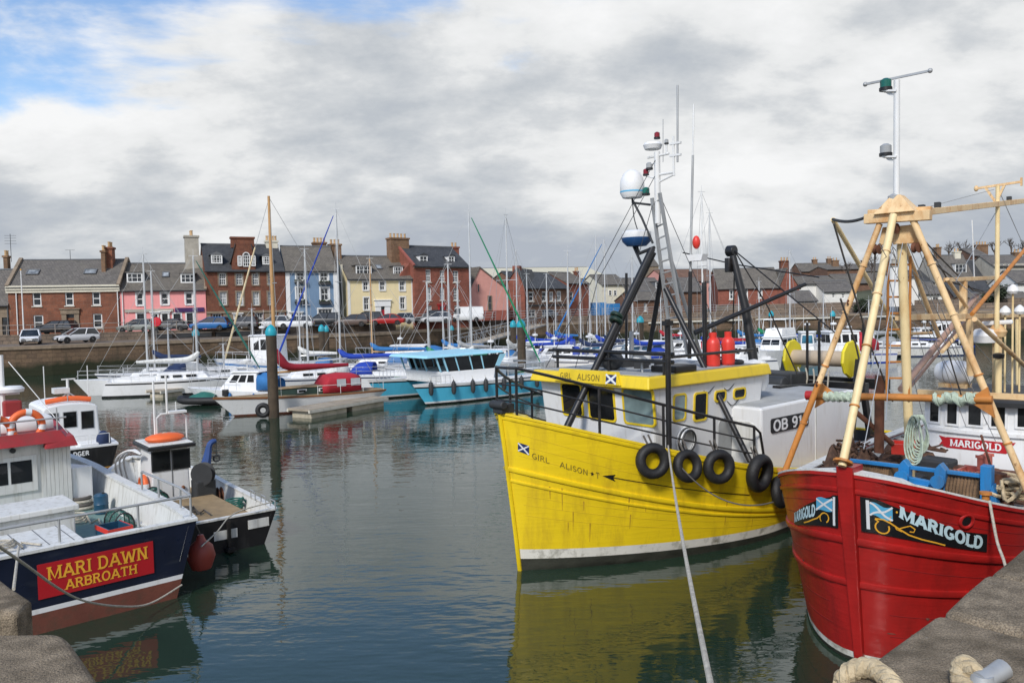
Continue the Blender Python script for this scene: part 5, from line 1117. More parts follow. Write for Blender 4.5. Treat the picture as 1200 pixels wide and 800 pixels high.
def cruiser(label, px, py, head, L=7.5, hull='white_gel', top='white_gel', stripe='blue_canvas', glassm='cruiser_glass', canvas=None, fly=False, name='motor_cruiser', fb=1.0, wheelhouse=False, cat='motor boat', glow=1):
    a = R(head + 180); c = onz(px, py, 0); u = V((math.cos(a), math.sin(a), 0)); t = thing(name, label, cat, c - u * L / 2, a, 'boats moored in the marina'); B = L * .36
    zs = lambda q: fb * (1.25 - .45 * q + .1 * q * q); H = Hull(L, B, zs, .5, 1.0, 1.9, 1.2, 1.7, 1.0, .85, 1.1, .9, 0, .4)
    H.shell([(.1, 1, 1), (.72, 0, 3), (.84, 1, 1), (1, 0, 1)], 'hull', [M[hull], M[stripe]], t, 20); H.deck('deck', M[top], t, nt=14)
    z = zs(.4)
    if wheelhouse: x0, x1, h, s0, s1 = L * .34, L * .62, 1.7 * glow, -.12, .05
    else: x0, x1, h, s0, s1 = L * .22, L * .72, 1.05 * glow, 1.0, .1
    hw0, hw1 = B * .26, B * .38
    b = MB(); house(b, x0, x1, hw0, hw1, z - .2, z + h, s0, s1, .14); cb_ = b.build('cabin', M[top], t, .07)
    gz0, gz1 = z + h * .45, z + h * .86
    b = MB()
    f = lambda zz: (zz - z + .2) / (h + .2)
    for sy in (-1, 1):
        n = 3
        for i in range(n):
            q0, q1 = (i + .12) / n, (i + .9) / n; P = []
            for zz, qa, qb in ((gz0, q0, q1), (gz1, q0, q1)):
                for q in ((qa, qb) if zz == gz0 else (qb, qa)):
                    xx = x0 + s0 * f(zz) + .25 + (x1 - s1 * f(zz) - x0 - s0 * f(zz) - .4) * q; tt = (xx - x0) / (x1 - x0); P.append((xx, sy * (hw0 + (hw1 - hw0) * tt - .14 * f(zz) + .012), zz))
            if sy > 0: P = P[::-1]
            b.add(P, [(0, 1, 2, 3)])
    for i in range(2):
        P = []
        for zz in (gz0, gz1):
            w = hw0 - .14 * f(zz) - .08; ya, yb_ = (-w + i * (w + .03), -.03 + i * (w + .03)); P += [(x0 + s0 * f(zz) - .012, ya, zz), (x0 + s0 * f(zz) - .012, yb_, zz)] if zz == gz0 else [(x0 + s0 * f(zz) - .012, yb_, zz), (x0 + s0 * f(zz) - .012, ya, zz)]
        b.add(P[::-1], [(0, 1, 2, 3)])
    g = b.build('cabin_window', M[glassm], cb_); md = g.modifiers.new('solid', 'SOLIDIFY'); md.thickness = .02; md.offset = -1
    b = MB(); b.hexa([(x0 + s0 - .15, -hw0, z + h), (x1 + .1, -hw1 + .05, z + h), (x1 + .1, hw1 - .05, z + h), (x0 + s0 - .15, hw0, z + h), (x0 + s0, -hw0 + .1, z + h + .09), (x1, -hw1 + .15, z + h + .09), (x1, hw1 - .15, z + h + .09), (x0 + s0, hw0 - .1, z + h + .09)]); b.build('roof', M[top], t, .03)
    b = MB(); xr = x0 + s0 + .8; b.cyl((xr, 0, z + h), (xr, 0, z + h + 1.0), .03, 6); b.cyl((xr, .3, z + h), (xr, .3, z + h + 2.2), .012, 5); b.lathe([(.05, 0), (.26, .02), (.28, .12), (.2, .2), (.02, .22)], (xr, 0, z + h + .6), n=12); b.build('radar_mast', M['steel_white'], t)
    if fly:
        b = MB(); house(b, x0 + s0 + .2, x1 - .2, hw0 * .85, hw1 * .85, z + h + .09, z + h + .75, .5, .0, .08); b.build('flybridge', M[top], t, .05)
        b = MB()
        for x in (x0 + s0 + .8, x1 - .5):
            b.tube([(x, -hw1 * .75, z + h + .7), (x + .1, -hw1 * .7, z + h + 1.5), (x + .1, hw1 * .7, z + h + 1.5), (x, hw1 * .75, z + h + .7)], .04, 6)
        b.bx((x0 + s0 + .9, -hw1 * .72, z + h + 1.5), (x1 - .4, hw1 * .72, z + h + 1.56)); b.build('radar_arch', M['steel_white'], t)
    if canvas:
        rows = []
        for x, hh in ((x1 - .1, h * .98), (x1 + L * .08, h * .95), (x1 + L * .2, h * .62)): rows.append([(x, hw1 * .98 * math.cos(w), z + hh * max(0, math.sin(w)) ** .4) for w in [math.pi * i / 10 for i in range(11)]])
        o = MB().grid(rows).build('canopy', M[canvas], t); md = o.modifiers.new('solid', 'SOLIDIFY'); md.thickness = .03
    b = MB()
    for sy in (-1, 1):
        ps = [H.pt(q, 1, sy) for q in (.02, .12, .24, .38, .5)]
        for p in ps: b.cyl((p.x + .08, p.y * .92, p.z), (p.x + .08, p.y * .92, p.z + .6), .014, 5)
        b.tube([(p.x + .08, p.y * .92, p.z + .6) for p in ps], .016, 5)
    b.build('guard_rail', M['alu'], t)
    b = MB()
    for sy in (-1, 1):
        for q in (.45, .7): p = H.pt(q, .75, sy, .1); b.ell((p.x, p.y, p.z - .15), (.1, .1, .3), 8, 8)
    b.build('fender', M['mid_canvas' if stripe != 'blue_canvas' else 'white_worn'], t)
    return t, H
# left group
yacht('white sloop with a navy canvas cockpit cover, leftmost of the moored yachts', 172.5, 298, 56, 205, 9, stripe='white_gel', hood='navy_canvas', mx=.42, boom=0, fb=1.05)
yacht('yacht with a slim white mast and a navy sail cover, behind the leftmost sloop', 181, 318, 61, 195, 8.5, cover='navy_canvas', hood='navy_canvas', boom=.4)
yacht('long white sloop with a black sheer line and pale boom below the pink house', 231, 300, 55.2, 14, 9.4, stripe='black_paint', cover='white_worn', mx=.36, boom=.42, furl='teal_rib', fb=1.1)
yacht('small white boat with a bare mast between the sloops below the pink house', 198, 384, 58, 200, 6.0, boom=0, mz=None)
yacht('dark blue hulled boat with a grey hood and stub mast behind the leaning spar', 262, 312, 60, 25, 9, hull='navy_hull', hood='grey_canvas', boom=0, mz=3.2)
cruiser('small white cabin cruiser lying behind the cream classic yacht', 287, 472, 172, 5.6, canvas='mid_canvas', glassm='boat_glass', fb=.8, stripe='white_gel')
cruiser('white wooden motor boat with a tall wheelhouse behind the nearest pile', 318, 443, 170, 8.5, glassm='boat_glass', wheelhouse=True, stripe='mid_canvas', hull='white_gel', fb=1.35, glow=1.25)
yacht('white yacht with a slim mast behind the wooden motor boat', 297, 362, 66, 190, 7.5, boom=.3, cover='grey_canvas')
yacht('white yacht with a bare white mast in front of the blue house', 361, 292, 55, 210, 9.5, hood='white_worn', boom=.33, mx=.42)
yacht('white yacht with deep blue sail cover and hood, mast before the cream house', 399, 245, 56.5, 178, 9.5, cover='blue_canvas', hood='blue_canvas', furl='blue_canvas', mx=.44, boom=.5, lift=.2)
yacht('yacht with a brown wooden mast and mid blue sail cover below the cream house', 436.5, 303, 66, 182, 10, mastm='wood_mast', cover='mid_canvas', boom=.5, hood='mid_canvas')
cruiser('white motor boat with a row of square cabin windows below the narrow brick house', 478, 428, 176, 9, glassm='boat_glass', canvas='mid_canvas', glow=.85)
yacht('white yacht with a green sail cover right behind the blue catamaran', 502.5, 330, 57, 182, 8.5, cover='green_canvas', mx=.3, boom=.5)
yacht('white yacht with a white mast and orange life ring behind the catamaran roof', 527.5, 310, 60, 176, 8.5, cover='white_worn', ring=True, mx=.5)
yacht('white yacht with a thin mast and blue cover between the two white masts', 520, 327, 70, 182, 8, cover='mid_canvas', boom=.45)
yacht('tall silver masted yacht with a green furled sail by the catamaran stern', 553, 248, 56.5, 5, 10, stripe='green_canvas', furl='green_canvas', cover='white_worn', hood='green_canvas', mx=.42)
yacht('white yacht seen bow on, between the green hood and the thick pile', 596, 252, 61, 238, 9.5, stripe='white_gel', hood='grey_canvas', cover='white_worn', fb=1.25)
yacht('yacht with a short mast and blue boom cover at the foot of the gangway', 607, 293, 75, 200, 8, cover='blue_canvas')
cruiser('small white cruiser with royal blue canvas beside the thick gangway pile', 651, 434, 187, 6.6, canvas='blue_canvas', glassm='boat_glass', fb=.95)
yacht('white yacht with a slim mast below the slate roofed terrace, blue cover', 619, 321, 77, 184, 8, cover='blue_canvas', hood='mid_canvas')
yacht('white yacht with a short mast, second behind the blue canvas cruiser', 642, 321, 84, 182, 7.5, cover='blue_canvas')
yacht('white yacht whose short mast stands before the right end of the slate terrace', 652, 351, 88, 186, 7, cover='mid_canvas', hood='blue_canvas')
yacht('white yacht with a royal blue sail cover, mast before the blue hoarding edge', 667, 294, 69, 350, 8.8, cover='blue_canvas', hood='blue_canvas')
cruiser('white motor cruiser with pale blue wraparound windows left of the black gallows leg', 694, 432, 186, 7.4, fb=1.0)
yacht('yacht with a bare mast just left of the blue hoarding', 692, 337, 78, 182, 7.5, cover='white_worn', hood='mid_canvas')
yacht('white yacht with a silver mast in front of the blue hoarding', 700, 277, 73, 186, 9, cover='blue_canvas', hood='white_worn')
yacht('yacht with a mid blue furled sail, mast just right of the hoarding mast', 710, 281, 72, 188, 9.5, cover='navy_canvas', furl='mid_canvas', mx=.5)
yacht('white yacht with a tall mast behind the black gallows leg and blue sail cover', 742, 300, 66, 196, 9, cover='blue_canvas', hood='blue_canvas')
cruiser('white motor boat with a long pale roof behind the dark fender ball', 752, 432, 192, 8, glassm='cruiser_glass', stripe='white_gel', glow=1.2)
yacht('yacht with a red boom cover behind the pile above the wheelhouse', 775, 330, 82, 184, 8, cover='red_canvas', hood='mid_canvas')
yacht('white yacht whose tall white mast rises right of the ladder mast', 824, 225, 62, 190, 10, mastm='steel_white', cover='blue_canvas', fb=1.1)
yacht('yacht with a slim mast directly right of the tall mast behind the gas cylinders', 833, 250, 70, 186, 9, cover='red_canvas')
yacht('pale yacht with blue hood behind the red gas bottles', 866, 338, 78, 184, 7.5, cover='mid_canvas', hood='mid_canvas')
cruiser('large white flybridge motor yacht behind the yellow drum', 911, 429, 236, 9.5, fly=True, glassm='boat_glass', fb=1.35, stripe='white_gel', hull='white_gel')
cruiser('low white speedboat with a dark outboard beside the flybridge yacht', 872, 437, 215, 5.5, glassm='boat_glass', stripe='white_gel')
cruiser('small white and sky blue cabin boat right of the flybridge yacht', 946, 426, 250, 6.5, hull='cyan_light', stripe='white_gel', glassm='cruiser_glass', wheelhouse=True)
yacht('white yacht with a thin tall mast right behind the flybridge yacht', 926, 294, 74, 184, 8.5, cover='blue_canvas')
yacht('white yacht with a dark cover lying behind the pale gallows leg', 965, 345, 80, 182, 8, cover='grey_canvas', hood='red_canvas')
cruiser('white motor boat with an orange red canopy between the pale gallows legs', 986, 425, 190, 9, canvas='red_canvas', glassm='boat_glass', wheelhouse=True)
yacht('white yacht with a brown boom cover seen under the pale crossbeam', 1018, 352, 78, 182, 8, cover='grey_canvas', hood='grey_canvas')
yacht('grey yacht with a bare deck between the pale gallows legs', 1058, 372, 76, 180, 9, boom=0, hull='white_worn')
cruiser('small dark hulled boat with a white wheelhouse below the far wall', 1104, 406, 180, 6.5, hull='navy_hull', wheelhouse=True, glassm='boat_glass')
cruiser('pale cabin boat by the far wall left of the white wheelhouse boat', 1085, 406, 8, 5.5, hull='pontoon_float', glassm='boat_glass')
yacht('white yacht behind the red sail cover, its mast hidden in front of the blue house', 352, 330, 62, 184, 8, cover='white_worn', hood='mid_canvas')
yacht('small white yacht with a grey boom cover left of the gangway foot', 538, 330, 68, 176, 7.5, cover='grey_canvas', hood='navy_canvas')
cruiser('low white cabin boat with a blue canopy in front of the gangway foot', 575, 441, 184, 6.2, canvas='mid_canvas', glassm='boat_glass')
cruiser('white cabin boat with a white hood behind the royal blue canvas cruiser', 628, 427, 178, 6.5, canvas='white_worn', glassm='boat_glass')
yacht('white yacht with a navy boom cover right of the royal blue canvas cruiser', 681, 318, 66, 186, 8, cover='navy_canvas', hood='blue_canvas')
cruiser('white boat with a blue canvas wheelhouse behind the fender ball', 724, 424, 182, 6.5, canvas='blue_canvas', glassm='boat_glass')
cruiser('white cabin boat with a red canopy behind the ladder mast', 800, 427, 186, 7, canvas='red_canvas', glassm='boat_glass')
yacht('white yacht with a green boom cover behind the black derrick', 890, 330, 82, 184, 8, cover='green_canvas', hood='grey_canvas')
cruiser('long white cabin boat below the pale pipe behind the drum', 1000, 416, 182, 8, glassm='boat_glass')
# the spar leaning over the left yachts
p = onz(262, 442, 0); t = thing('leaning_spar', 'long pale spar leaning over the stern of the dark yacht', 'spar', (p.x, p.y, 1.0)); e = at(299, 290, p.y + 2) - V((p.x, p.y, 1.0)); MB().tube([(0, 0, 0), e], [.1, .07], 8).build('spar', M['cream_light'], t)
# inflatable with outboards under a green sheet
p = onz(240, 474, 0); t = thing('dinghy', 'dark inflatable dinghy under a green sheet with outboard motors', 'dinghy', p, R(175))
MB().tube(smoothpts([(-1.2, -.55, .3), (.9, -.55, .3), (1.5, 0, .38), (.9, .55, .3), (-1.2, .55, .3)], 5), .22, 10).build('tube', M['rubber'], t); MB().bx((-1.1, -.5, .12), (1.1, .5, .2)).build('floor', M['grey_deck'], t)
b = MB(); b.grid([[(x, y, .42 + .35 * math.cos(y * 2.4) * math.cos(x * 1.3) + rnd.uniform(-.04, .04)) for y in [-.6 + .2 * i for i in range(7)]] for x in [-.8 + .2 * i for i in range(9)]]); b.build('sheet', M['teal_rib'], t)
for y in (-.3, .35):
    o = MB(); o.box((-1.5, y, .75), (.35, .25, .42)); o.bar((-1.5, y, .6), (-1.6, y, -.3), .1, .16); o.build('outboard_motor', M['black_paint'], t, .05)
p = onz(174, 462, 0); t = thing('mooring_buoy', 'round pink mooring buoy floating by the bow of the leftmost sloop', 'buoy', p); MB().ell((0, 0, .15), (.32, .32, .32)).build('ball', M['pink_buoy'], t); MB().torus((0, 0, .5), (1, 0, 0), .07, .02, 12, 6).build('ring', M['galv'], t)
# ------------------------------------------------------------------ cream classic yacht with red canopy
a = R(36); p = onz(275, 488, 0)
t = thing('classic_yacht', 'cream white classic yacht with dark green cabin sides, red canopy and wooden mast', 'yacht', p, a); fr = frame_of(t)
H = Hull(7.75, 2.5, lambda q: 1.12 - .5 * q + .22 * q * q, .5, 1.15, 1.7, 1.0, 1.6, 1.0, .8, 1.1, .55, 1.0, .4)
H.shell([(lambda q: .10 / H.zs(q), 1, 1), (lambda q: .93, 0, 5), (1, 2, 1)], 'hull', [M['white_gel'], M['antifoul'], M['varnish']], t, 28); H.deck('deck', M['tan_deck'], t)
H.strake('rubbing_strake', M['varnish'], t, .93, .035, .06)
b = MB(); z = H.zs(.4); house(b, 1.9, 5.4, .45, .8, z - .1, z + .36, .5, .05, .08); c = b.build('cabin', M['green_paint'], t, .04)
b = MB(); house(b, 2.3, 5.45, .45, .78, z + .362, z + .42, .2, .02, .06); b.build('cabin_roof', M['tan_deck'], t, .02)
for x in (3.3, 4.5):
    b = MB(); y = -(.45 + .35 * (x - 1.9) / 3.5 - .03); b.bx((x, y - .03, z + .08), (x + .55, y, z + .28)); w = b.build('port_light', M['window_white'], t, .02); MB().bx((x + .08, y - .04, z + .12), (x + .47, y - .01, z + .24)).build('pane', M['boat_glass'], w)
rows = []
for x, h, k in ((4.7, .38, .8), (5.1, .98, .9), (5.9, 1.06, .92), (6.7, 1.0, .86), (7.1, .88, .74)): rows.append([(x, 1.0 * k * math.cos(w), z - .02 + h * max(0, math.sin(w)) ** .24) for w in [math.pi * i / 12 for i in range(13)]])
cn = MB().grid(rows).build('canopy', M['red_canvas'], t); md = cn.modifiers.new('solid', 'SOLIDIFY'); md.thickness = .03
for x0, x1 in ((5.5, 6.05), (6.35, 6.95)): 
    MB().add([(x0, -.95, z + .3), (x1, -.95, z + .3), (x1, -.92, z + .72), (x0, -.92, z + .72)], [(0, 1, 2, 3)]).build('canopy_window', M['clear_vinyl'], t)
m0 = fr.Y(322.5, 440, 0); mt = fr.Y(319, 230, 0); zt = mt.z
MB().tube([(m0.x, 0, z), (m0.x, 0, zt * .6), (m0.x - .02, 0, zt)], [.1, .1, .07], 10).build('mast', M['wood_mast'], t)
bo = fr.Y(408, 428, 0); be = V((bo.x, 0, max(2.4, bo.z))); bs = V((m0.x + .1, 0, z + 1.25))
MB().cyl(bs, be, .06, 8).build('boom', M['wood_mast'], t)
q = smoothpts([bs + V((-.05, 0, 1.3)), bs + V((.2, 0, .75)), bs + V((.7, 0, .3)), bs.lerp(be, .5) + V((0, 0, .12)), be], 4); MB().tube(q, [.12, .16, .2, .24, .27, .27, .26, .24, .22, .2, .19, .18, .17, .15, .13, .11, .09], 10).build('sail_cover', M['maroon_canvas'], t)
b = MB(); bw, st = H.pt(0, 1), H.pt(1, 1)
for e in ((bw.x + .1, 0, bw.z), (st.x, 0, st.z), (m0.x, .9, z - .3), (m0.x, -.9, z - .3)): b.cyl((m0.x, 0, zt - .1), e, .014, 4)
b.bar((m0.x, -.7, zt * .6), (m0.x, .7, zt * .6), .05, .04); b.build('rigging', M['galv'], t)
b = MB()
for sy in (-1, 1):
    ps = [H.pt(k, 1, sy) for k in (.55, .7, .85, .98)]
    for v in ps: b.cyl((v.x, v.y * .94, v.z), (v.x, v.y * .94, v.z + .5), .016, 5)
    b.tube([(v.x, v.y * .94, v.z + .5) for v in ps], .014, 5)
b.build('guard_rail', M['steel_white'], t)
# ------------------------------------------------------------------ sky blue catamaran
a = R(41); nb = onz(500, 475, 0); Lc = 9.2; hw = 2.5
u = V((math.cos(a), math.sin(a), 0)); w = V((-math.sin(a), math.cos(a), 0)); o = nb + w * hw
t = thing('catamaran', 'sky blue catamaran workboat with a pale blue wheelhouse and a row of fenders', 'boat', o, a); fr = frame_of(t)
zs = lambda q: 1.28 - .35 * q + .12 * q * q
for sy in (-1, 1):
    Hc = Hull(Lc, 1.5, zs, .35, .95, 1.9, 1.1, 1.8, 1.0, .7, 1.0, .95, 0, .3)
    ts = [(i / 26) ** 1.3 for i in range(27)]; b = MB()
    for s2 in (-1, 1):
        vs = [-.6, .08, .16, .4, .80, .87, 1]; mi = [2, 1, 0, 0, 3, 1]
        rows = [[Hc.pt(q, v, s2) + V((0, sy * hw, 0)) for v in vs] for q in ts]; b.grid(rows if s2 < 0 else rows[::-1], 0, True, lambda i, j: mi[j])
    L_ = [Hc.pt(1, v, -1) + V((0, sy * hw, 0)) for v in vs]; Rr = [Hc.pt(1, v, 1) + V((0, sy * hw, 0)) for v in vs]
    for j in range(len(vs) - 1): b.add([L_[j], Rr[j], Rr[j + 1], L_[j + 1]], [(0, 1, 2, 3)], mi[j])
    b.build('hull', [M['cyan_hull'], M['white_gel'], M['black_paint'], M['black_paint']], t)
    if sy < 0: Hn = Hc
b = MB(); b.bx((2.3, -hw, .62), (Lc - .1, hw, 1.12)); b.build('bridge_deck', M['cyan_hull'], t, .05)
b = MB(); b.bx((1.5, -hw, 1.13), (2.6, hw, 1.17)); b.build('fore_deck', M['white_gel'], t, .01)
b = MB()
for sy in (-1, 1): b.bx((1.1, sy * hw - .55, 1.1), (Lc - .1, sy * hw + .55, 1.2))
b.build('side_deck', M['white_gel'], t, .04)
z0, z1_ = 1.18, 2.75; x0, x1 = 1.1, 5.4; y0, y1 = 1.95, 2.15
b = MB(); b.hexa([(x0 + .5, -y0, z0), (x1, -y1, z0), (x1, y1, z0), (x0 + .5, y0, z0), (x0 + .35, -y0, z0 + .62), (x1 + .12, -y1, z0 + .62), (x1 + .12, y1, z0 + .62), (x0 + .35, y0, z0 + .62)]); cb_ = b.build('cabin', M['white_gel'], t, .05)
b = MB()
yq = lambda x: y0 + (y1 - y0) * (x - x0) / (x1 - x0)
posts = [(x0 + .35, x0 + .0), (1.95, 1.6), (2.75, 2.45), (3.75, 3.5), (4.6, 4.38), (5.45, 5.9)]
zl, zh = z0 + .62, z1_ - .1
for sy in (-1, 1):
    for i, (xa, xb) in enumerate(posts):
        b = MB(); wdt = .1 if i < 5 else .5; b.hexa([(xa, sy * yq(xa), zl), (xa + wdt * .6, sy * yq(xa), zl), (xa + wdt * .6, sy * (yq(xa) - .09), zl), (xa, sy * (yq(xa) - .09), zl), (xb, sy * yq(xb), zh), (xb + wdt, sy * yq(xb), zh), (xb + wdt, sy * (yq(xb) - .09), zh), (xb, sy * (yq(xb) - .09), zh)]); b.build('window_pillar', M['cyan_light'], cb_)
for k in (-.5, .5): MB().bar((x0 + .37, k, zl), (x0 + .03, k, zh), .08, .08).build('window_pillar', M['cyan_light'], cb_)
for i in range(1, 5):
    (xa, xb), (xc, xd) = posts[i], posts[i + 1]
    for sy in (-1, 1):
        b = MB(); P = [(xa + .06, sy * (yq(xa) - .03), zl), (xc, sy * (yq(xc) - .03), zl), (xd, sy * (yq(xd) - .03), zh), (xb + .1, sy * (yq(xb) - .03), zh)]; b.hexa(P + [(q[0], q[1] - sy * .02, q[2]) for q in P]); b.build('cabin_window', M['boat_glass'], cb_)
b = MB(); b.hexa([(x0 - .75, -y0 - .1, z1_ - .1), (x1 + .75, -y1 - .1, z1_ - .02), (x1 + .75, y1 + .1, z1_ - .02), (x0 - .75, y0 + .1, z1_ - .1), (x0 - .6, -y0, z1_ + .06), (x1 + .65, -y1, z1_ + .12), (x1 + .65, y1, z1_ + .12), (x0 - .6, y0, z1_ + .06)]); b.build('cabin_roof', M['cyan_light'], t, .04)
b = MB()
for sy in (-1, 1):
    xs_ = [5.9, 6.6, 7.3, 8.0, 8.7, 9.05]
    for x in xs_: b.cyl((x, sy * (hw + .4), 1.2), (x, sy * (hw + .4), 1.95), .022, 6)
    for h in (1.95, 1.6): b.cyl((5.9, sy * (hw + .4), h), (9.05, sy * (hw + .4), h), .022, 6)
    for i in range(5): b.cyl((.15 + i * .3, sy * (hw + .3 + .05 * i), 1.2), (.15 + i * .3, sy * (hw + .3 + .05 * i), 1.7), .018, 5)
    b.cyl((.15, sy * (hw + .3), 1.7), (1.4, sy * (hw + .5), 1.7), .02, 5)
for x in (9.05,):
    for h in (1.95, 1.6): b.cyl((x, -hw - .4, h), (x, hw + .4, h), .022, 6)
b.build('guard_rail', M['alu'], t)
b = MB(); b.bx((6.2, -1.2, 1.12), (7.2, -.2, 1.75)); b.bx((6.3, .2, 1.12), (7.6, 1.2, 1.6)); b.build('deck_locker', M['white_gel'], t, .04); b = MB(); b.bx((7.6, -1.0, 1.12), (8.4, .6, 1.9)); b.build('pot_hauler', M['grey_deck'], t, .06)
for i, px in enumerate((505, 531, 553, 568, 589, 609, 627)):
    q, v = Hn.find(Fr(fr.o - fr.w * hw, a), px, 456 - (px - 505) * .04, -1, (0.02, 1), (.3, 1)); pp_ = Hn.pt(min(q, .985), .82, -1, .13); g = thing('boat_fender', 'grey sausage fender on the blue catamaran, %s from its bow' % ('first', 'second', 'third', 'fourth', 'fifth', 'sixth', 'seventh')[i], 'fender', fr.W(pp_ - V((0, hw, 0))), a, 'fenders hanging on the blue catamaran')
    MB().lathe([(.01, -.42), (.1, -.36), (.14, -.2), (.14, .2), (.1, .34), (.03, .4), (.03, .46)], (0, 0, 0), n=12).build('fender', M['iron'], g); MB().cyl((0, .0, .45), (0, .1, .62), .012, 4).build('lanyard', M['rope_pale'], g)
# ------------------------------------------------------------------ three boats against the near quay on the left
# 1 navy boat, stern towards the camera
a = R(-47); u = V((math.cos(a), math.sin(a), 0)); w = V((-math.sin(a), math.cos(a), 0)); LM = 11.0
corner = corner_m = V((-6.4, 15.55, 0)); o = corner - u * LM - w * 2.05
t = thing('fishing_boat', 'navy blue fishing boat with a red name board on its stern, beside the near quay', 'fishing boat', o, a); fr = frame_of(t)
zs = lambda q: 1.45 + .8 * (1 - q) ** 5
H = Hull(LM, 4.5, zs, .4, .7, 2.2, 1.2, 1.9, 1.0, .9, 1.0, .915, 0, .5, ns=7, wstern=.80)
zz = lambda v: (lambda q: v / zs(q))
H.shell([(zz(.36), 1, 2), (zz(.45), 2, 1), (1, 0, 5)], 'hull', [M['navy_hull'], M['antifoul'], M['white_paint'], M['white_worn']], t, 44, .14, lambda q: .72)
H.deck('deck', M['green_deck'], t, lambda q: .72, inset=.14); H.rail('gunwale', M['white_worn'], t, .22, .05)
# name board on the stern
bl, br, tr, tl = [fr.X(x, y, LM + .006) for x, y in ((45.5, 703), (180.5, 670), (179, 633), (43, 662.5))]
class Quad:
    def __init__(s, bl, br, tr, tl): s.c = (bl, br, tr, tl); s.n = (br - bl).cross(tl - bl).normalized()
    def at(s, u, w, off=.004): bl, br, tr, tl = s.c; return bl.lerp(br, u).lerp(tl.lerp(tr, u), w) + s.n * off
tl.y = bl.y = (tl.y + bl.y) / 2; tr.y = br.y = (tr.y + br.y) / 2
tl.z = tr.z = (tl.z + tr.z) / 2; bl.z = br.z = (bl.z + br.z) / 2
Q = Quad(bl, br, tr, tl)
MB().hexa([Q.at(x, y, o_) for o_ in (-.03, .012) for x, y in ((0, 0), (1, 0), (1, 1), (0, 1))]).build('name_board', M['board_red'], t)
write('lettering', M['gold'], t, 'MARI DAWN', Q, .08, .94, .50, .88, .16, True, .018); write('lettering', M['gold'], t, 'ARBROATH', Q, .22, .84, .12, .40, .17, True, .018)
# metal rail round the stern
st = lambda y: (LM - .12, y, 1.53); tops = []
ys = [2.0, 1.0, -.35, -1.7]; b = MB(); h = .42
for y in ys: b.cyl(st(y), (LM - .12, y, 1.53 + h), .024, 8)
b.tube([(LM - .12, 2.0, 1.53 + h), (LM - .12, -2.0, 1.53 + h)], .026, 8); xs_ = [LM - 1.0, LM - 2.3, LM - 3.4]
for x in xs_: b.cyl((x, 2.12, 1.53), (x, 2.12, 1.53 + h), .024, 8)
b.tube([(LM - .12, 2.0, 1.53 + h), (LM - 1, 2.12, 1.53 + h), (LM - 3.4, 2.14, 1.53 + h)], .026, 8); b.build('stern_rail', M['galv'], t)
# wheelhouse
xa = LM - 5.9; yR = 1.28; zr = 2.55
b = MB(); b.hexa([(xa - 2.9, -1.5, .7), (xa, -1.5, .7), (xa, yR, .7), (xa - 2.9, yR, .7), (xa - 2.8, -1.45, zr), (xa, -1.45, zr), (xa, yR - .03, zr), (xa - 2.8, yR - .03, zr)]); wh = b.build('wheelhouse', M['white_worn'], t, .02)
for i in range(7): MB().bx((xa, .62 + i * .092, .78), (xa + .018, .705 + i * .092, 2.42)).build('plank', M['white_worn'], wh) if i < 7 else 0
b = MB(); b.bx((xa, -1.05, 1.42), (xa + .04, .52, 2.28)); b.build('window_frame', M['white_worn'], wh)
for y0_, y1_ in ((-1.0, fr.X(8.5, 550, xa).y), (fr.X(12, 550, xa).y, fr.X(37, 550, xa).y)): MB().bx((xa + .02, y0_, fr.X(20, 566, xa).z), (xa + .046, y1_, fr.X(20, 540, xa).z)).build('pane', M['boat_glass'], wh)
b = MB(); b.hexa([(xa - 3.2, -1.75, zr), (xa + .35, -1.75, zr), (xa + .30, 1.2, zr), (xa - 3.2, 1.2, zr), (xa - 3.2, -1.55, zr + .26), (xa + .05, -1.55, zr + .26), (xa + .05, 1.05, zr + .26), (xa - 3.2, 1.05, zr + .26)]); b.build('wheelhouse_roof', M['red_roof'], t, .02)
b = MB(); b.hexa([(xa - 2.0, yR, .7), (xa - .05, yR, .7), (xa - .05, 1.75, .7), (xa - 2.0, 1.75, .7), (xa - 2.0, yR, 1.6), (xa - .05, yR, 1.82), (xa - .05, 1.75, 1.82), (xa - 2.0, 1.75, 1.6)]); b.build('side_shelter', M['white_paint'], t, .03)
b = MB(); b.hexa([(xa - 2.6, .95, zr - .12), (xa + .42, .62, zr - .12), (xa + .36, 1.36, zr - .12), (xa - 2.6, 1.42, zr - .12), (xa - 2.6, .95, zr + .3), (xa + .2, .7, zr + .06), (xa + .2, 1.3, zr + .12), (xa - 2.6, 1.35, zr + .42)]); b.build('roof_edge', M['red_roof'], t, .02)
# deck furniture
b = MB(); b.bx((LM - 2.4, -1.95, .7), (LM - .2, .25, 1.30)); b.build('hatch_platform', M['white_worn'], t, .02)
b = MB()
for k in range(5): b.bx((LM - 2.38, -1.6 + k * .42, 1.30), (LM - .22, -1.585 + k * .42, 1.306))
b.build('plank_seam', M['lead'], t)
b = MB(); b.bx((LM - 3.9, -1.0, .72), (LM - 2.75, .55, 1.48)); bn = b.build('fish_bin', M['white_worn'], t, .03); MB().bx((LM - 3.96, -1.07, 1.48), (LM - 2.69, .62, 1.6)).build('lid', M['white_worn'], bn, .02)
MB().bx((LM - 2.35, -1.9, .8), (LM - 2.45, -.9, 1.28)).build('hatch_opening', M['black_paint'], t)
p = fr.Z(119, 601, .74); g = thing('barrel', 'dark blue plastic barrel on the green deck against the white bulwark', 'barrel', fr.W(p)); MB().lathe([(.15, 0), (.165, .03), (.16, .22), (.172, .24), (.16, .26), (.165, .44), (.13, .48), (.01, .49)], (0, 0, 0), n=18).build('drum', M['plastic_blue'], g); MB().cyl((.06, 0, .48), (.06, 0, .52), .035, 8).build('lid', M['iron'], g)
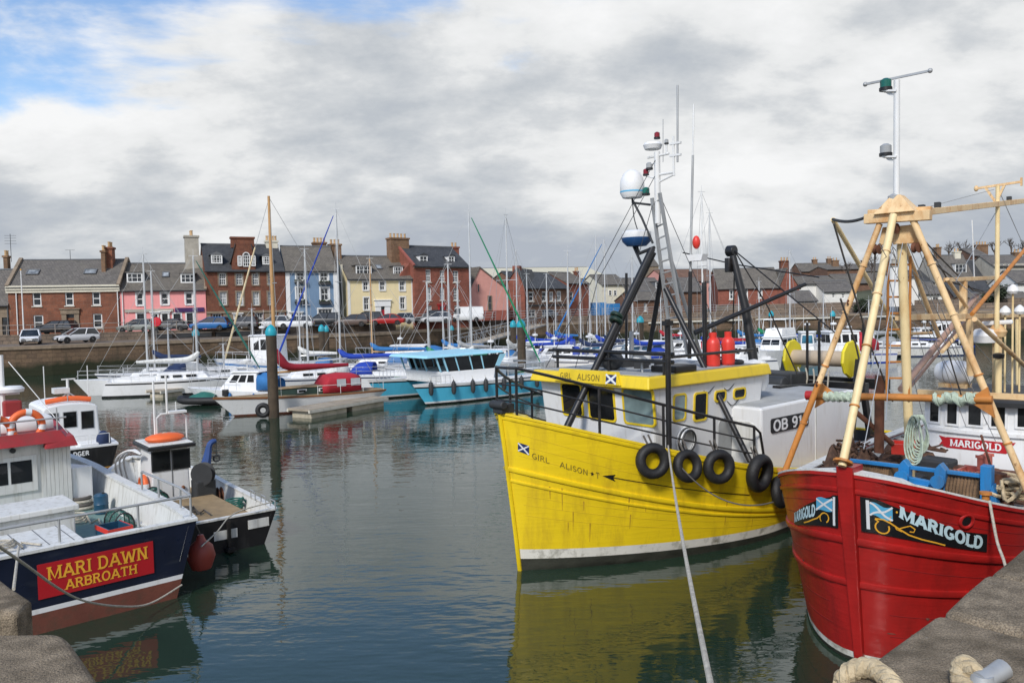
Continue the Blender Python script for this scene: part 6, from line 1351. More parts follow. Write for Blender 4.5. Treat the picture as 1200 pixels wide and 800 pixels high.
p = fr.Z(95, 596, .74); g = thing('rope_coil', 'coil of dark rope lying on the green deck beside the blue barrel', 'rope', fr.W(p)); 
for k in range(4): MB().torus((0, 0, .05 + k * .08), (0, 0, 1), .26 - .015 * k, .045, 22, 6).build('coil', M['rope_dark'] if k % 2 else M['rope_pale'], g)
p = fr.Z(134, 629, .74); g = thing('fish_box', 'red and blue fish box on the deck behind the stern', 'fish box', fr.W(p), a + .1)
b = MB()
for s in ((-.35, -.25, .35, -.21), (-.35, .21, .35, .25), (-.35, -.21, -.31, .21), (.31, -.21, .35, .21)): b.bx((s[0], s[1], .0), (s[2], s[3], .26))
b.bx((-.31, -.21, 0), (.31, .21, .04)); b.build('box', M['plastic_blue'], g); b = MB(); b.bx((-.36, -.262, .17), (.36, -.251, .27)); b.bx((-.36, .251, .17), (.36, .262, .27)); b.bx((.351, -.26, .17), (.362, .26, .27)); b.build('rim', M['gas_red'], g)
# on the wheelhouse roof
zb = zr + .26; b = MB()
for y in (-1.4, -.2, 1.0): b.cyl((xa, y, zb), (xa, y, zb + .55), .02, 6)
b.cyl((xa, -1.5, zb + .3), (xa, 1.2, zb + .3), .022, 6); b.build('roof_rail', M['galv'], t)
p = fr.X(31, 499, xa - .1); ring_buoy('life_ring', 'orange life ring hung facing aft above the red wheelhouse roof', fr.W(p), u, .33, .085); p = fr.X(-6, 507, xa - .1); ring_buoy('life_ring', 'orange life ring cut by the left picture edge, on the red roof', fr.W(p), u, .33, .085)
p = fr.X(28, 500, xa - .75); g = thing('life_raft', 'white life raft canister on the red roof behind the life ring', 'life raft', fr.W(p), a); MB().lathe([(.02, -.62), (.22, -.6), (.29, -.48), (.29, .48), (.22, .6), (.02, .62)], (0, 0, 0), (0, 1, 0), 18).build('canister', M['dome'], g)
for y in (-.25, .25): MB().lathe([(.297, -.03), (.3, 0), (.297, .03)], (0, y, 0), (0, 1, 0), 18).build('strap', M['iron'], g)
mx_ = xa - 1.6; p0 = fr.X(4, 490, mx_); p1 = fr.X(1, 416, mx_); MB().tube([(mx_, p0.y, zb - .1), (mx_, p1.y, p1.z)], [.06, .05], 8).build('mast', M['steel_white'], t); p2 = fr.X(12, 460, mx_)
b = MB(); b.lathe([(.02, 0), (.3, .02), (.32, .1), (.26, .16), (.02, .18)], (mx_, p2.y, p2.z), n=18); b.bar((mx_, p0.y, p2.z - .03), (mx_, p2.y + .2, p2.z - .03), .08, .04); b.build('radar', M['dome'], t); p3 = fr.X(13, 478, mx_); MB().bx((mx_ - .25, p3.y - .2, p3.z - .25), (mx_ + .25, p3.y + .2, p3.z + .2)).build('light_box', M['red_roof'], t, .04)
MB().cyl(fr.X(10, 424, mx_), (xa - .1, yR, zr + .1), .012, 5).build('stay', M['galv'], t)
p = fr.X(15, 528, xa + .05); b = MB(); b.cyl((xa, p.y, p.z), (xa + .08, p.y, p.z), .06, 10); b.build('deck_light', M['iron'], t)
bp = corner + w * .36 + u * -.75; g = thing('fender_buoy', 'large dull red buoy fender hanging at the corner of the navy stern', 'fender', (bp.x, bp.y, .5)); MB().lathe([(.01, -.34), (.2, -.27), (.29, -.02), (.24, .2), (.1, .33), (.06, .44), (.01, .45)], (0, 0, 0), n=20).build('ball', M['buoy_red'], g); MB().cyl((0, 0, .44), (-.1, -.05, .75), .015, 5).build('lanyard', M['rope_dark'], g)
# 2 small black workboat
a = R(-51); u = V((math.cos(a), math.sin(a), 0)); w = V((-math.sin(a), math.cos(a), 0)); L2 = 7.4; corner = V((-5.85, 18.9, 0)); o = corner - u * L2 - w * 1.35
t = thing('workboat', 'small black workboat with a white wheelhouse and tan wooden deck', 'workboat', o, a); fr = frame_of(t); zs = lambda q: .78 + .4 * (1 - q) ** 4
H = Hull(L2, 3.0, zs, .4, .6, 2.2, 1.2, 1.9, 1.0, .88, 1.0, .92, 0, .4, ns=7, wstern=.8)
H.shell([(zz(.05), 1, 1), (1, 0, 4)], 'hull', [M['black_hull'], M['black_hull'], M['white_worn']], t, 36, .1, lambda q: .42); H.deck('deck', M['tan_deck'], t, lambda q: .42, inset=.1); H.rail('gunwale', M['white_worn'], t, .15, .04)
b = MB(); b.bx((L2 - 2.6, -1.24, .4), (L2 - .1, .72, .83)); b.build('deck_platform', M['tan_deck'], t, .02)
b = MB(); b.bar((L2 + .03, .2, .75), (L2 + .03, .2, .0), .07, .16, 0, (1, 0, 0)); b.bx((L2, .1, .05), (L2 + .25, .3, .12)); b.build('rudder_post', M['black_paint'], t)
for (x0, y0_, x1, y1_), nm in (((251, 633, 278, 620), 'p'), ((291, 619, 315, 611), 'q')):
    A_, B2 = fr.X(x0, y0_, L2 + .01), fr.X(x1, y1_, L2 + .01); b = MB(); b.bx((L2, A_.y, A_.z - .02), (L2 + .02, B2.y, A_.z + .19)); b.build('name_plate', M['white_worn'], t)
x2 = L2 - 3.0; p = fr.X(224, 580, x2); yb = p.y; zr = fr.X(222, 522, x2).z; yl = fr.X(178, 575, x2).y
b = MB(); b.hexa([(x2 - 1.3, yl, .4), (x2, yl, .4), (x2, yb, .4), (x2 - 1.3, yb, .4), (x2 - 1.1, yl + .04, zr), (x2, yl + .04, zr), (x2, yb - .04, zr), (x2 - 1.1, yb - .04, zr)]); wh = b.build('wheelhouse', M['white_paint'], t, .03)
for r_ in ((179, 528, 198, 552), (203, 526, 221, 549)):
    A_, B2 = fr.X(r_[0], r_[3], x2), fr.X(r_[2], r_[1], x2); f = MB().bx((x2, A_.y - .03, A_.z - .03), (x2 + .02, B2.y + .03, B2.z + .03)).build('window_frame', M['iron'], t); MB().bx((x2 + .01, A_.y, A_.z), (x2 + .026, B2.y, B2.z)).build('pane', M['boat_glass'], f)
for sy, y in ((1, yb),): MB().bx((x2 - .85, y - .01, zr - .75), (x2 - .2, y + .012, zr - .15)).build('side_pane', M['boat_glass'], wh)
ym = (yl + yb) / 2; MB().bx((x2 + .001, ym + .02, .85), (x2 + .012, ym + .04, zr - .05)).build('door_seam', M['lead'], wh); MB().ell((x2 + .03, yb - .2, 1.05), (.04, .05, .05), 8, 6).build('door_handle', M['door_wood'], wh)
b = MB(); b.bx((x2 - 1.35, yl - .1, zr), (x2 + .18, yb + .12, zr + .09), 1); b.bx((x2 - 1.3, yl - .05, zr + .09), (x2 + .13, yb + .07, zr + .13)); b.build('wheelhouse_roof', [M['white_worn'], M['black_paint']], t, .02)
g = thing('life_raft', 'orange life raft bundle on the roof of the small black workboat', 'life raft', fr.W((x2 - .45, ym, zr + .12)), a); b = MB(); b.ell((0, 0, .1), (.3, .5, .13), 14, 8); b.build('bundle', M['orange_ring'], g); MB().torus((0, 0, .1), (1, 0, 0), .13, .02, 16, 6).build('strap', M['rope_pale'], g)
b = MB(); xm = x2 - .6
tpz = fr.X(182, 455, xm).z; b.tube([(xm, fr.X(182, 512, xm).y, zr), (xm, fr.X(182, 512, xm).y, fr.X(182, 446, xm).z)], .03, 6); ya, yc = fr.X(183, 490, xm).y, fr.X(218, 490, xm).y; zt = fr.X(200, 484, xm).z
b.tube([(xm, ya, zr), (xm, ya, zt - .1), (xm, ya + .12, zt), (xm, yc - .12, zt), (xm, yc, zt - .1), (xm, yc, zr)], .025, 6); b.tube([(xm, (ya + yc) / 2 - .1, zt), (xm, (ya + yc) / 2 - .1, fr.X(194, 440, xm).z)], .03, 6); b.cyl((xm, yc - .25, zt), (xm, yc - .25, zt + .3), .012, 5); b.bx((xm - .12, ya + .3, zt), (xm + .12, ya + .75, zt + .06)); b.build('aerial_frame', M['steel_white'], t)
b = MB()
for k in range(3): b.tube(smoothpts([(x2 - 1.9, yl - .1 - .12 * k, .95), (x2 - 1.5, yl - .3 - .1 * k, 1.7), (x2 - .8, yl - .22 - .06 * k, 2.05), (x2 - .3, yl - .15, 2.0)], 5), .028, 6)
b.build('side_rail', M['steel_white'], t)
p = fr.Y(165, 563, yl - .35); ring_buoy('life_ring', 'orange life ring strapped beside the wheelhouse of the small workboat', fr.W((x2 - .4, yl - .1, 1.15)), w, .24, .07)
pb = fr.X(238, 572, x2 + .1); q = [fr.X(*k, x2 + .1) for k in ((236, 571), (240, 550), (243, 535), (246, 520), (253, 516))]; MB().tube(smoothpts(q, 4), [.2, .2, .19, .17, .15, .14, .13, .12, .11, .1, .09, .08, .08, .07, .07, .06, .05], 8).build('hauler_arm', M['crane_blue'], t)
b = MB(); e = q[-1]; b.cyl(e, e - V((0, 0, .38)), .012, 5); b.torus(e - V((0, 0, .48)), (1, 0, 0), .08, .025, 14, 6); b.build('hook', M['iron'], t); b = MB(); b.lathe([(.3, -.09), (.12, -.03), (.12, .03), (.3, .09)], fr.X(238, 555, x2 + .3), (.6, -.6, 0), 18); b.build('hauler_sheave', M['iron'], t); MB().box((x2 + .15, pb.y, .8), (.5, .5, .8)).build('hauler_base', M['iron'], t, .03)
p = fr.Z(258, 592, .45); b = MB(); b.lathe([(.2, -.05), (.07, -.02), (.07, .02), (.2, .05)], p + V((0, 0, .3)), (0, 1, 0), 16); b.build('winch_wheel', M['rust'], t)
b = MB()
for x in (L2 - 1.6, L2 - .9, L2 - .3): b.tube([(x, 1.36, .79), (x, 1.36, 1.0), (x + .35, 1.34, 1.0), (x + .35, 1.34, .79)], .016, 6)
b.build('gunwale_rail', M['galv'], t)
# 3 black hulled cabin boat behind
a = R(-50); u = V((math.cos(a), math.sin(a), 0)); w = V((-math.sin(a), math.cos(a), 0)); L3 = 7.5; p = onz(138, 548, 0); o = V((p.x, p.y, 0)) - u * L3 - w * 1.3
t = thing('cabin_boat', 'black hulled boat with a white rounded cabin and orange roof floats, behind the red roof', 'boat', o, a); fr = frame_of(t); zs = lambda q: .85 + .5 * (1 - q) ** 2
H = Hull(L3, 2.9, zs, .4, .6, 2.2, 1.2, 1.9, 1.0, .88, 1.0, .92, 0, .4, ns=7, wstern=.85)
H.shell([(zz(.08), 1, 1), (zz(.1), 2, 1), (1, 0, 3)], 'hull', [M['black_hull'], M['antifoul'], M['gold'], M['white_gel']], t, 30, .1, lambda q: .5); H.deck('deck', M['white_gel'], t, lambda q: .5, inset=.1); H.rail('gunwale', M['white_gel'], t, .2, .06)
x3 = L3 - 1.5; A_, B2 = fr.X(50, 530, x3).y, fr.X(119, 530, x3).y; zr = fr.X(100, 472, x3).z
b = MB(); yc = (A_ + B2) / 2; hw_ = (B2 - A_) / 2
n = 8; roof = [(yc + hw_ * math.cos(math.pi * (1 - i / n)) * .93, zr - .16 + .2 * math.sin(math.pi * i / n)) for i in range(n + 1)]
b.prism([(x3, A_, .5), (x3, B2, .5)] + [(x3, y, z) for y, z in roof[::-1]], (-3.0, 0, 0)); wh = b.build('cabin', M['white_gel'], t, .05)
for r_ in ((54, 484, 68, 500), (75, 482, 89, 501), (96, 481, 109, 502)):
    c0, c1 = fr.X(r_[0], r_[3], x3), fr.X(r_[2], r_[1], x3); f = MB().bx((x3, c0.y - .025, c0.z - .025), (x3 + .015, c1.y + .025, c1.z + .025)).build('window_frame', M['galv'], t, .01); MB().bx((x3 + .01, c0.y, c0.z), (x3 + .022, c1.y, c1.z)).build('pane', M['boat_glass'], f)
q = [fr.X(*k, x3 - .5) for k in ((50, 478), (62, 472), (82, 469), (103, 472))]; g = thing('roof_float', 'long orange float lying along the roof of the black hulled cabin boat', 'float', fr.W((x3 - .5, yc, zr + .1)), a)
MB().tube([(0, -hw_ * .75, 0), (0, -hw_ * .3, .06), (0, -.03, .08)], .1, 10).build('float_half', M['orange_ring'], g); MB().tube([(0, .03, .08), (0, hw_ * .4, .05), (0, hw_ * .8, -.02)], .1, 10).build('float_half', M['orange_ring'], g)
b = MB(); c = fr.X(80, 468, x3 - 1); tz = fr.X(80, 444, x3 - 1).z; b.cyl((x3 - 1, c.y, zr), (x3 - 1, c.y, tz), .05, 8); b.bx((x3 - 1.25, c.y - .5, fr.X(76, 457, x3 - 1).z - .1), (x3 - .75, c.y + .02, fr.X(76, 457, x3 - 1).z + .1)); b.bar((x3 - 1, c.y - .2, tz), (x3 - 1, c.y + .25, tz), .06, .05)
for dy in (-.5, .45): b.cyl((x3 - 1, c.y, tz - .5), (x3 - .8, c.y + dy, zr), .025, 6)
for k in ((53, 474, 429), (104, 470, 428)): c2 = fr.X(k[0], k[1], x3 - .8); b.cyl((x3 - .8, c2.y, zr - .1), (x3 - .8, c2.y, fr.X(k[0], k[2], x3 - .8).z), .018, 5)
b.build('radar_mast', M['steel_white'], t)
n0, n1 = fr.X(86, 541, L3 + .004), fr.X(104.5, 524.5, L3 + .004); MB().bx((L3, n0.y, n0.z), (L3 + .01, n1.y, n1.z)).build('name_board', M['board_black'], t)
F2 = Flat((L3 + .01, n0.y, n0.z), (0, n1.y - n0.y, 0), (0, 0, n1.z - n0.z)); write('lettering', M['letter_white'], t, 'DGER', F2, .02, .98, .42, .78, .24, False, .008)
b = MB(); b.bx((L3 - 1.3, .2, .5), (L3 - .5, 1.0, .95)); b.build('locker', M['white_gel'], t, .04); p = fr.X(124, 515, L3 - .6); MB().ell((L3 - .6, 1.0, 1.0), (.2, .25, .35), 10, 8).build('cushion', M['navy_canvas'], t)
b = MB()
for y in (-.9, -.2, .5): b.tube([(L3 - .15, y, .95), (L3 - .15, y, 1.3), (L3 - .15, y + .6, 1.3), (L3 - .15, y + .6, .95)], .016, 6)
b.build('stern_rail', M['steel_white'], t)
# loose gear on the decks of the left boats
def coil_at(label, p, rz, r=.24, n=4, mk_='rope_dark', name='rope_coil'):
    g = thing(name, label, 'rope', p, rz); b = MB(); q = []; rr = random.Random(len(label))
    for i in range(n * 22): w_ = i * 2 * math.pi / 22; q.append((math.cos(w_) * (r + .03 * math.sin(i * .37) + rr.uniform(-.008, .008)), math.sin(w_) * (r * .85 + .03 * math.cos(i * .29)), .03 + .055 * i / 22))
    q += [(q[-1][0] + .12 * k, q[-1][1] + .1 * k * (-1) ** k, .03) for k in range(1, 4)]; b.tube(q, .022, 6); b.build('rope', M[mk_], g); return g
def creel(label, p, rz, mk_='iron'):
    g = thing('lobster_creel', label, 'creel', p, rz); b = MB(); L_, W_, H_ = .7, .45, .38
    ar = [(W_ / 2 * math.cos(w), H_ * math.sin(w) ** .8) for w in [math.pi * i / 8 for i in range(9)]]
    for x in (-L_ / 2, 0, L_ / 2): b.tube([(x, y, z + .03) for y, z in ar], .018, 6)
    b.bx((-L_ / 2, -W_ / 2, 0), (L_ / 2, W_ / 2, .03)); b.build('frame', M[mk_], g); b = MB()
    for i in range(13): x = -L_ / 2 + L_ * i / 12; b.tube([(x, y * .98, z * .98 + .03) for y, z in ar], .006, 4)
    for y, z in ar: b.cyl((-L_ / 2, y * .98, z * .98 + .03), (L_ / 2, y * .98, z * .98 + .03), .006, 4)
    for x in (-L_ / 2, L_ / 2):
        for y, z in ar[1:-1]: b.cyl((x, y, z), (x, 0, .03), .005, 4)
    b.build('net', M['teal_rib'], g); return g
fm = Fr(V((corner_m.x, corner_m.y, 0)) - V((math.cos(R(-47)), math.sin(R(-47)), 0)) * LM - V((-math.sin(R(-47)), math.cos(R(-47)), 0)) * 2.05, R(-47))
coil_at('grey rope coil on the green deck in front of the wheelhouse of the navy boat', fm.W((LM - 4.6, .95, .74)), .3, .26, 4, 'rope_pale')
coil_at('pale rope coil lying on the white hatch platform behind the navy stern', fm.W((LM - 1.1, -1.1, 1.32)), 1, .22, 3, 'rope_pale')
creel('lobster creel against the white bulwark behind the blue barrel', fm.W((LM - 3.4, 1.6, .74)), R(-47), 'iron')
fw_ = Fr(V((-5.85, 18.9, 0)) - V((math.cos(R(-51)), math.sin(R(-51)), 0)) * L2 - V((-math.sin(R(-51)), math.cos(R(-51)), 0)) * 1.35, R(-51))
coil_at('coil of dark rope on the tan deck of the small black workboat', fw_.W((L2 - .8, -.5, .85)), .4, .2, 3); coil_at('green rope heap beside the hauler of the small black workboat', fw_.W((L2 - 2.0, 1.05, .46)), .9, .22, 5, 'teal_rib')
creel('lobster creel on the tan deck beside the workboat wheelhouse', fw_.W((L2 - 2.3, -.75, .83)), R(-51)); 
# ------------------------------------------------------------------ yellow fishing boat
a = R(41); p = onz(609, 668, 0); LY = 14.2
Y = t = thing('fishing_boat', 'large yellow fishing boat with a white wheelhouse and black gallows, moored at the centre', 'fishing boat', p, a); fr = frame_of(t)
zs = lambda q: 1.40 + 1.98 * (1 - q / .55) ** 1.45 if q < .55 else 1.40
HY = H = Hull(LY, 5.5, zs, .42, .45, 2.1, 1.35, 1.75, 1.05, .9, .9, .8, 0, .5, ns=3, rp=1.1)
zz = lambda z0, z1=None: (lambda q: (z0 + ((z1 or z0) - z0) * min(1, q / .4)) / zs(q))
dk = lambda q: max(1.0, zs(q) - .72)
H.shell([(zz(.26, .14), 1, 2), (zz(.47, .32), 2, 2), (1, 0, 10)], 'hull', [M['yellow_hull'], M['weed'], M['white_boot'], M['iron']], t, 60, .12, dk)
H.deck('deck', M['grey_deck'], t, dk, inset=.12); H.rail('gunwale', M['yellow_trim'], t, .2, .05)
vr = lambda q: .66 - .26 * min(1, q / .45); H.strake('rubbing_strake', M['yellow_hull'], t, vr, .045, .10); H.strake('rubbing_strake', M['yellow_hull'], t, lambda q: vr(q) - .075, .03, .06)
H.strake('knuckle', M['yellow_hull'], t, lambda q: .985, .03, .09)
mk('seam_yellow', (.64, .45, .012), .6)
for v_ in (.37, .44, .50, .76, .83, .90): H.strake('plank_seam', M['seam_yellow'], t, lambda q, v_=v_: v_ + (vr(q) - .66) * (.6 if v_ < .66 else .9), .004, .012, t0=.01, t1=.75)
b = MB(); st = [H.pt(0, v) for v in (-.3, 0, .2, .4, .6, .8, 1)]; b.tube(st, [.05] * 7, 8); b.build('stem_bar', M['yellow_hull'], t)
# lettering on the bow
P = Patch(H, fr, [(621, 537), (703, 562), (703, 552.5), (621, 527)])
write('lettering', M['letter_dark'], t, 'GIRL', P, .03, .27, .12, .78, .12, False, .010); write('lettering', M['letter_dark'], t, 'ALISON', P, .42, .82, .12, .78, .12, False, .010)
mb = MB(); c = (.885, .48); pts = [P.at(c[0] + (.028 if k % 2 == 0 else .012) * math.cos(R(90 + 36 * k)), c[1] + (.3 if k % 2 == 0 else .13) * math.sin(R(90 + 36 * k)), .010) for k in range(10)]; mb.add(pts + [P.at(c[0], c[1], .010)], [(k, (k + 1) % 10, 10) for k in range(10)]); mb.build('star', M['board_black'], t)
write('lettering', M['letter_dark'], t, 'T', P, .94, .99, .1, .85, .12, False, .010)
P2 = Patch(H, fr, [(706, 562), (878, 584), (878, 575), (706, 552)])
mb = MB(); ribbon(mb, [(.05 + .95 * i / 14, .5) for i in range(15)], .018, P2, .010); mb.add([P2.at(.0, .5, .0112), P2.at(.075, .9, .0112), P2.at(.06, .5, .0112), P2.at(.075, .1, .0112)], [(0, 1, 2), (0, 2, 3)]); mb.build('arrow', M['board_black'], t)
P3 = Patch(H, fr, [(607, 528), (620, 533), (620, 522), (607, 518)]); P3.panel('flag_field', M['flag_navy'], t, 4, 3, .008)
mb = MB(); ribbon(mb, [(0.02, .05), (.5, .5), (.98, .95)], .03, P3, .011); ribbon(mb, [(0.02, .95), (.5, .5), (.98, .05)], .03, P3, .0118); mb.build('flag_cross', M['letter_white'], t)
# wheelhouse
xw, xe = 2.6, 6.35; yw = 1.62; zd = 1.1; zr = 3.78
tw = lambda z: 1.0 + .03 * (z - zd)
fx = lambda z: xw - .1 * (z - zd)     # front leans forward
b = MB(); k0, k1 = tw(zd) * yw, tw(zr) * yw
b.hexa([(fx(zd), -k0, zd), (xe, -k0, zd), (xe, k0, zd), (fx(zd), k0, zd), (fx(zr), -k1, zr), (xe + .35, -k1, zr), (xe + .35, k1, zr), (fx(zr), k1, zr)]); wh = b.build('wheelhouse', M['white_paint'], t, .05)
def rrect(y0, y1, z0, z1, r, n=4):
    pts = []
    for cy, cz, a0 in ((y1 - r, z1 - r, 0), (y0 + r, z1 - r, 90), (y0 + r, z0 + r, 180), (y1 - r, z0 + r, 270)):
        for i in range(n + 1): w_ = R(a0 + 90 * i / n); pts.append((cy + r * math.cos(w_), cz + r * math.sin(w_)))
    return pts
def wwin(r, side, pane='boat_glass'):
    """rounded window with a yellow rubber trim, front or port side"""
    if side == 'front':
        A_, B_ = fr.X(r[0], r[3], xw - .18), fr.X(r[2], r[1], xw - .18); y0, y1 = sorted((A_.y, B_.y)); z0, z1 = A_.z, B_.z; put = lambda y, z, o: (fx(z) - o, y, z)
    else:
        A_, B_ = fr.Y(r[0], r[3], -yw - .06), fr.Y(r[2], r[1], -yw - .06); y0, y1 = sorted((A_.x, B_.x)); z0, z1 = A_.z, B_.z; put = lambda y, z, o: (y, -yw * tw(z) - o, z)
    o_, i_ = rrect(y0 - .045, y1 + .045, z0 - .045, z1 + .045, .09), rrect(y0, y1, z0, z1, .07); n = len(o_); b = MB()
    vs = [put(*q, -.02) for q in o_] + [put(*q, .026) for q in o_] + [put(*q, .026) for q in i_] + [put(*q, .004) for q in i_]
    for L_ in range(3): b.add([], [])
    base = len(b.v); b.v += vs
    for L_ in range(3):
        for i in range(n): b.f.append([L_ * n + i, L_ * n + (i + 1) % n, (L_ + 1) * n + (i + 1) % n, (L_ + 1) * n + i]); b.m.append(0); b.s.append(False)
    w = b.build('window', M['yellow_trim'], t); MB().add([put(*q, .012) for q in i_], [tuple(range(n))]).build('pane', M[pane], w)
for r_ in ((662, 451, 683, 484), (693, 456, 721, 489)): wwin(r_, 'front')
wwin((734, 458, 767, 494), 'front', 'boat_glass_pale')
for r_, m_ in (((788, 462, 800, 492), 'boat_glass_pale'), ((812, 460, 825, 492), 'boat_glass'), ((836, 458, 847, 469), 'boat_glass'), ((858, 455, 870, 466), 'boat_glass')): wwin(r_, 'side', m_)
# yellow roof with overhanging trim
k = 1.86; x0, x1 = fx(zr) - .26, xe + .55
b = MB(); b.hexa([(x0, -k, zr), (x1, -k, zr), (x1, k, zr), (x0, k, zr), (x0 + .08, -k + .06, zr + .26), (x1 - .04, -k + .06, zr + .26), (x1 - .04, k - .06, zr + .26), (x0 + .08, k - .06, zr + .26)]); rf = b.build('wheelhouse_roof', M['yellow_trim'], t, .03)
MB().bx((x0 + .25, -k + .2, zr + .255), (x1 - .2, k - .2, zr + .275)).build('roof_top', M['grey_deck'], rf)
Fp = Flat((x0 + .02, .95, zr + .02), (0, -2.0, 0), (.07, 0, .24)); b = MB(); b.hexa([(x0 - .03, .95, zr + .05), (x0 - .03, -1.1, zr + .05), (x0 + .1, -1.1, zr + .05), (x0 + .1, .95, zr + .05), (x0 + .0, .8, zr + .34), (x0 + .0, -.95, zr + .34), (x0 + .13, -.95, zr + .34), (x0 + .13, .8, zr + .34)]); b.build('name_board', M['yellow_trim'], t, .01)
Fp = Flat((x0 - .025, .78, zr + .10), (0, -1.3, 0), (.022, 0, .17)); write('lettering', M['letter_dark'], t, 'GIRL', Fp, .02, .3, .1, .9, .13, False, .012); write('lettering', M['letter_dark'], t, 'ALISON', Fp, .45, .98, .1, .9, .13, False, .012)
Fp = Flat((x0 - .028, -.68, zr + .08), (0, -.3, 0), (.02, 0, .2)); mb = MB(); quadp(mb, Fp, 0, 0, 1, 1, .004); mb.build('flag_field', M['flag_navy'], t); mb = MB(); ribbon(mb, [(0, 0), (.5, .5), (1, 1)], .05, Fp, .008); ribbon(mb, [(0, 1), (.5, .5), (1, 0)], .05, Fp, .0088); mb.build('flag_cross', M['letter_white'], t)
# side door and shelter deck with the registration board
dA, dB = fr.Y(839, 541, -yw - .02), fr.Y(859, 487, -yw - .02); b = MB(); pts = rrect(dA.x, dB.x, 1.15, dB.z, .16); b.prism([(x, -yw * tw(z) - .03, z) for x, z in pts], (0, .05, 0)); b.build('door', M['grey_deck'], wh)
xb = 5.35; yb = 2.5; zt = 3.12
b = MB(); b.hexa([(xb, -yb, 1.05), (xb + 4.6, -yb, 1.05), (xb + 4.6, yb, 1.05), (xb, yb, 1.05), (xb, -yb, zt), (xb + 4.6, -yb, zt + .05), (xb + 4.6, yb, zt + .05), (xb, yb, zt)]); sd = b.build('shelter', M['white_paint'], t, .05)
MB().hexa([(xb + .15, -yb + .12, zt - .01), (xb + 4.45, -yb + .12, zt + .04), (xb + 4.45, yb - .12, zt + .04), (xb + .15, yb - .12, zt - .01), (xb + .15, -yb + .12, zt + .02), (xb + 4.45, -yb + .12, zt + .07), (xb + 4.45, yb - .12, zt + .07), (xb + .15, yb - .12, zt + .02)]).build('shelter_top', M['grey_deck'], sd)
q = fr.Y(956, 500, -yb); MB().bx((q.x - .03, -yb - .012, 1.1), (q.x + .03, -yb + .01, zt)).build('seam', M['white_worn'], sd)
b = MB(); pts = rrect(-2.36, -1.72, 1.2, 2.78, .2); b.prism([(xb - .02, y, z) for y, z in pts], (.05, 0, 0)); b.build('bulkhead_door', M['white_worn'], sd)
A_, B_ = fr.Y(903.5, 509, -yb - .01), fr.Y(947, 481, -yb - .01); z0, z1 = A_.z + .02, B_.z - .02; pts = rrect(A_.x, B_.x, z0, z1, .07)
b = MB(); b.prism([(x, -yb - .025, z) for x, z in pts], (0, .04, 0)); b.build('registration_board', M['board_black'], sd)
Fp = Flat((A_.x, -yb - .025, z0), (B_.x - A_.x, 0, 0), (0, 0, z1 - z0)); write('lettering', M['letter_white'], sd, 'OB 913', Fp, .05, .97, .13, .87, .2, False, .006)
# black steel: bulwark rails
def rail_side(side, t0, t1, n, hts):
    b = MB(); ps = [H.pt(t0 + (t1 - t0) * i / n, 1, side) for i in range(n + 1)]; ins = [V((max(p.x, -.45), p.y * .93, p.z)) for p in ps]
    f = lambda i: 1.02 - .1 * i / n
    for i in range(0, n + 1, 3): b.cyl(ins[i], ins[i] + V((0, 0, f(i))), .03, 8)
    for h in hts: b.tube([q + V((0, 0, f(i) * h)) for i, q in enumerate(ins)], .032 if h == 1 else .018, 8)
    e = ins[-1]; b.tube([e + V((0, 0, f(n))), e + V((.25, 0, .75)), e + V((.45, 0, .0))], .03, 8)
    return b.build('bulwark_rail', M['black_paint'], t)
rail_side(-1, .012, .36, 12, (1, .66, .33)); rail_side(1, .012, .33, 12, (1, .66, .33))
b = MB(); q0, q1 = H.pt(.012, 1, -1), H.pt(.012, 1, 1)
for h in (1.02, .67, .34): b.tube(smoothpts([(max(q0.x, -.45), q0.y * .93, q0.z + h), (q0.x - .1, 0, q0.z + h), (max(q1.x, -.45), q1.y * .93, q1.z + h)], 4), .03 if h > 1 else .018, 8)
b.build('bow_rail', M['black_paint'], t)
b = MB(); b.box((-.35, 0, zs(0) + .12), (.35, .3, .2)); b.cyl((-.5, -.2, zs(0) + .2), (-.5, .2, zs(0) + .2), .09, 10); b.build('bow_roller', M['iron'], t, .02)
b = MB(); q = fr.Z(632, 492, 2.75); b.lathe([(.16, 0), (.12, .12), (.12, .3), (.2, .36), (.02, .4)], (.75, .25, 2.45), n=14); b.lathe([(.3, 0), (.3, .25), (.2, .35), (.02, .38)], (1.1, -.35, 2.4), n=16); b.build('windlass', M['galv'], t)
# gallows
G = lambda name, pts, r, mk_='black_paint', n=10: MB().tube([V(q) for q in pts], r, n).build(name, M[mk_], t)
ap = fr.Y(764, 292, 0.0); l1 = fr.Y(658, 503, .15)
G('gallows_leg', [ap, l1 + V((0, 0, -.2))], .085); l2 = fr.Y(700, 440, .9); G('gallows_leg', [fr.Y(766, 296, .1), fr.Y(735, 360, .45), l2], .075)
b = MB(); q = ap.lerp(l1, .42); b.torus(q, (l1 - ap).normalized(), .12, .06, 16, 8); b.torus(q + V((.05, .02, .12)), (l1 - ap).normalized(), .12, .05, 16, 8); b.build('rope_wrap', M['green_paint'], t)
pl = H.pt(.345, 1, -1); G('gallows_leg', [fr.Y(780, 338, -.2), (pl.x, pl.y * .95, pl.z + .1)], .065); G('gallows_leg', [fr.Y(776, 318, .2), (6.3, 1.6, zr + .3)], .065)
v0 = fr.Y(784, 522, -2.05); v1 = fr.Y(783, 374, -2.05); G('post', [(v0.x, -2.05, v0.z - .4), (v0.x, -2.05, v1.z)], .06); b = MB(); b.bar((v0.x - .12, -2.05, v1.z - .08), (v0.x + .12, -2.05, v1.z - .08), .12, .1); b.build('post_cap', M['black_paint'], t)
for zq in (zr + .55, zr + .72): G('roof_bar', [(xw + .2, 1.75, zq), (xw + .2, -1.95, zq)], .045)
for yq_ in (1.6, -.1, -1.7): G('roof_bar_post', [(xw + .2, yq_, zr + .2), (xw + .2, yq_, zr + .75)], .035)
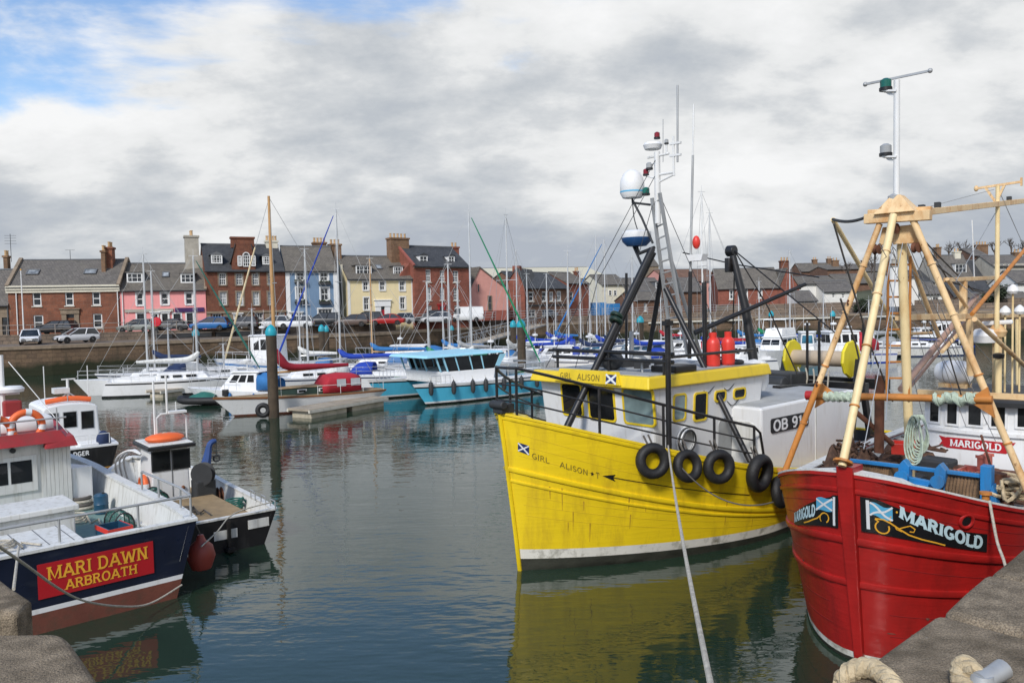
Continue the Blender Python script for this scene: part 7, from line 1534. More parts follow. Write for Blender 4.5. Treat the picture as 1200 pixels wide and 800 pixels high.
G('roof_bar', [(xw + .2, -1.8, zr + .65), (xe - .2, -1.8, zr + .65)], .035); G('roof_post', [(xe - 1.2, -1.1, zr + .2), (xe - 1.2, -1.1, zr + 2.3)], .06)
G('roof_post', [fr.Y(734, 425, .7), fr.Y(734, 320, .7)], .035); G('exhaust', [fr.Y(740, 430, .4), fr.Y(740, 388, .4)], .06, 'galv'); 
# lattice ladder mast
A0, A1 = fr.Y(789, 418, .18), fr.Y(764, 232, .1); B0, B1 = fr.Y(806, 418, -.22), fr.Y(773, 226, -.12)
ld = MB().bar(A0, A1, .07, .07).build('ladder_rail', M['galv'], t); MB().bar(B0, B1, .07, .07).build('ladder_rail', M['galv'], t)
for i in range(14): k = (i + .5) / 14; MB().cyl(A0.lerp(A1, k), B0.lerp(B1, k), .022, 6).build('rung', M['galv'], t)
C0 = fr.Y(822, 418, .6); G('mast_brace', [C0, fr.Y(785, 300, .1)], .05, 'galv')
m0, m1 = fr.Y(771, 262, 0), fr.Y(769, 178, 0); G('top_mast', [m0, (m0.x, 0, m1.z)], .075, 'steel_white')
mp_ = lambda px, py: V((m0.x, 0, 0)) + V((0, fr.X(px, py, m0.x).y, fr.X(px, py, m0.x).z))
b = MB(); b.cyl(mp_(771, 205), mp_(790, 202), .03, 6); b.cyl(mp_(771, 214), mp_(789, 205), .022, 6); b.cyl(mp_(790, 206), mp_(789, 160), .03, 6); b.bar(mp_(785, 169), mp_(798, 167), .06, .05); b.bar(mp_(785, 183), mp_(798, 181), .06, .05); b.cyl(mp_(759, 185), mp_(784, 180), .028, 6); b.cyl(mp_(781, 180), mp_(781, 168), .03, 6); b.cyl(mp_(771, 210), mp_(757, 206), .024, 6); b.cyl(mp_(771, 191), mp_(762, 192), .02, 6); b.build('mast_arm', M['steel_white'], t)
G('aerial', [mp_(794, 190), mp_(794, 100)], .025, 'galv'); G('aerial', [mp_(777, 190), mp_(777, 140)], .01, 'galv')
b = MB(); b.lathe([(.02, 0), (.2, .02), (.24, .12), (.2, .18), (.02, .2)], mp_(765, 176), n=16); b.build('mast_radar', M['dome'], t)
lamp(t, mp_(770, 163), 'lamp_red', .07, .17); lamp(t, mp_(757, 206), 'lamp_red', .07, .17); lamp(t, mp_(761, 199), 'lamp_clear', .08, .18); lamp(t, mp_(757, 229), 'lamp_green', .09, .2); lamp(t, mp_(781, 169), 'lamp_clear', .05, .12)
c = mp_(741, 232); r = .31
MB().lathe([(.02, -.02), (r * .8, 0), (r, .12), (r, .36), (r * .93, .48), (r * .7, .62), (r * .35, .7), (.01, .72)], c, n=24).build('satellite_dome', M['dome'], t)
MB().lathe([(r * 1.004, .13), (r * 1.012, .15), (r * 1.004, .17)], c, n=24).build('dome_band', M['flag_blue'], t)
b = MB(); b.tube([c, c + V((0, 0, -.12)), mp_(762, 240)], .03, 6); b.tube([c + V((0, 0, -.05)), mp_(752, 255), mp_(765, 285)], .03, 6); b.tube(smoothpts([c, mp_(743, 255), mp_(748, 272)], 4), .014, 5); b.build('dome_bracket', M['iron'], t)
c = mp_(746, 286); MB().lathe([(.02, .03), (.34, .05), (.38, .16), (.37, .3), (.3, .34), (.02, .35)], c, n=24).build('radar', M['dome'], t); MB().lathe([(.02, -.07), (.25, -.05), (.36, .06), (.385, .158), (.35, .16)], c, n=24).build('radar_base', M['radar_blue'], t)
b = MB(); b.tube([c + V((0, 0, -.05)), mp_(749, 297), mp_(767, 290)], .045, 6); b.tube([c + V((0, .1, -.05)), mp_(752, 310)], .035, 6); b.build('radar_bracket', M['black_paint'], t)
G('aerial', [fr.Y(809, 320, -.3), fr.Y(812, 182, -.3)], .03, 'galv'); G('aerial', [fr.Y(812, 182, -.3), fr.Y(813, 122, -.3)], .02, 'steel_white'); G('aerial_foot', [fr.Y(808, 420, -.3), fr.Y(809, 318, -.3)], .05, 'black_paint')
q = fr.Y(816, 284, -.5); b = MB(); b.ell(q, (.1, .1, .17), 12, 8); g = b.build('aerial_float', M['gas_red'], t); b = MB(); q = fr.Y(817, 302, -.5); b.hexa([q + V(k) for k in ((-.12, -.2, -.08), (.12, -.2, -.08), (.12, .2, -.08), (-.12, .2, -.08), (-.12, -.25, .08), (.12, -.25, .08), (.12, .25, .08), (-.12, .25, .08))]); b.build('gull_board', M['dome'], t)
# things on the wheelhouse roof
def onroof(px, py): return fr.Z(px, py, zr + .27)
for i, (x, y, lb) in enumerate(((4.25, -1.28, 'red gas cylinder on the yellow roof, the left one of the pair'), (4.62, -1.38, 'red gas cylinder on the yellow roof, the right one of the pair'))):
    q = fr.W(V((fr.Y(836 + 15 * i, 430, -1.25).x, -1.25 - .06 * i, zr + .27))); g = thing('gas_cylinder', lb, 'gas cylinder', q, 0, 'red gas cylinders on the wheelhouse roof')
    MB().lathe([(.14, 0), (.16, .02), (.165, .07), (.165, .54), (.145, .63), (.09, .69), (.05, .7)], (0, 0, 0), n=20).build('bottle', M['gas_red'], g); MB().lathe([(.085, .68), (.088, .82), (.075, .82), (.075, .69)], (0, 0, 0), n=16).build('collar', M['gas_red'], g); MB().cyl((0, 0, .7), (0, 0, .8), .03, 8).build('valve', M['gold'], g)
b = MB(); q = V((fr.Y(843, 430, -1.25).x, -1.28, zr + .6)); b.torus(q, (0, 0, 1), .38, .02, 24, 6); b.build('gas_strap', M['galv'], t)
q = fr.Y(718, 420, -.2); g = thing('fender_ball', 'dark grey fender ball lying on the yellow wheelhouse roof', 'fender', fr.W(V((xw + .5, fr.X(717, 420, xw + .5).y, zr + .5)))); MB().ell((0, 0, 0), (.28, .34, .24), 18, 12).build('ball', M['iron'], g); MB().cyl((0, .32, 0), (0, .42, .02), .05, 8).build('neck', M['flag_navy'], g)
yq_ = fr.X(752, 421, xw + .45).y; MB().lathe([(.21, 0), (.22, .06), (.2, .16), (.1, .23), (.01, .25)], (xw + .45, yq_, zr + .52), n=18).build('gps_dome', M['dome'], t); b = MB()
for k in (-.12, 0, .12): b.cyl((xw + .45 + k, yq_ + k, zr + .2), (xw + .45, yq_, zr + .55), .02, 6)
b.build('gps_stand', M['galv'], t)
MB().bx((xw + .6, -1.0, zr + .27), (xw + 1.4, -1.7, zr + .42)).build('roof_box', M['black_paint'], t, .03)
MB().lathe([(.02, -.06), (.3, 0), (.36, .2), (.36, .5), (.3, .72), (.02, .78)], (xe + .55, -1.35, 3.35), n=18).build('ventilator', M['white_gel'], t)
for k in ((xe - .3, -1.2, .3), (xe - 2.6, .8, .22)): MB().torus((k[0], k[1], zr + .33), (0, 0, 1), k[2], .05, 20, 8).build('hose', M['iron'], t)
# hose coil on the wheelhouse side
cq = fr.Y(804, 516, -yw - .12)
for i in range(4): MB().torus((cq.x, -yw - .1 - .035 * i, cq.z), (0, 1, .05), .30 - .02 * i, .022, 26, 6).build('hose_coil', M['iron'] if i % 2 else M['letter_white'], t)
# aft: net drum, derrick, booms
xd = 12.3; cL, cR = fr.X(929, 421, xd), fr.X(997, 418, xd); zq = (cL.z + cR.z) / 2
MB().cyl((xd, cL.y, zq), (xd, cR.y, zq), .24, 20).build('drum_core', M['beige_core'], t)
for y in (cL.y, cR.y): MB().lathe([(.1, -.05), (.55, -.05), (.58, 0), (.55, .05), (.1, .05)], (xd, y, zq), (0, 1, 0), 10, 0, False).build('drum_flange', M['yellow_drum'], t)
zk = zq - .75; b = MB()
for y in (cL.y + .25, cR.y - .25):
    b.bar((xd - .6, y, 1.2), (xd, y, zq), .14, .2); b.bar((xd + .8, y, 1.2), (xd, y, zq), .14, .2)
b.bar((xd - .9, cL.y + .6, zk), (xd - .9, cR.y - .9, zk), .25, .3); b.bar((xd + .5, cL.y + .6, zk), (xd + .5, cR.y - .9, zk), .25, .3); b.bar((xd - .9, 1.3, zk), (xd - 3.4, 1.2, zk + .1), .3, .25); b.bar((xd - .9, -1.0, zk), (xd - 3.4, -.8, zk + .1), .25, .2)
b.build('drum_gantry', M['black_paint'], t)
b = MB(); b.box((xd - 1.6, .2, zk + .2), (.9, 1.4, .45)); b.cyl((xd - 2.4, -.5, zk + .15), (xd - 2.4, 1.0, zk + .15), .22, 12); b.build('net_hauler', M['iron'], t, .04)
xg = 8.6; d0, d1 = fr.X(890, 428, xg), fr.X(857, 292, xg); G('derrick', [(d0.x, d0.y, 2.8), d0.lerp(d1, .5), d1], [.14, .12, .09]); b = MB()
b.cyl(d1 + V((0, .12, -.05)), d1 + V((0, -.12, -.05)), .16, 12); b.box(d1 + V((-.1, .02, -.45)), (.2, .16, .4)); b.build('derrick_block', M['black_paint'], t, .02)
G('boom', [fr.X(814, 390, xg - 1.8), fr.X(944, 333, xg + 1.2)], [.07, .05]); 
for p_, q_ in (((861, 296), (895, 345)), ((861, 296), (940, 352)), ((940, 352), (985, 380)), ((985, 380), (1010, 398))): pass
b = MB()
for P_ in ([(861, 294), (900, 360), (935, 440)], [(861, 294), (905, 330), (985, 395)], [(800, 296), (862, 310), (960, 325)], [(861, 300), (858, 420)]): b.tube([fr.X(*q, xg + i * .6) for i, q in enumerate(P_)], .02, 5)
b.build('derrick_wire', M['black_paint'], t)
for px, y0_, y1_ in ((946, 378, 445), (960, 376, 450), (1012, 380, 425)): G('stanchion', [fr.X(px, y1_, xd - .8), fr.X(px, y0_, xd - .8)], .04)
b = MB()
for i in range(5): 
    q = smoothpts([fr.X(935 + i * 9, 430 + i, xd - 1.2), fr.X(938 + i * 8, 442 + 2 * i, xd - 1.2), fr.X(932 + i * 9, 462, xd - 1.2)], 4); b.tube(q, .025, 5)
b.build('net_rope', M['rope_pale'], t)
b = MB(); 
for i in range(30): b.ell((xd - 1.2 + rnd.uniform(-.9, .9), rnd.uniform(-1.8, 1.2), zk - .25 + rnd.uniform(-.2, .15)), (rnd.uniform(.15, .4), rnd.uniform(.15, .4), rnd.uniform(.1, .22)), 8, 6)
b.build('net_bundle', M['net_brown'], t)
b = MB()
for P_ in ([(771, 182, 0), (640, 430, 0)], [(771, 200, 0), (700, 330, .5), (672, 440, 1.4)], [(774, 230, -.1), (830, 360, -.9), (868, 470, -1.7)], [(766, 235, .1), (748, 300, .1)]):
    b.tube([fr.Y(*q) for q in P_], .008, 4)
b.build('stay_wire', M['iron'], t)
b = MB()
for px, py in ((852, 470), (846, 452), (822, 455)): q = fr.Y(px, py, -yw - .1); b.tube(smoothpts([q, q + V((.18, -.03, -.12)), q + V((.42, -.02, -.02)), q + V((.6, 0, .1))], 4), .012, 5)
b.build('cable', M['iron'], t)
for k in range(6):
    x = xw + 1.0 + rnd.uniform(0, 2.2); y = rnd.uniform(-1.0, 1.2); MB().box((x, y, zr + .36), (rnd.uniform(.2, .5), rnd.uniform(.15, .4), .18), 0, rnd.uniform(0, 3)).build('roof_box', M[rnd.choice(['iron', 'black_paint', 'galv'])], t, .02)
rr = random.Random(11); b = MB()
for i in range(15):
    q, v = rr.uniform(.02, .62), rr.choice([.34, .42, .5, .58]); ln = rr.uniform(.05, .16); w_ = rr.uniform(.0003, .0011)
    b.add([H.pt(q - w_, v, -1, .007), H.pt(q + w_, v, -1, .007), H.pt(q + w_ * .3, v - ln, -1, .007), H.pt(q - w_ * .2, v - ln, -1, .007)], [(0, 1, 2, 3)])
mk('rust_run', (.46, .26, .02), .8, var=.3, sc=8); b.build('rust_stain', M['rust_run'], t)
# tyres hung over the side
for i, (px, py, lb, dd) in enumerate(((762, 537, 'black tyre fender nearest the bow of the yellow boat', 0), (802, 543, 'black tyre fender below the hose coil on the yellow boat', .02), (838, 544, 'black tyre fender under the rail end of the yellow boat', 0), (885, 552, 'largest black tyre fender, beside the white shelter', .05), (908, 574, 'black tyre fender half hidden at the rust red bow', .02))):
    q, v = H.find(fr, px, py, -1, (.02, .6), (.3, 1.05)); c = H.pt(q, min(v, .97), -1, .13); n = (H.pt(q, min(v, .97), -1, .2) - H.pt(q, min(v, .97), -1, .1)).normalized(); n.z = (.1, .22, .05, -.1, .15)[i]; n.x += (.0, .12, -.1, .15, .3)[i]
    g = thing('tyre_fender', lb, 'tyre', fr.W(c), a, 'tyre fenders hung on the yellow boat'); s_ = 1.0 + (.16 if i == 3 else -.06 * (i == 1))
    MB().torus((0, 0, 0), n, .272 * s_, .108 * s_, 30, 12, sq=1.1).build('tyre', M['rubber'], g)
    if i < 4:
        b = MB()
        for k in (-.07, .07): b.tube([(k, .05, .31), (k * 1.1, .18, .52 + .02 * i)], .022, 6)
        b.build('lashing', M['rope_dark'], g)
# ------------------------------------------------------------------ red fishing boat alongside the near quay
a = R(46); o = V((5.26, 11.86, 0)); LR = 15.0
t = thing('fishing_boat', 'bright red fishing boat with a tall cream gallows frame, alongside the near quay', 'fishing boat', o, a); fr = frame_of(t)
zs = lambda q: 2.06 + .94 * (1 - min(1, q / .32)) ** 2.4 + .25 * max(0, (q - .6) / .4) ** 2
HR = H = Hull(LR, 5.2, zs, .4, .56, 2.2, 2.05, 1.9, 1.85, .9, 1.0, .8, 0, .5, ns=3)
zz = lambda z0: (lambda q: z0 / zs(q)); dk = lambda q: max(1.15, zs(q) - .85)
H.shell([(zz(.06), 1, 1), (zz(.16), 2, 1), (1, 0, 12)], 'hull', [M['red_hull'], M['weed'], M['white_boot'], M['white_worn']], t, 64, .14, dk)
H.deck('deck', M['grey_deck'], t, dk, inset=.14); H.rail('gunwale', M['red_hull'], t, .2, .05); H.rail('inner_rail', M['white_worn'], t, .24, .03, up=.052)
H.strake('rubbing_strake', M['red_hull'], t, lambda q: .67 + .03 * min(1, q / .2), .05, .11, nt=60); H.strake('rubbing_strake', M['red_hull'], t, lambda q: .44 + .06 * min(1, q / .2), .045, .10, nt=60)
H.strake('knuckle', M['red_hull'], t, .93, .03, .07, nt=60)
rows = []
for i in range(15):
    v = -.35 + 1.4 * i / 14; c = H._p(0, min(v, 1), 1); hw_ = .075 + .06 * max(0, min(1, v)); zq = c.z if v <= 1 else c.z + (v - 1) * 3; rows.append([V((c.x + .3, -hw_, zq)), V((c.x - .07, -hw_ * .9, zq)), V((c.x - .07, hw_ * .9, zq)), V((c.x + .3, hw_, zq))])
mk('seam_red', (.22, .010, .010), .6)
for v_ in (.18, .30, .56, .78, .86): H.strake('plank_seam', M['seam_red'], t, v_, .004, .012, t0=.008, t1=.5, nt=50)
mk('bare_patch', (.16, .05, .035), .8, var=.4, sc=9, bump=.4); rr = random.Random(21); sb = MB()
for i in range(44):
    q, v, sd = rr.uniform(.006, .16), rr.choice([.44, .46, .48, .67, .68, .93, .3, .2, rr.uniform(.1, .9)]), rr.choice([-1, -1, 1]); n_ = rr.randint(5, 8); rw, rh = rr.uniform(.0008, .0035), rr.uniform(.004, .016)
    o_ = .062 if v in (.44, .46, .48, .67, .68) else .008
    sb.add([H.pt(max(.002, q + rw * math.cos(6.283 * k / n_) * rr.uniform(.5, 1.2)), v + rh * math.sin(6.283 * k / n_) * rr.uniform(.5, 1.2), sd, o_ * .2 + .006) for k in range(n_)], [tuple(range(n_))])
sb.build('paint_stain', M['bare_patch'], t)
b = MB(); b.grid([q[::-1] for q in rows], 0, False); b.add(rows[-1], [(0, 3, 2, 1)]); b.build('stem_post', M['red_hull'], t, .02)
def board(corners, side, topf, flip):
    P = Patch(H, fr, corners, side, (0, .08) if side > 0 else (0, .5)); P.panel('name_board', M['board_black'], t, 28, 6, .014, topf)
    return P
# port side board: flag, gold scroll, falling letters
tf = lambda u: 1 if u < .12 else max(.46, 1 - .62 * ((u - .12) / .75) ** .8) if u < .9 else .46
P = board([(1009.5, 621.5), (1155.5, 646), (1157, 600), (1008, 581)], -1, tf, False)
tf2 = tf
mb = MB(); quadp(mb, P, .035, .1, .062, .93, .019); mb.build('flag_pole', M['letter_white'], t)
mb = MB(); mb.grid([[P.at(.065 + .16 * i / 8, .52 + .36 * j / 4 + .035 * math.sin(i * .9) - .08 * i / 8, .019) for j in range(5)] for i in range(9)]); mb.build('flag_field', M['flag_blue'], t)
mb = MB(); fl = lambda i, j: (.065 + .16 * i, .52 + .36 * j + .035 * math.sin(i * 7.2) - .08 * i); ribbon(mb, [fl(k / 6, k / 6) for k in range(7)], .03, P, .022); ribbon(mb, [fl(k / 6, 1 - k / 6) for k in range(7)], .03, P, .0228); mb.build('flag_cross', M['letter_white'], t)
mb = MB(); sc = [(.10, .43)] + [(.15 - .05 * math.cos(R(w)), .22 + .17 * math.sin(R(w))) for w in range(60, -220, -24)]; ribbon(mb, sc, .022, P, .019)
ribbon(mb, [(.10, .44), (.16, .45), (.21, .38), (.27, .26), (.34, .14), (.44, .08), (.54, .06), (.62, .03)], .022, P, .0197); ribbon(mb, [(.27, .27), (.31, .34), (.35, .40), (.385, .33), (.375, .24), (.345, .24)], .018, P, .0204); ribbon(mb, [(.21, .42), (.20, .5), (.215, .58)], .014, P, .0208); ribbon(mb, [(.24, .34), (.25, .24), (.29, .2)], .014, P, .0212); mb.build('scroll', M['gold'], t)
base = lambda u: max(.09, .60 - .56 * ((u - .27) / .66) ** .72) if u > .27 else .6
write('lettering', M['letter_pale'], t, 'MARIGOLD', P, .275, .945, base, lambda u: base(u) + .35 - .05 * u, .25, True, .020, slant=.08)
mb = MB(); mb.add([P.at(.255 + .008 * math.cos(R(60 * k)), .72 + .035 * math.sin(R(60 * k)), .02) for k in range(6)], [tuple(range(6))]); mb.build('dot', M['gold'], t)
# starboard board
tfs = lambda u: min(1, .50 + .55 * max(0, (u - .12)) ** .9) if u < .9 else 1
P = board([(932, 615), (983, 618), (983, 580), (932, 584)], 1, tfs, True)
mb = MB(); quadp(mb, P, .93, .06, .965, .95, .019); mb.build('flag_pole', M['letter_white'], t)
mb = MB(); mb.grid([[P.at(.66 + .265 * i / 6, .50 + .40 * j / 4 + .03 * math.sin(i), .019) for j in range(5)] for i in range(7)]); mb.build('flag_field', M['flag_blue'], t)
mb = MB(); ribbon(mb, [(.66 + .265 * k / 6, .52 + .36 * k / 6) for k in range(7)], .03, P, .022); ribbon(mb, [(.66 + .265 * k / 6, .88 - .36 * k / 6) for k in range(7)], .03, P, .0228); mb.build('flag_cross', M['letter_white'], t)
mb = MB(); ribbon(mb, [(.80 + .07 * math.cos(R(w)), .27 + .16 * math.sin(R(w))) for w in range(-60, 230, 24)], .02, P, .019); ribbon(mb, [(.74, .35), (.68, .25), (.6, .2), (.5, .13), (.38, .09)], .02, P, .0197); mb.build('scroll', M['gold'], t)
bs = lambda u: .12 + .36 * max(0, (u - .05)) ** 1.0
write('lettering', M['letter_pale'], t, 'MARIGOLD', P, .03, .64, bs, lambda u: bs(u) + .36, .25, True, .020)
# hawse hole
q, v = H.find(fr, 1132, 610, -1, (0, .4), (.5, 1)); c = H.pt(q, v, -1, .012); n = H.pt(q, v, -1, .1) - H.pt(q, v, -1, 0); MB().torus(c, n, .10, .025, 20, 8).build('hawse_ring', M['red_hull'], t); MB().lathe([(.1, 0), (.01, .002)], c, n, 18).build('hawse_hole', M['black_paint'], t)
# gallows
def G(name, pts, r, mk_='cream_steel', n=10, nm=None): return MB().tube([V(q) for q in pts], r, n).build(name, M[mk_], t)
xa = 1.55
top = fr.Y(1050, 246, 0); zt = top.z; xa = top.x
tl, tr = fr.X(1031, 262, xa), fr.X(1070, 258, xa)
bs_ = H.pt(.095, 1, 1); bs_ = V((bs_.x, bs_.y * .96, bs_.z + .05)); bp_ = H.pt(H.find(fr, 1222, 600, -1, (0, .4), (.8, 1.05))[0], 1, -1); bp_ = V((bp_.x, bp_.y * .96, bp_.z + .05)); bc = fr.Y(987, 546, 0)
mid = tl.lerp(bs_, .62); G('gallows_leg', [tl, mid], .05); G('gallows_leg_lower', [mid, bs_], .052, 'orange_steel'); G('gallows_leg', [tr, bp_], .055); G('gallows_leg', [fr.Y(1047, 252, -.02), bc], .06, 'cream_light')
rc = fr.Y(1070, 462, 0); rt_ = fr.Y(1056, 268, 0); G('gallows_column', [rt_, (rc.x, 0, 1.4)], .075, 'cream_light'); 
b = MB(); pa, pb, pc, pd = fr.X(1031, 266, xa), fr.X(1073, 262, xa), fr.X(1080, 284, xa), fr.X(1026, 287, xa); b.hexa([V((xa + dx, q.y, q.z)) for dx in (.12, .2) for q in (pd, pc, pb, pa)]); b.build('head_plate', M['cream_steel'], t, .01)
b = MB(); q0, q1 = fr.X(1014, 257, xa), fr.X(1091, 252, xa); b.bar(q0, q1, .16, .16); q0, q1 = fr.X(1018, 251, xa + .25), fr.X(1092, 247, xa + .25); b.bar(q0, q1, .14, .14); b.build('head_beam', M['cream_steel'], t, .01)
b = MB(); q = fr.X(1050, 250, xa); b.hexa([V((xa - .15, q.y - .32, q.z)), V((xa + .35, q.y - .32, q.z)), V((xa + .35, q.y + .32, q.z)), V((xa - .15, q.y + .32, q.z)), V((xa - .02, q.y - .07, q.z + .3)), V((xa + .2, q.y - .07, q.z + .3)), V((xa + .2, q.y + .07, q.z + .3)), V((xa - .02, q.y + .07, q.z + .3))]); b.build('head_cap', M['cream_steel'], t, .01)
fl = []
for A_, B_, r0 in ((tl, bs_, .05), (tr, bp_, .055), (fr.Y(1047, 252, -.02), bc, .06)):
    d_ = (B_ - A_).normalized()
    for k in (.16, .34, .55, .78): 
        q = A_.lerp(B_, k); MB().cyl(q - d_ * .012, q + d_ * .012, r0 + .016, 12).build('weld_collar', M['orange_steel' if k > .5 else 'cream_steel'], t)
    q = A_.lerp(B_, .985); MB().lathe([(.02, -.02), (.14, -.02), (.14, .015), (.02, .015)], q, d_, 10, 0, False).build('foot_plate', M['orange_steel'], t)
for k in (.3, .62): q = tl.lerp(bs_, k); b = MB(); b.torus(q + V((-.07, 0, 0)), (0, 1, 0), .035, .012, 12, 6); b.build('shackle', M['rust'], t)
# signal mast on top
x0 = xa + .05; mp_ = lambda px, py: fr.X(px, py, x0)
G('signal_mast', [mp_(1050.5, 240), mp_(1051, 94)], .048, 'steel_white'); b = MB(); q0, q1 = mp_(1014, 99), mp_(1090, 83); b.bar(q0, q1, .035, .035)
for q in (q0, q1): b.ell(q, (.04, .04, .04), 8, 6)
b.build('aerial_bar', M['galv'], t)
for y in (107, 184): b = MB(); b.bar(mp_(1052, y), mp_(1035, y), .14, .03); b.bar(mp_(1051, y + 8), mp_(1040, y + 1), .04, .05); b.build('lamp_shelf', M['steel_white'], t)
lamp(t, mp_(1038, 106.5), 'lamp_green', .09, .2); lamp(t, mp_(1038, 183), 'lamp_clear', .09, .2); lamp(t, mp_(1048, 243), 'lamp_clear', .1, .22)
b = MB(); b.tube([mp_(1050, 110), mp_(1049, 140), mp_(1053, 165), mp_(1052, 235)], .014, 5); b.build('cable', M['iron'], t)
# boom aft and the after mast
e0, e1 = fr.Y(1064, 251, 0), fr.Y(1205, 235, 0); MB().bar(e0, e1, .10, .12).build('boom', M['cream_steel'], t, .01); b = MB()
for k, mz in ((.18, .16), (.08, .1), (.78, .12)): q = e0.lerp(e1, k); MB().box(q + V((0, 0, .10)), (.12, .09, mz * .7)).build('boom_block', M['iron'], t)
a0, a1 = fr.Y(1168, 412, 0), fr.Y(1166, 216, 0); G('after_mast', [(a0.x, 0, 2.4), (a0.x, 0, a1.z)], [.06, .045], 'cream_light'); xm = a0.x
b = MB(); q0, q1 = fr.X(1144, 221, xm), fr.X(1197, 213, xm); b.bar(q0, q1, .05, .05); b.ell(q0, (.05, .05, .07), 8, 6); b.bar(q1 - V((0, 0, .09)), q1 + V((0, 0, .09)), .04, .04); b.bar(fr.X(1155, 220, xm), fr.X(1166, 236, xm), .04, .05); b.bar(fr.X(1177, 217, xm), fr.X(1168, 236, xm), .04, .05); b.build('aerial_bar', M['cream_steel'], t)
m0_, m1_ = fr.Y(1052, 372, .15), fr.Y(1206, 369, .15); MB().bar(m0_, m1_, .10, .11).build('tie_beam', M['cream_steel'], t, .01)
u0, u1 = fr.Y(1108, 328, .4), fr.Y(1176, 325, .4); MB().bar(u0, u1, .09, .09).build('upper_beam', M['cream_steel'], t, .01); q = fr.Y(1129, 330, .4); q2_ = fr.Y(1130, 376, .4); MB().bar(q, (q.x, q.y, q2_.z), .14, .1).build('beam_post', M['cream_steel'], t)
for nm, p_, q_, y, r, mk_ in (('brace', (1110, 327), (1133, 360), .35, .04, 'cream_steel'), ('derrick', (1144, 347), (1056, 456), .55, .065, 'pink_wood'), ('derrick', (1149, 353), (1066, 454), .75, .035, 'pink_wood'), ('stay_pole', (1203, 290), (1139, 368), -.1, .045, 'orange_steel'), ('brace', (1142, 374), (1206, 433), -.3, .05, 'cream_steel'), ('brace', (1126, 388), (1104, 412), .2, .04, 'cream_steel'), ('brace', (1060, 287), (1100, 394), .5, .045, 'cream_steel'), ('derrick', (976, 257), (1058, 398), 1.5, .045, 'cream_light'), ('brace', (1136, 374), (1137, 440), .1, .07, 'cream_steel'), ('brace', (1192, 374), (1193, 452), .1, .05, 'cream_light'), ('brace', (1065, 391), (1092, 390), .4, .03, 'cream_steel')): G(nm, [fr.Y(*p_, y), fr.Y(*q_, y)], r, mk_)
for p_, q_ in (((986, 350), (1015, 412)), ((1015, 412), (1012, 415))): pass
b = MB(); q = fr.Y(976, 257, 1.5); q1 = fr.X(1016, 254, xa); b.tube(sag(q, q1, .06, 14), .028, 6); b.build('chain', M['iron'], t)
b = MB()
for P_ in ([(977, 262), (1000, 340), (1018, 400), (1046, 470)], [(985, 350), (1002, 400), (1014, 452)], [(1066, 264), (1100, 300), (1140, 340), (1170, 348)], [(1068, 266), (1098, 306), (1112, 330), (1165, 345)], [(1062, 270), (1090, 305), (1130, 336)], [(1026, 286), (1024, 330), (1020, 420)], [(1108, 402), (1128, 468), (1150, 510)], [(1145, 345), (1205, 328)]): b.tube([fr.Y(*k, .35 + .05 * i) for i, k in enumerate(P_)], .016, 5)
b.build('rigging_wire', M['rope_dark'], t); b = MB(); rr = random.Random(5)
for i in range(11):
    x0_, x1_ = rr.uniform(1030, 1075), rr.uniform(985, 1200); P0, P1 = fr.Y(x0_, 285, rr.uniform(-.3, .3)), fr.Y(x1_, rr.uniform(430, 540), rr.uniform(-1.2, 1.0)); b.tube(sag(P0, P1, rr.uniform(0, .08), 8), .007, 4)
for P_ in ([(1165, 222), (1060, 250)], [(1170, 222), (1205, 300)], [(1145, 350), (1090, 300), (1075, 262)], [(1172, 240), (1120, 330)]): b.tube([fr.Y(*k, .1) for k in P_], .008, 4)
b.build('thin_wire', M['galv'], t)
for (px, py, y, rz) in ((1048, 246, -.3, 0), (1028, 270, .45, .3), (1074, 268, -.5, .2)): q = fr.X(px, py + 22, xa); MB().lathe([(.02, -.05), (.09, -.045), (.06, 0), (.09, .045), (.02, .05)], q, (.3, 1, 0), 12).build('pulley_block', M['rust'], t)
b = MB(); xl = rc.x - .35
for px in (1040, 1066): b.tube([fr.X(px + 1, 300, xl), fr.X(px - 1, 470, xl)], .022, 6)
for i in range(9): y = 310 + i * 19; b.cyl(fr.X(1041, y, xl), fr.X(1066, y, xl), .018, 5)
b.build('ladder', M['orange_steel'], t)
# crossbar with ropes and gussets
c0, c1 = fr.X(945, 463, xa - .05), fr.X(1163, 468, xa - .05); MB().cyl(c0, c1, .06, 10).build('crossbar', M['orange_steel'], t); MB().cyl(c0, c0.lerp(c1, .06), .085, 10).build('crossbar_end', M['red_paint'], t)
for sgn, (px, py) in ((1, (961, 462)), (-1, (1157, 470))):
    q = fr.X(px, py, xa - .05); MB().prism([q + V((.0, sgn * .0, .22)), q + V((0, -sgn * .28, 0)), q + V((0, sgn * .10, -.25))], (.05, 0, 0)).build('gusset', M['orange_steel'], t)
g = thing('rope_lashing', 'pale green rope wound round the left end of the orange crossbar', 'rope', fr.W(c0.lerp(c1, .2)), a)
b = MB(); ax = (c1 - c0); L_ = ax.length
for s in range(5):
    pts = [ax * ((i / 60 - .5) * .17) + V(((.07 + .012 * math.sin(i * .31 + s)) * math.cos(i * .75 + s * 1.1), 0, (.07 + .014 * math.sin(i * .23 + s)) * math.sin(i * .75 + s * 1.1) - .012)) for i in range(61)]; b.tube(pts, .017, 6)
b.build('rope', M['rope_green'], g)
g = thing('rope_lashing', 'pale green rope tangled round the right end of the orange crossbar', 'rope', fr.W(c0.lerp(c1, .82)), a); b = MB()
for s in range(5):
    pts = [ax * ((i / 60 - .5) * .2) + V(((.07 + .015 * math.sin(i * .3 + s)) * math.cos(i * .6 + s * 1.1), 0, (.075 + .02 * math.sin(i * .21 + s)) * math.sin(i * .6 + s * 1.1) - .025 * math.sin(i * .2))) for i in range(61)]; b.tube(pts, .015, 6)
b.build('rope', M['rope_green'], g)
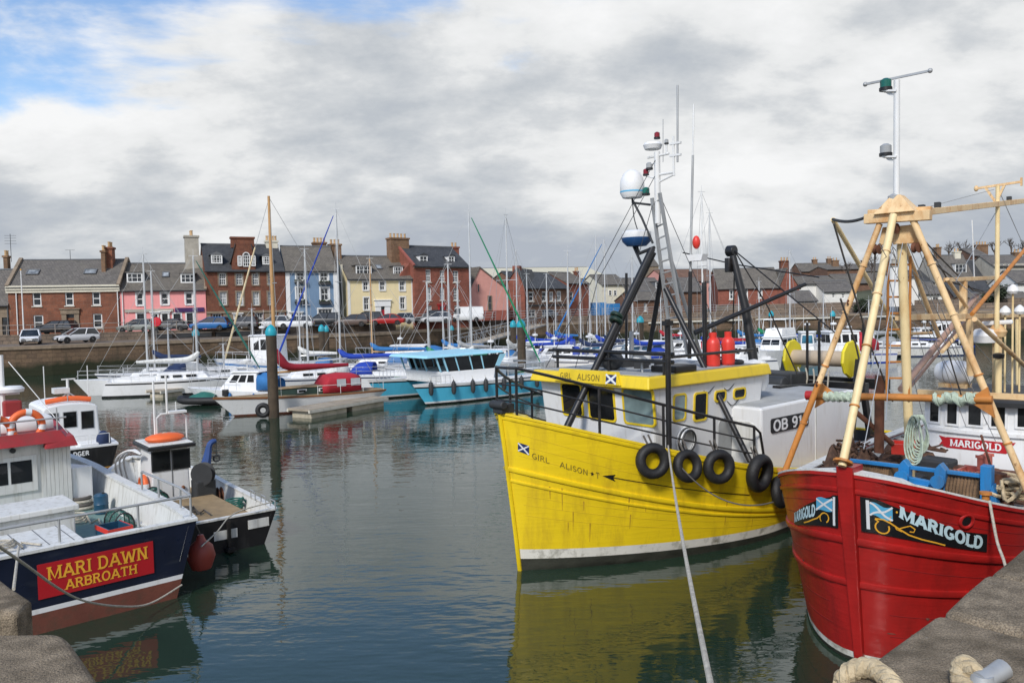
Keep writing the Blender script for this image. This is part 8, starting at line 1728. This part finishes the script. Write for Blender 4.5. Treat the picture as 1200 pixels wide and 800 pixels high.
g = thing('hanging_rope', 'coil of pale green rope hanging from the cream column', 'rope', fr.W(fr.X(1077, 486, 2.2)), a); b = MB()
for s in range(9):
    w_ = .09 + .03 * (s % 5); h_ = .48 + .045 * s; b.tube([( -.04 * s * .4 + rnd.uniform(-.01, .01), .03 * (s - 4) * .4 + w_ * math.sin(k / 24 * 2 * math.pi) * (.55 + .45 * (1 - math.cos(k / 24 * 2 * math.pi)) / 2), -h_ / 2 + h_ / 2 * math.cos(k / 24 * 2 * math.pi)) for k in range(24)], .014, 6, closed=True)
b.build('coil', M['rope_green'], g)
# wheelhouse
xf = 7.2; yh = 1.3; zt = 3.22; z0 = 1.1
arcx = lambda y: xf + .28 * (y / yh) ** 2
ysn = [-yh + 2 * yh * i / 16 for i in range(17)]
b = MB(); rows = [[V((arcx(y) + .12 * (z - z0) / 2, y, z)) for z in (z0, 2.62, zt)] for y in ysn]; b.grid(rows[::-1], 0, True)
for sy, r_ in ((-1, rows[0]), (1, rows[-1])): P = [r_[0], r_[2], V((10.6, r_[2].y, zt)), V((10.6, r_[0].y, z0))]; b.add(P if sy < 0 else P[::-1], [(0, 1, 2, 3)])
b.add([(10.6, -yh, z0), (10.6, -yh, zt), (10.6, yh, zt), (10.6, yh, z0)], [(0, 1, 2, 3)]); wh = b.build('wheelhouse', M['white_paint'], t)
b = MB(); rows = [[V((arcx(y) - .0 + .09 - k, y * 1.01, 2.56 + dz)) for k, dz in ((.0, 0), (.07, .0), (.07, .07), (.0, .07))] for y in ysn]; b.grid(rows[::-1], 0, False); b.build('ledge', M['white_paint'], wh)
xg = lambda z, y: arcx(y) + .12 * (z - z0) / 2
for r_ in ((1087, 473, 1098, 494), (1109, 474, 1121, 496), (1135, 475, 1150, 497), (1162, 475, 1178, 499), (1192, 476, 1209, 500)):
    A_, B_ = fr.X(r_[0], r_[3], xf + .12), fr.X(r_[2], r_[1], xf + .12); y0, y1 = min(A_.y, B_.y), max(A_.y, B_.y); zA, zB = A_.z, B_.z; f = .045
    b = MB()
    def q4(ya, yb_, za_, zb_, o0, o1): return [(xg(za_, ya) - o0, ya, za_), (xg(za_, yb_) - o0, yb_, za_), (xg(zb_, yb_) - o0, yb_, zb_), (xg(zb_, ya) - o0, ya, zb_), (xg(za_, ya) - o1, ya, za_), (xg(za_, yb_) - o1, yb_, za_), (xg(zb_, yb_) - o1, yb_, zb_), (xg(zb_, ya) - o1, ya, zb_)]
    for q in ((y0 - f, y0, zA - f, zB + f), (y1, y1 + f, zA - f, zB + f), (y0, y1, zA - f, zA), (y0, y1, zB, zB + f)): b.hexa(q4(*q, -.02, .035))
    w_ = b.build('window', M['white_paint'], t); MB().hexa(q4(y0, y1, zA, zB, -.02, .012)).build('pane', M['boat_glass'], w_)
b = MB(); rows = [[V((arcx(y) - .1 - k, y * 1.06, zz_)) for k, zz_ in ((0, zt), (.02, zt + .1), (-.1, zt + .14))] for y in ysn]; b.grid(rows[::-1], 0, True); rr = [r[2] for r in rows]; rb = [r[0] for r in rows]
b.add([tuple(p) for p in rr] + [(10.8, yh * 1.06, zt + .14), (10.8, -yh * 1.06, zt + .14)], [tuple(range(len(rr) + 2))[::-1]]); b.add([tuple(p) for p in rb] + [(10.8, yh * 1.06, zt), (10.8, -yh * 1.06, zt)], [tuple(range(len(rb) + 2))]); 
for sy in (-1, 1): b.add([(rows[0][0].x, sy * yh * 1.06, zt), (10.8, sy * yh * 1.06, zt), (10.8, sy * yh * 1.06, zt + .14), (rows[0][2].x, sy * yh * 1.06, zt + .14)], [(0, 1, 2, 3)])
b.build('wheelhouse_roof', M['iron'], t)
b = MB(); b.bar((arcx(yh) - .05, 1.4, zt + .2), (arcx(yh) + .15, -1.5, zt + .2), .14, .12); b.build('roof_beam', M['cream_steel'], t)
# ribbon with the name on the wheelhouse front
class Bent:
    def __init__(s, A, B): s.y0, s.y1, s.z0, s.z1 = A.y, B.y, A.z, B.z
    def at(s, u, w, off=.004): y = s.y0 + (s.y1 - s.y0) * u; z = s.z0 + (s.z1 - s.z0) * w + .02 * math.sin(u * math.pi); return V((xg(z, y) - off, y, z))
Bq = Bent(fr.X(1098, 524, xf + .08), fr.X(1190, 513, xf + .08)); Bq.z1 = Bq.z0 + .24
mb = MB(); mb.grid([[Bq.at(.11 + .78 * i / 16, j / 3, .012) for j in range(4)] for i in range(17)])
for u0_, u1_, um in ((0, .11, .05), (1, .89, .95)): mb.add([Bq.at(u1_, .05, .012), Bq.at(u1_, .95, .012), Bq.at(u0_, 1.1, .012), Bq.at(um, .6, .012), Bq.at(u0_, .15, .012)], [(0, 1, 3), (1, 2, 3), (0, 3, 4)])
mb.build('name_ribbon', M['board_red'], wh); write('lettering', M['letter_white'], wh, 'MARIGOLD', Bq, .17, .83, .2, .82, .2, True, .018)
b = MB(); b.bx((xf - .25, -1.6, 1.75), (xf - .05, 1.5, 1.88)); b.build('breakwater', M['rust'], t); b = MB(); b.bx((xf - 1.4, -2.1, 1.1), (xf - .3, 1.2, 1.74)); b.build('deck_casing', M['white_worn'], t, .04)
# liferaft, radar and pipes on the wheelhouse roof
g = thing('life_raft', 'white life raft barrel in a cradle on the white wheelhouse roof', 'life raft', fr.W(fr.X(1118, 436, 7.9)), a); MB().lathe([(.02, -.37), (.2, -.35), (.27, -.22), (.28, 0), (.27, .22), (.2, .35), (.02, .37)], (0, 0, 0), (.25, 1, 0), 22).build('canister', M['dome'], g); b = MB()
for k in (.12,): b.lathe([(.279, -.012), (.284, 0), (.279, .012)], V((.25, 1, 0)).normalized() * k, (.25, 1, 0), 22)
b.build('strap', M['galv'], g); b = MB(); b.bar((-.15, -.3, -.3), (-.05, .3, -.3), .08, .1); b.bar((.15, -.32, -.3), (.2, .25, -.3), .08, .1); b.build('cradle', M['cream_steel'], g)
q0, q1 = fr.X(1151, 379, 8.4), fr.X(1187, 377, 8.4); b = MB(); b.bar(q0, q1, .1, .1); b.build('radar_scanner', M['dome'], t, .03); q = q0.lerp(q1, .5); b = MB(); b.lathe([(.16, -.32), (.2, -.2), (.1, -.06), (.03, 0)], q, n=14); b.cyl(q + V((0, 0, -.3)), (q.x, q.y, zt + .1), .1, 10); b.build('radar_base', M['cream_steel'], t); q = fr.X(1154, 393, 8.3); MB().lathe([(.02, -.18), (.24, -.16), (.28, 0), (.2, .14), (.02, .18)], q, n=18).build('radar_dome', M['dome'], t)
q = fr.X(1170, 450, 8.0); q1 = fr.X(1170, 418, 8.0); b = MB(); b.cyl((8.0, q.y, zt), (8.0, q.y, q1.z), .07, 10); b.build('exhaust_pipe', M['cream_light'], t); MB().lathe([(.11, -.03), (.12, .06), (.05, .09)], (8.0, q.y, q1.z), n=12).build('exhaust_cap', M['black_paint'], t)
for px, py, d_, nm in ((1187, 341, 8.8, 'dome'), (1178, 366, 9.0, 'dome'), (1195, 365, 9.2, 'dome')): q = fr.X(px, py, d_); b = MB(); b.lathe([(.09, -.06), (.125, 0), (.1, .08), (.03, .15), (.01, .16)], q, n=14); b.build('gps_dome', M[nm], t); b = MB(); b.cyl((d_, q.y, zt), q + V((0, 0, -.05)), .022, 8); b.build('dome_post', M['cream_light'], t)
G('aerial', [fr.X(1142, 330, 8.4), fr.X(1139, 258, 8.4)], .015, 'steel_white')
# winch and gear on the foredeck
w0_, w1_ = fr.X(996, 540, 2.0), fr.X(1157, 557, 2.0); zb = (w0_.z + w1_.z) / 2; MB().bar((2, w0_.y, zb), (2, w1_.y, zb), .065, .065).build('winch_beam', M['blue_paint'], t, .01)
yk = fr.X(1082, 550, 2.0).y; b = MB()
for dy in (-.28, .28):
    b.prism([(1.9, yk + dy - .05, zb - .7), (1.9, yk + dy + .05, zb - .7), (1.9, yk + dy + .09, zb + .03), (1.9, yk + dy, zb + .14), (1.9, yk + dy - .09, zb + .03)], (.2, 0, 0))
b.bar((1.95, yk - .3, zb - .25), (1.95, yk + .3, zb - .2), .1, .12); b.box((1.95, yk, zb - .45), (.25, .25, .45)); b.build('winch_bracket', M['blue_paint'], t, .01)
for dy in (-.28, .28): MB().lathe([(.02, 0), (.11, 0), (.11, .1), (.02, .1)], (1.85, yk + dy, zb - .14), (-1, 0, 0), 14).build('winch_wheel', M['blue_paint'], t)
b = MB(); b.bar((2.0, w1_.y, zb - .8), (2.0, w1_.y, zb + .18), .16, .2); b.prism([(1.9, w1_.y - .1, zb - .1), (1.9, w1_.y + .14, zb - .5), (1.9, w1_.y - .2, zb - .6)], (.2, 0, 0)); b.build('winch_post', M['blue_paint'], t, .01)
for ya, yb_, lb in ((fr.X(1012, 555, 2.15).y, fr.X(1046, 560, 2.15).y, 0), (fr.X(1098, 565, 2.15).y, fr.X(1150, 570, 2.15).y, 1)):
    n_ = 26; ya, yb_ = max(ya, yb_), min(ya, yb_); b = MB(); prof = [(.05, 0)] + [(.36 + .018 * math.cos(i * math.pi) + rnd.uniform(-.008, .008), (ya - yb_) * i / n_) for i in range(n_ + 1)] + [(.05, ya - yb_)]
    b.lathe(prof, (2.25, yb_, zb - .38), (0, 1, 0), 24); b.build('rope_drum', M['drum_rope'], t)
b = MB(); b.bx((2.6, -1.8, 1.2), (3.1, 1.5, 1.9)); b.build('winch_bed', M['rust'], t)
G('winch_mast', [fr.X(1030, 530, 3.6), fr.X(1031, 440, 3.6)], .09, 'rust'); G('winch_mast', [fr.X(1046, 520, 3.9), fr.X(1000, 480, 3.4)], .05, 'rust')
def heap(name, label, c, sx, sy, sz, mk_, n, cat, r0=.05, r1=.14):
    g = thing(name, label, cat, fr.W(c), a); b = MB(); r = random.Random(len(label))
    nx, ny = 26, 22; rows = []
    for i in range(nx + 1):
        row = []
        for j in range(ny + 1):
            x, y = (i / nx * 2 - 1), (j / ny * 2 - 1); h = max(0, 1 - x * x) ** .5 * max(0, 1 - y * y) ** .5; row.append((x * sx, y * sy, sz * h * (.72 + .28 * math.sin(7 * x + 3 * y) * math.cos(6 * y - 2 * x)) + (r.uniform(-.03, .03) if h > 0 else -.05)))
        rows.append(row)
    b.grid(rows); 
    for _ in range(n):
        p0 = V((r.uniform(-sx, sx) * .6, r.uniform(-sy, sy) * .6, sz * r.uniform(.4, .95))); pts = [p0 + V((r.uniform(-.2, .2) * sx, r.uniform(-.2, .2) * sy, r.uniform(-.1, .05))) * k * .35 for k in range(5)]; b.tube(smoothpts(pts, 3), r.uniform(.012, .03), 5)
    b.build('net', M[mk_], g); return g
q = fr.Y(962, 556, 1.0); heap('fishing_net', 'heap of brown fishing net on the bow left of the stem', V((1.45, .75, 1.95)), .6, .75, .6, 'net_brown', 40, 'net')
heap('fishing_net', 'tangled rust brown net and gear in front of the white wheelhouse', V((5.0, 1.1, 1.2)), 1.3, 1.3, 1.5, 'net_brown', 60, 'net'); heap('fishing_net', 'dark net heap behind the blue winch beam', V((3.8, -.4, 1.2)), .8, 1.5, 1.0, 'net_brown', 50, 'net')
def crate(label, px, py, x, ang, mk_='gas_red', s=(.7, .45, .22)):
    g = thing('fish_box', label, 'fish box', fr.W(fr.X(px, py, x)), a + ang); b = MB(); X, Y_, Z_ = s
    for q in ((-X / 2, -Y_ / 2, X / 2, -Y_ / 2 + .04), (-X / 2, Y_ / 2 - .04, X / 2, Y_ / 2), (-X / 2, -Y_ / 2 + .04, -X / 2 + .04, Y_ / 2 - .04), (X / 2 - .04, -Y_ / 2 + .04, X / 2, Y_ / 2 - .04)): b.bx((q[0], q[1], 0), (q[2], q[3], Z_))
    b.bx((-X / 2 + .04, -Y_ / 2 + .04, 0), (X / 2 - .04, Y_ / 2 - .04, .03)); b.build('box', M[mk_], g); b = MB(); b.bx((-X / 2 - .02, -Y_ / 2 - .02, Z_ - .04), (X / 2 + .02, -Y_ / 2 - .002, Z_ + .01)); b.bx((-X / 2 - .02, Y_ / 2 + .002, Z_ - .04), (X / 2 + .02, Y_ / 2 + .02, Z_ + .01)); b.build('rim', M[mk_], g)
mk('box_pink', (.62, .17, .12), .55, dirt=(.35, .1, .07), damt=.6)
crate('faded red fish box lying flat behind the right rope drum', 1138, 556, 2.9, 1.5, 'box_pink', (.34, .5, .1)); crate('pink fish box standing upright below the name ribbon', 1154, 549, 3.0, 1.4, 'box_pink', (.12, .3, .24)); crate('small red fish box beside the hanging green rope', 1058, 530, 4.2, .3, 'gas_red', (.5, .4, .2))
b = MB(); 
for px, py in ((1170, 572), (1178, 578)): q = fr.X(px, py, 2.3); b.cyl((2.3, q.y, 1.3), (2.3, q.y, q.z + .25), .12, 12)
b.build('bollard', M['rust'], t); q = fr.X(1155, 585, 1.6); b = MB(); b.cyl((1.6, q.y, q.z - .5), (1.6, q.y, q.z + .08), .055, 10); b.cyl((1.6, q.y, q.z + .08), (1.6, q.y, q.z + .12), .09, 10); b.build('fairlead', M['orange_steel'], t)
g = thing('rope_coil', 'pale yellow rope piled behind the gunwale near the right picture edge', 'rope', fr.W(fr.X(1192, 578, 2.2)), a); b = MB(); r = random.Random(3)
for k in range(5): b.tube(smoothpts([(r.uniform(-.3, .3), r.uniform(-.35, .35), r.uniform(-.1, .25)) for _ in range(8)], 5), .03, 6)
b.build('rope', M['rope_tan'], g)
heap('fishing_net', 'rust brown net hanging over the gear beside the hanging green rope', V((4.2, 1.75, 1.5)), .9, .6, 1.3, 'net_brown', 40, 'net')
for (x, y, z, sx, sy, sz, m_) in ((3.4, 1.2, 1.2, .5, .6, 1.0, 'rust'), (4.6, .2, 1.2, .6, .5, 1.25, 'iron'), (5.6, -.6, 1.2, .7, .9, .9, 'rust'), (3.3, -1.3, 1.2, .5, .7, .8, 'iron')): MB().box((x, y, z + sz / 2), (sx, sy, sz), 0, x).build('deck_machinery', M[m_], t, .05)
for k in range(5): MB().lathe([(.05, -.1), (.2, -.1), (.22, 0), (.2, .1), (.05, .1)], (3.0 + .55 * k, 1.4 - .5 * k, 2.0 + .12 * (k % 2)), (.4, 1, .1 * k), 14).build('deck_sheave', M['rust' if k % 2 else 'iron'], t)
G('deck_wire', [fr.X(1150, 510, 3.0), fr.X(1165, 560, 2.2)], .02, 'rust')
# ------------------------------------------------------------------ mooring lines
def line(label, pts, r, mk_='rope_pale', name='mooring_line'):
    g = thing(name, label, 'rope', pts[0]); o_ = V(pts[0]); MB().tube([V(p) - o_ for p in pts], r, 8).build('rope', M[mk_], g); return g
fy = frame_of(Y); s_ = fy.W(HY.pt(.2, 1, -1) + V((0, 0, .1))); s_ = at(783, 522, s_.y)
e_ = at(838, 826, 3.7)
line('long pale mooring line from the yellow gunwale down to the near quay', sag(s_, e_, .18, 24), .018)
c0_ = at(786, 532, 16.6); c1_ = at(906, 588, 14.2); line('thin dark line hanging in a loop below the tyres to the red bow', sag(c0_, c1_, .42, 20), .014, 'rope_dark')
p0 = at(1157, 584, 12.5); fm = Fr(V((5.26, 11.86, 0)), R(46)); q, v = HR.find(fm, 1158, 590, -1, (0, .3), (.6, 1.05)); p0 = fm.W(HR.pt(q, 1, -1, .03)) + V((0, 0, .1)); line('pale line hanging from the red gunwale down to the near quay stones', smoothpts([p0, at(1163, 606, p0.y - .1), at(1169, 636, p0.y - .25), at(1178, 662, p0.y - .6), at(1184, 700, p0.y - 1.0)], 4), .02)
line('pale grey line from the left quay across the red name board', [at(-20, 630, 8.0)] + smoothpts([at(-4, 638, 8.6), at(28, 660, 9.8), at(70, 690, 11.4), at(100, 704, 12.6), at(140, 710, 13.6), at(175, 707, 14.4), at(213, 685, 15.3)], 5), .018)
line('short grey line from the left quay stones up to the navy gunwale', [at(16, 690, 9.0), at(22, 640, 12.6)], .018)
line('pale stern line from the small black workboat to the navy boat', smoothpts([at(318, 588, 18.9), at(285, 597, 18.2), at(268, 606, 17.6), at(255, 622, 17.0), at(236, 640, 16.0)], 4), .015)
# rope end and iron bollard on the near quay
g = thing('bollard_rope', 'thick tan rope lying over the near stone edge below the red stem', 'rope', onz(1010, 800, QZ + .05)); o_ = V(g.location)
pts = smoothpts([onz(992, 815, QZ - .1), onz(988, 798, QZ - .02), onz(1002, 784, QZ + .035), onz(1022, 783, QZ + .05), onz(1042, 797, QZ + .05), onz(1060, 822, QZ + .04)], 12); laid(MB(), [p - o_ for p in pts], .042, 60).build('rope', M['rope_tan'], g)
g = thing('mooring_cleat', 'pale grey iron cleat with a tan rope eye on the near quay, bottom right', 'cleat', onz(1168, 800, QZ)); o_ = V(g.location)
q = onz(1176, 783, QZ + .09) - o_; q0 = onz(1148, 800, QZ + .06) - o_; MB().tube([q0, q0.lerp(q, .5), q], [.045, .036, .04], 14).build('horn', M['galv'], g); MB().lathe([(.07, 0), (.05, .06), (.04, .1)], q0.lerp(q, .1) * 1.0 + V((0, 0, -.07)), n=14).build('foot', M['galv'], g)
q = onz(1126, 794, QZ + .05) - o_; laid(MB(), smoothpts([q0 + V((0, .03, .02)), q + V((.03, .03, .04)), q, q + V((0, -.06, -.02)), q + V((.05, -.16, -.04))], 9), .042, 60).build('rope_eye', M['rope_tan'], g)
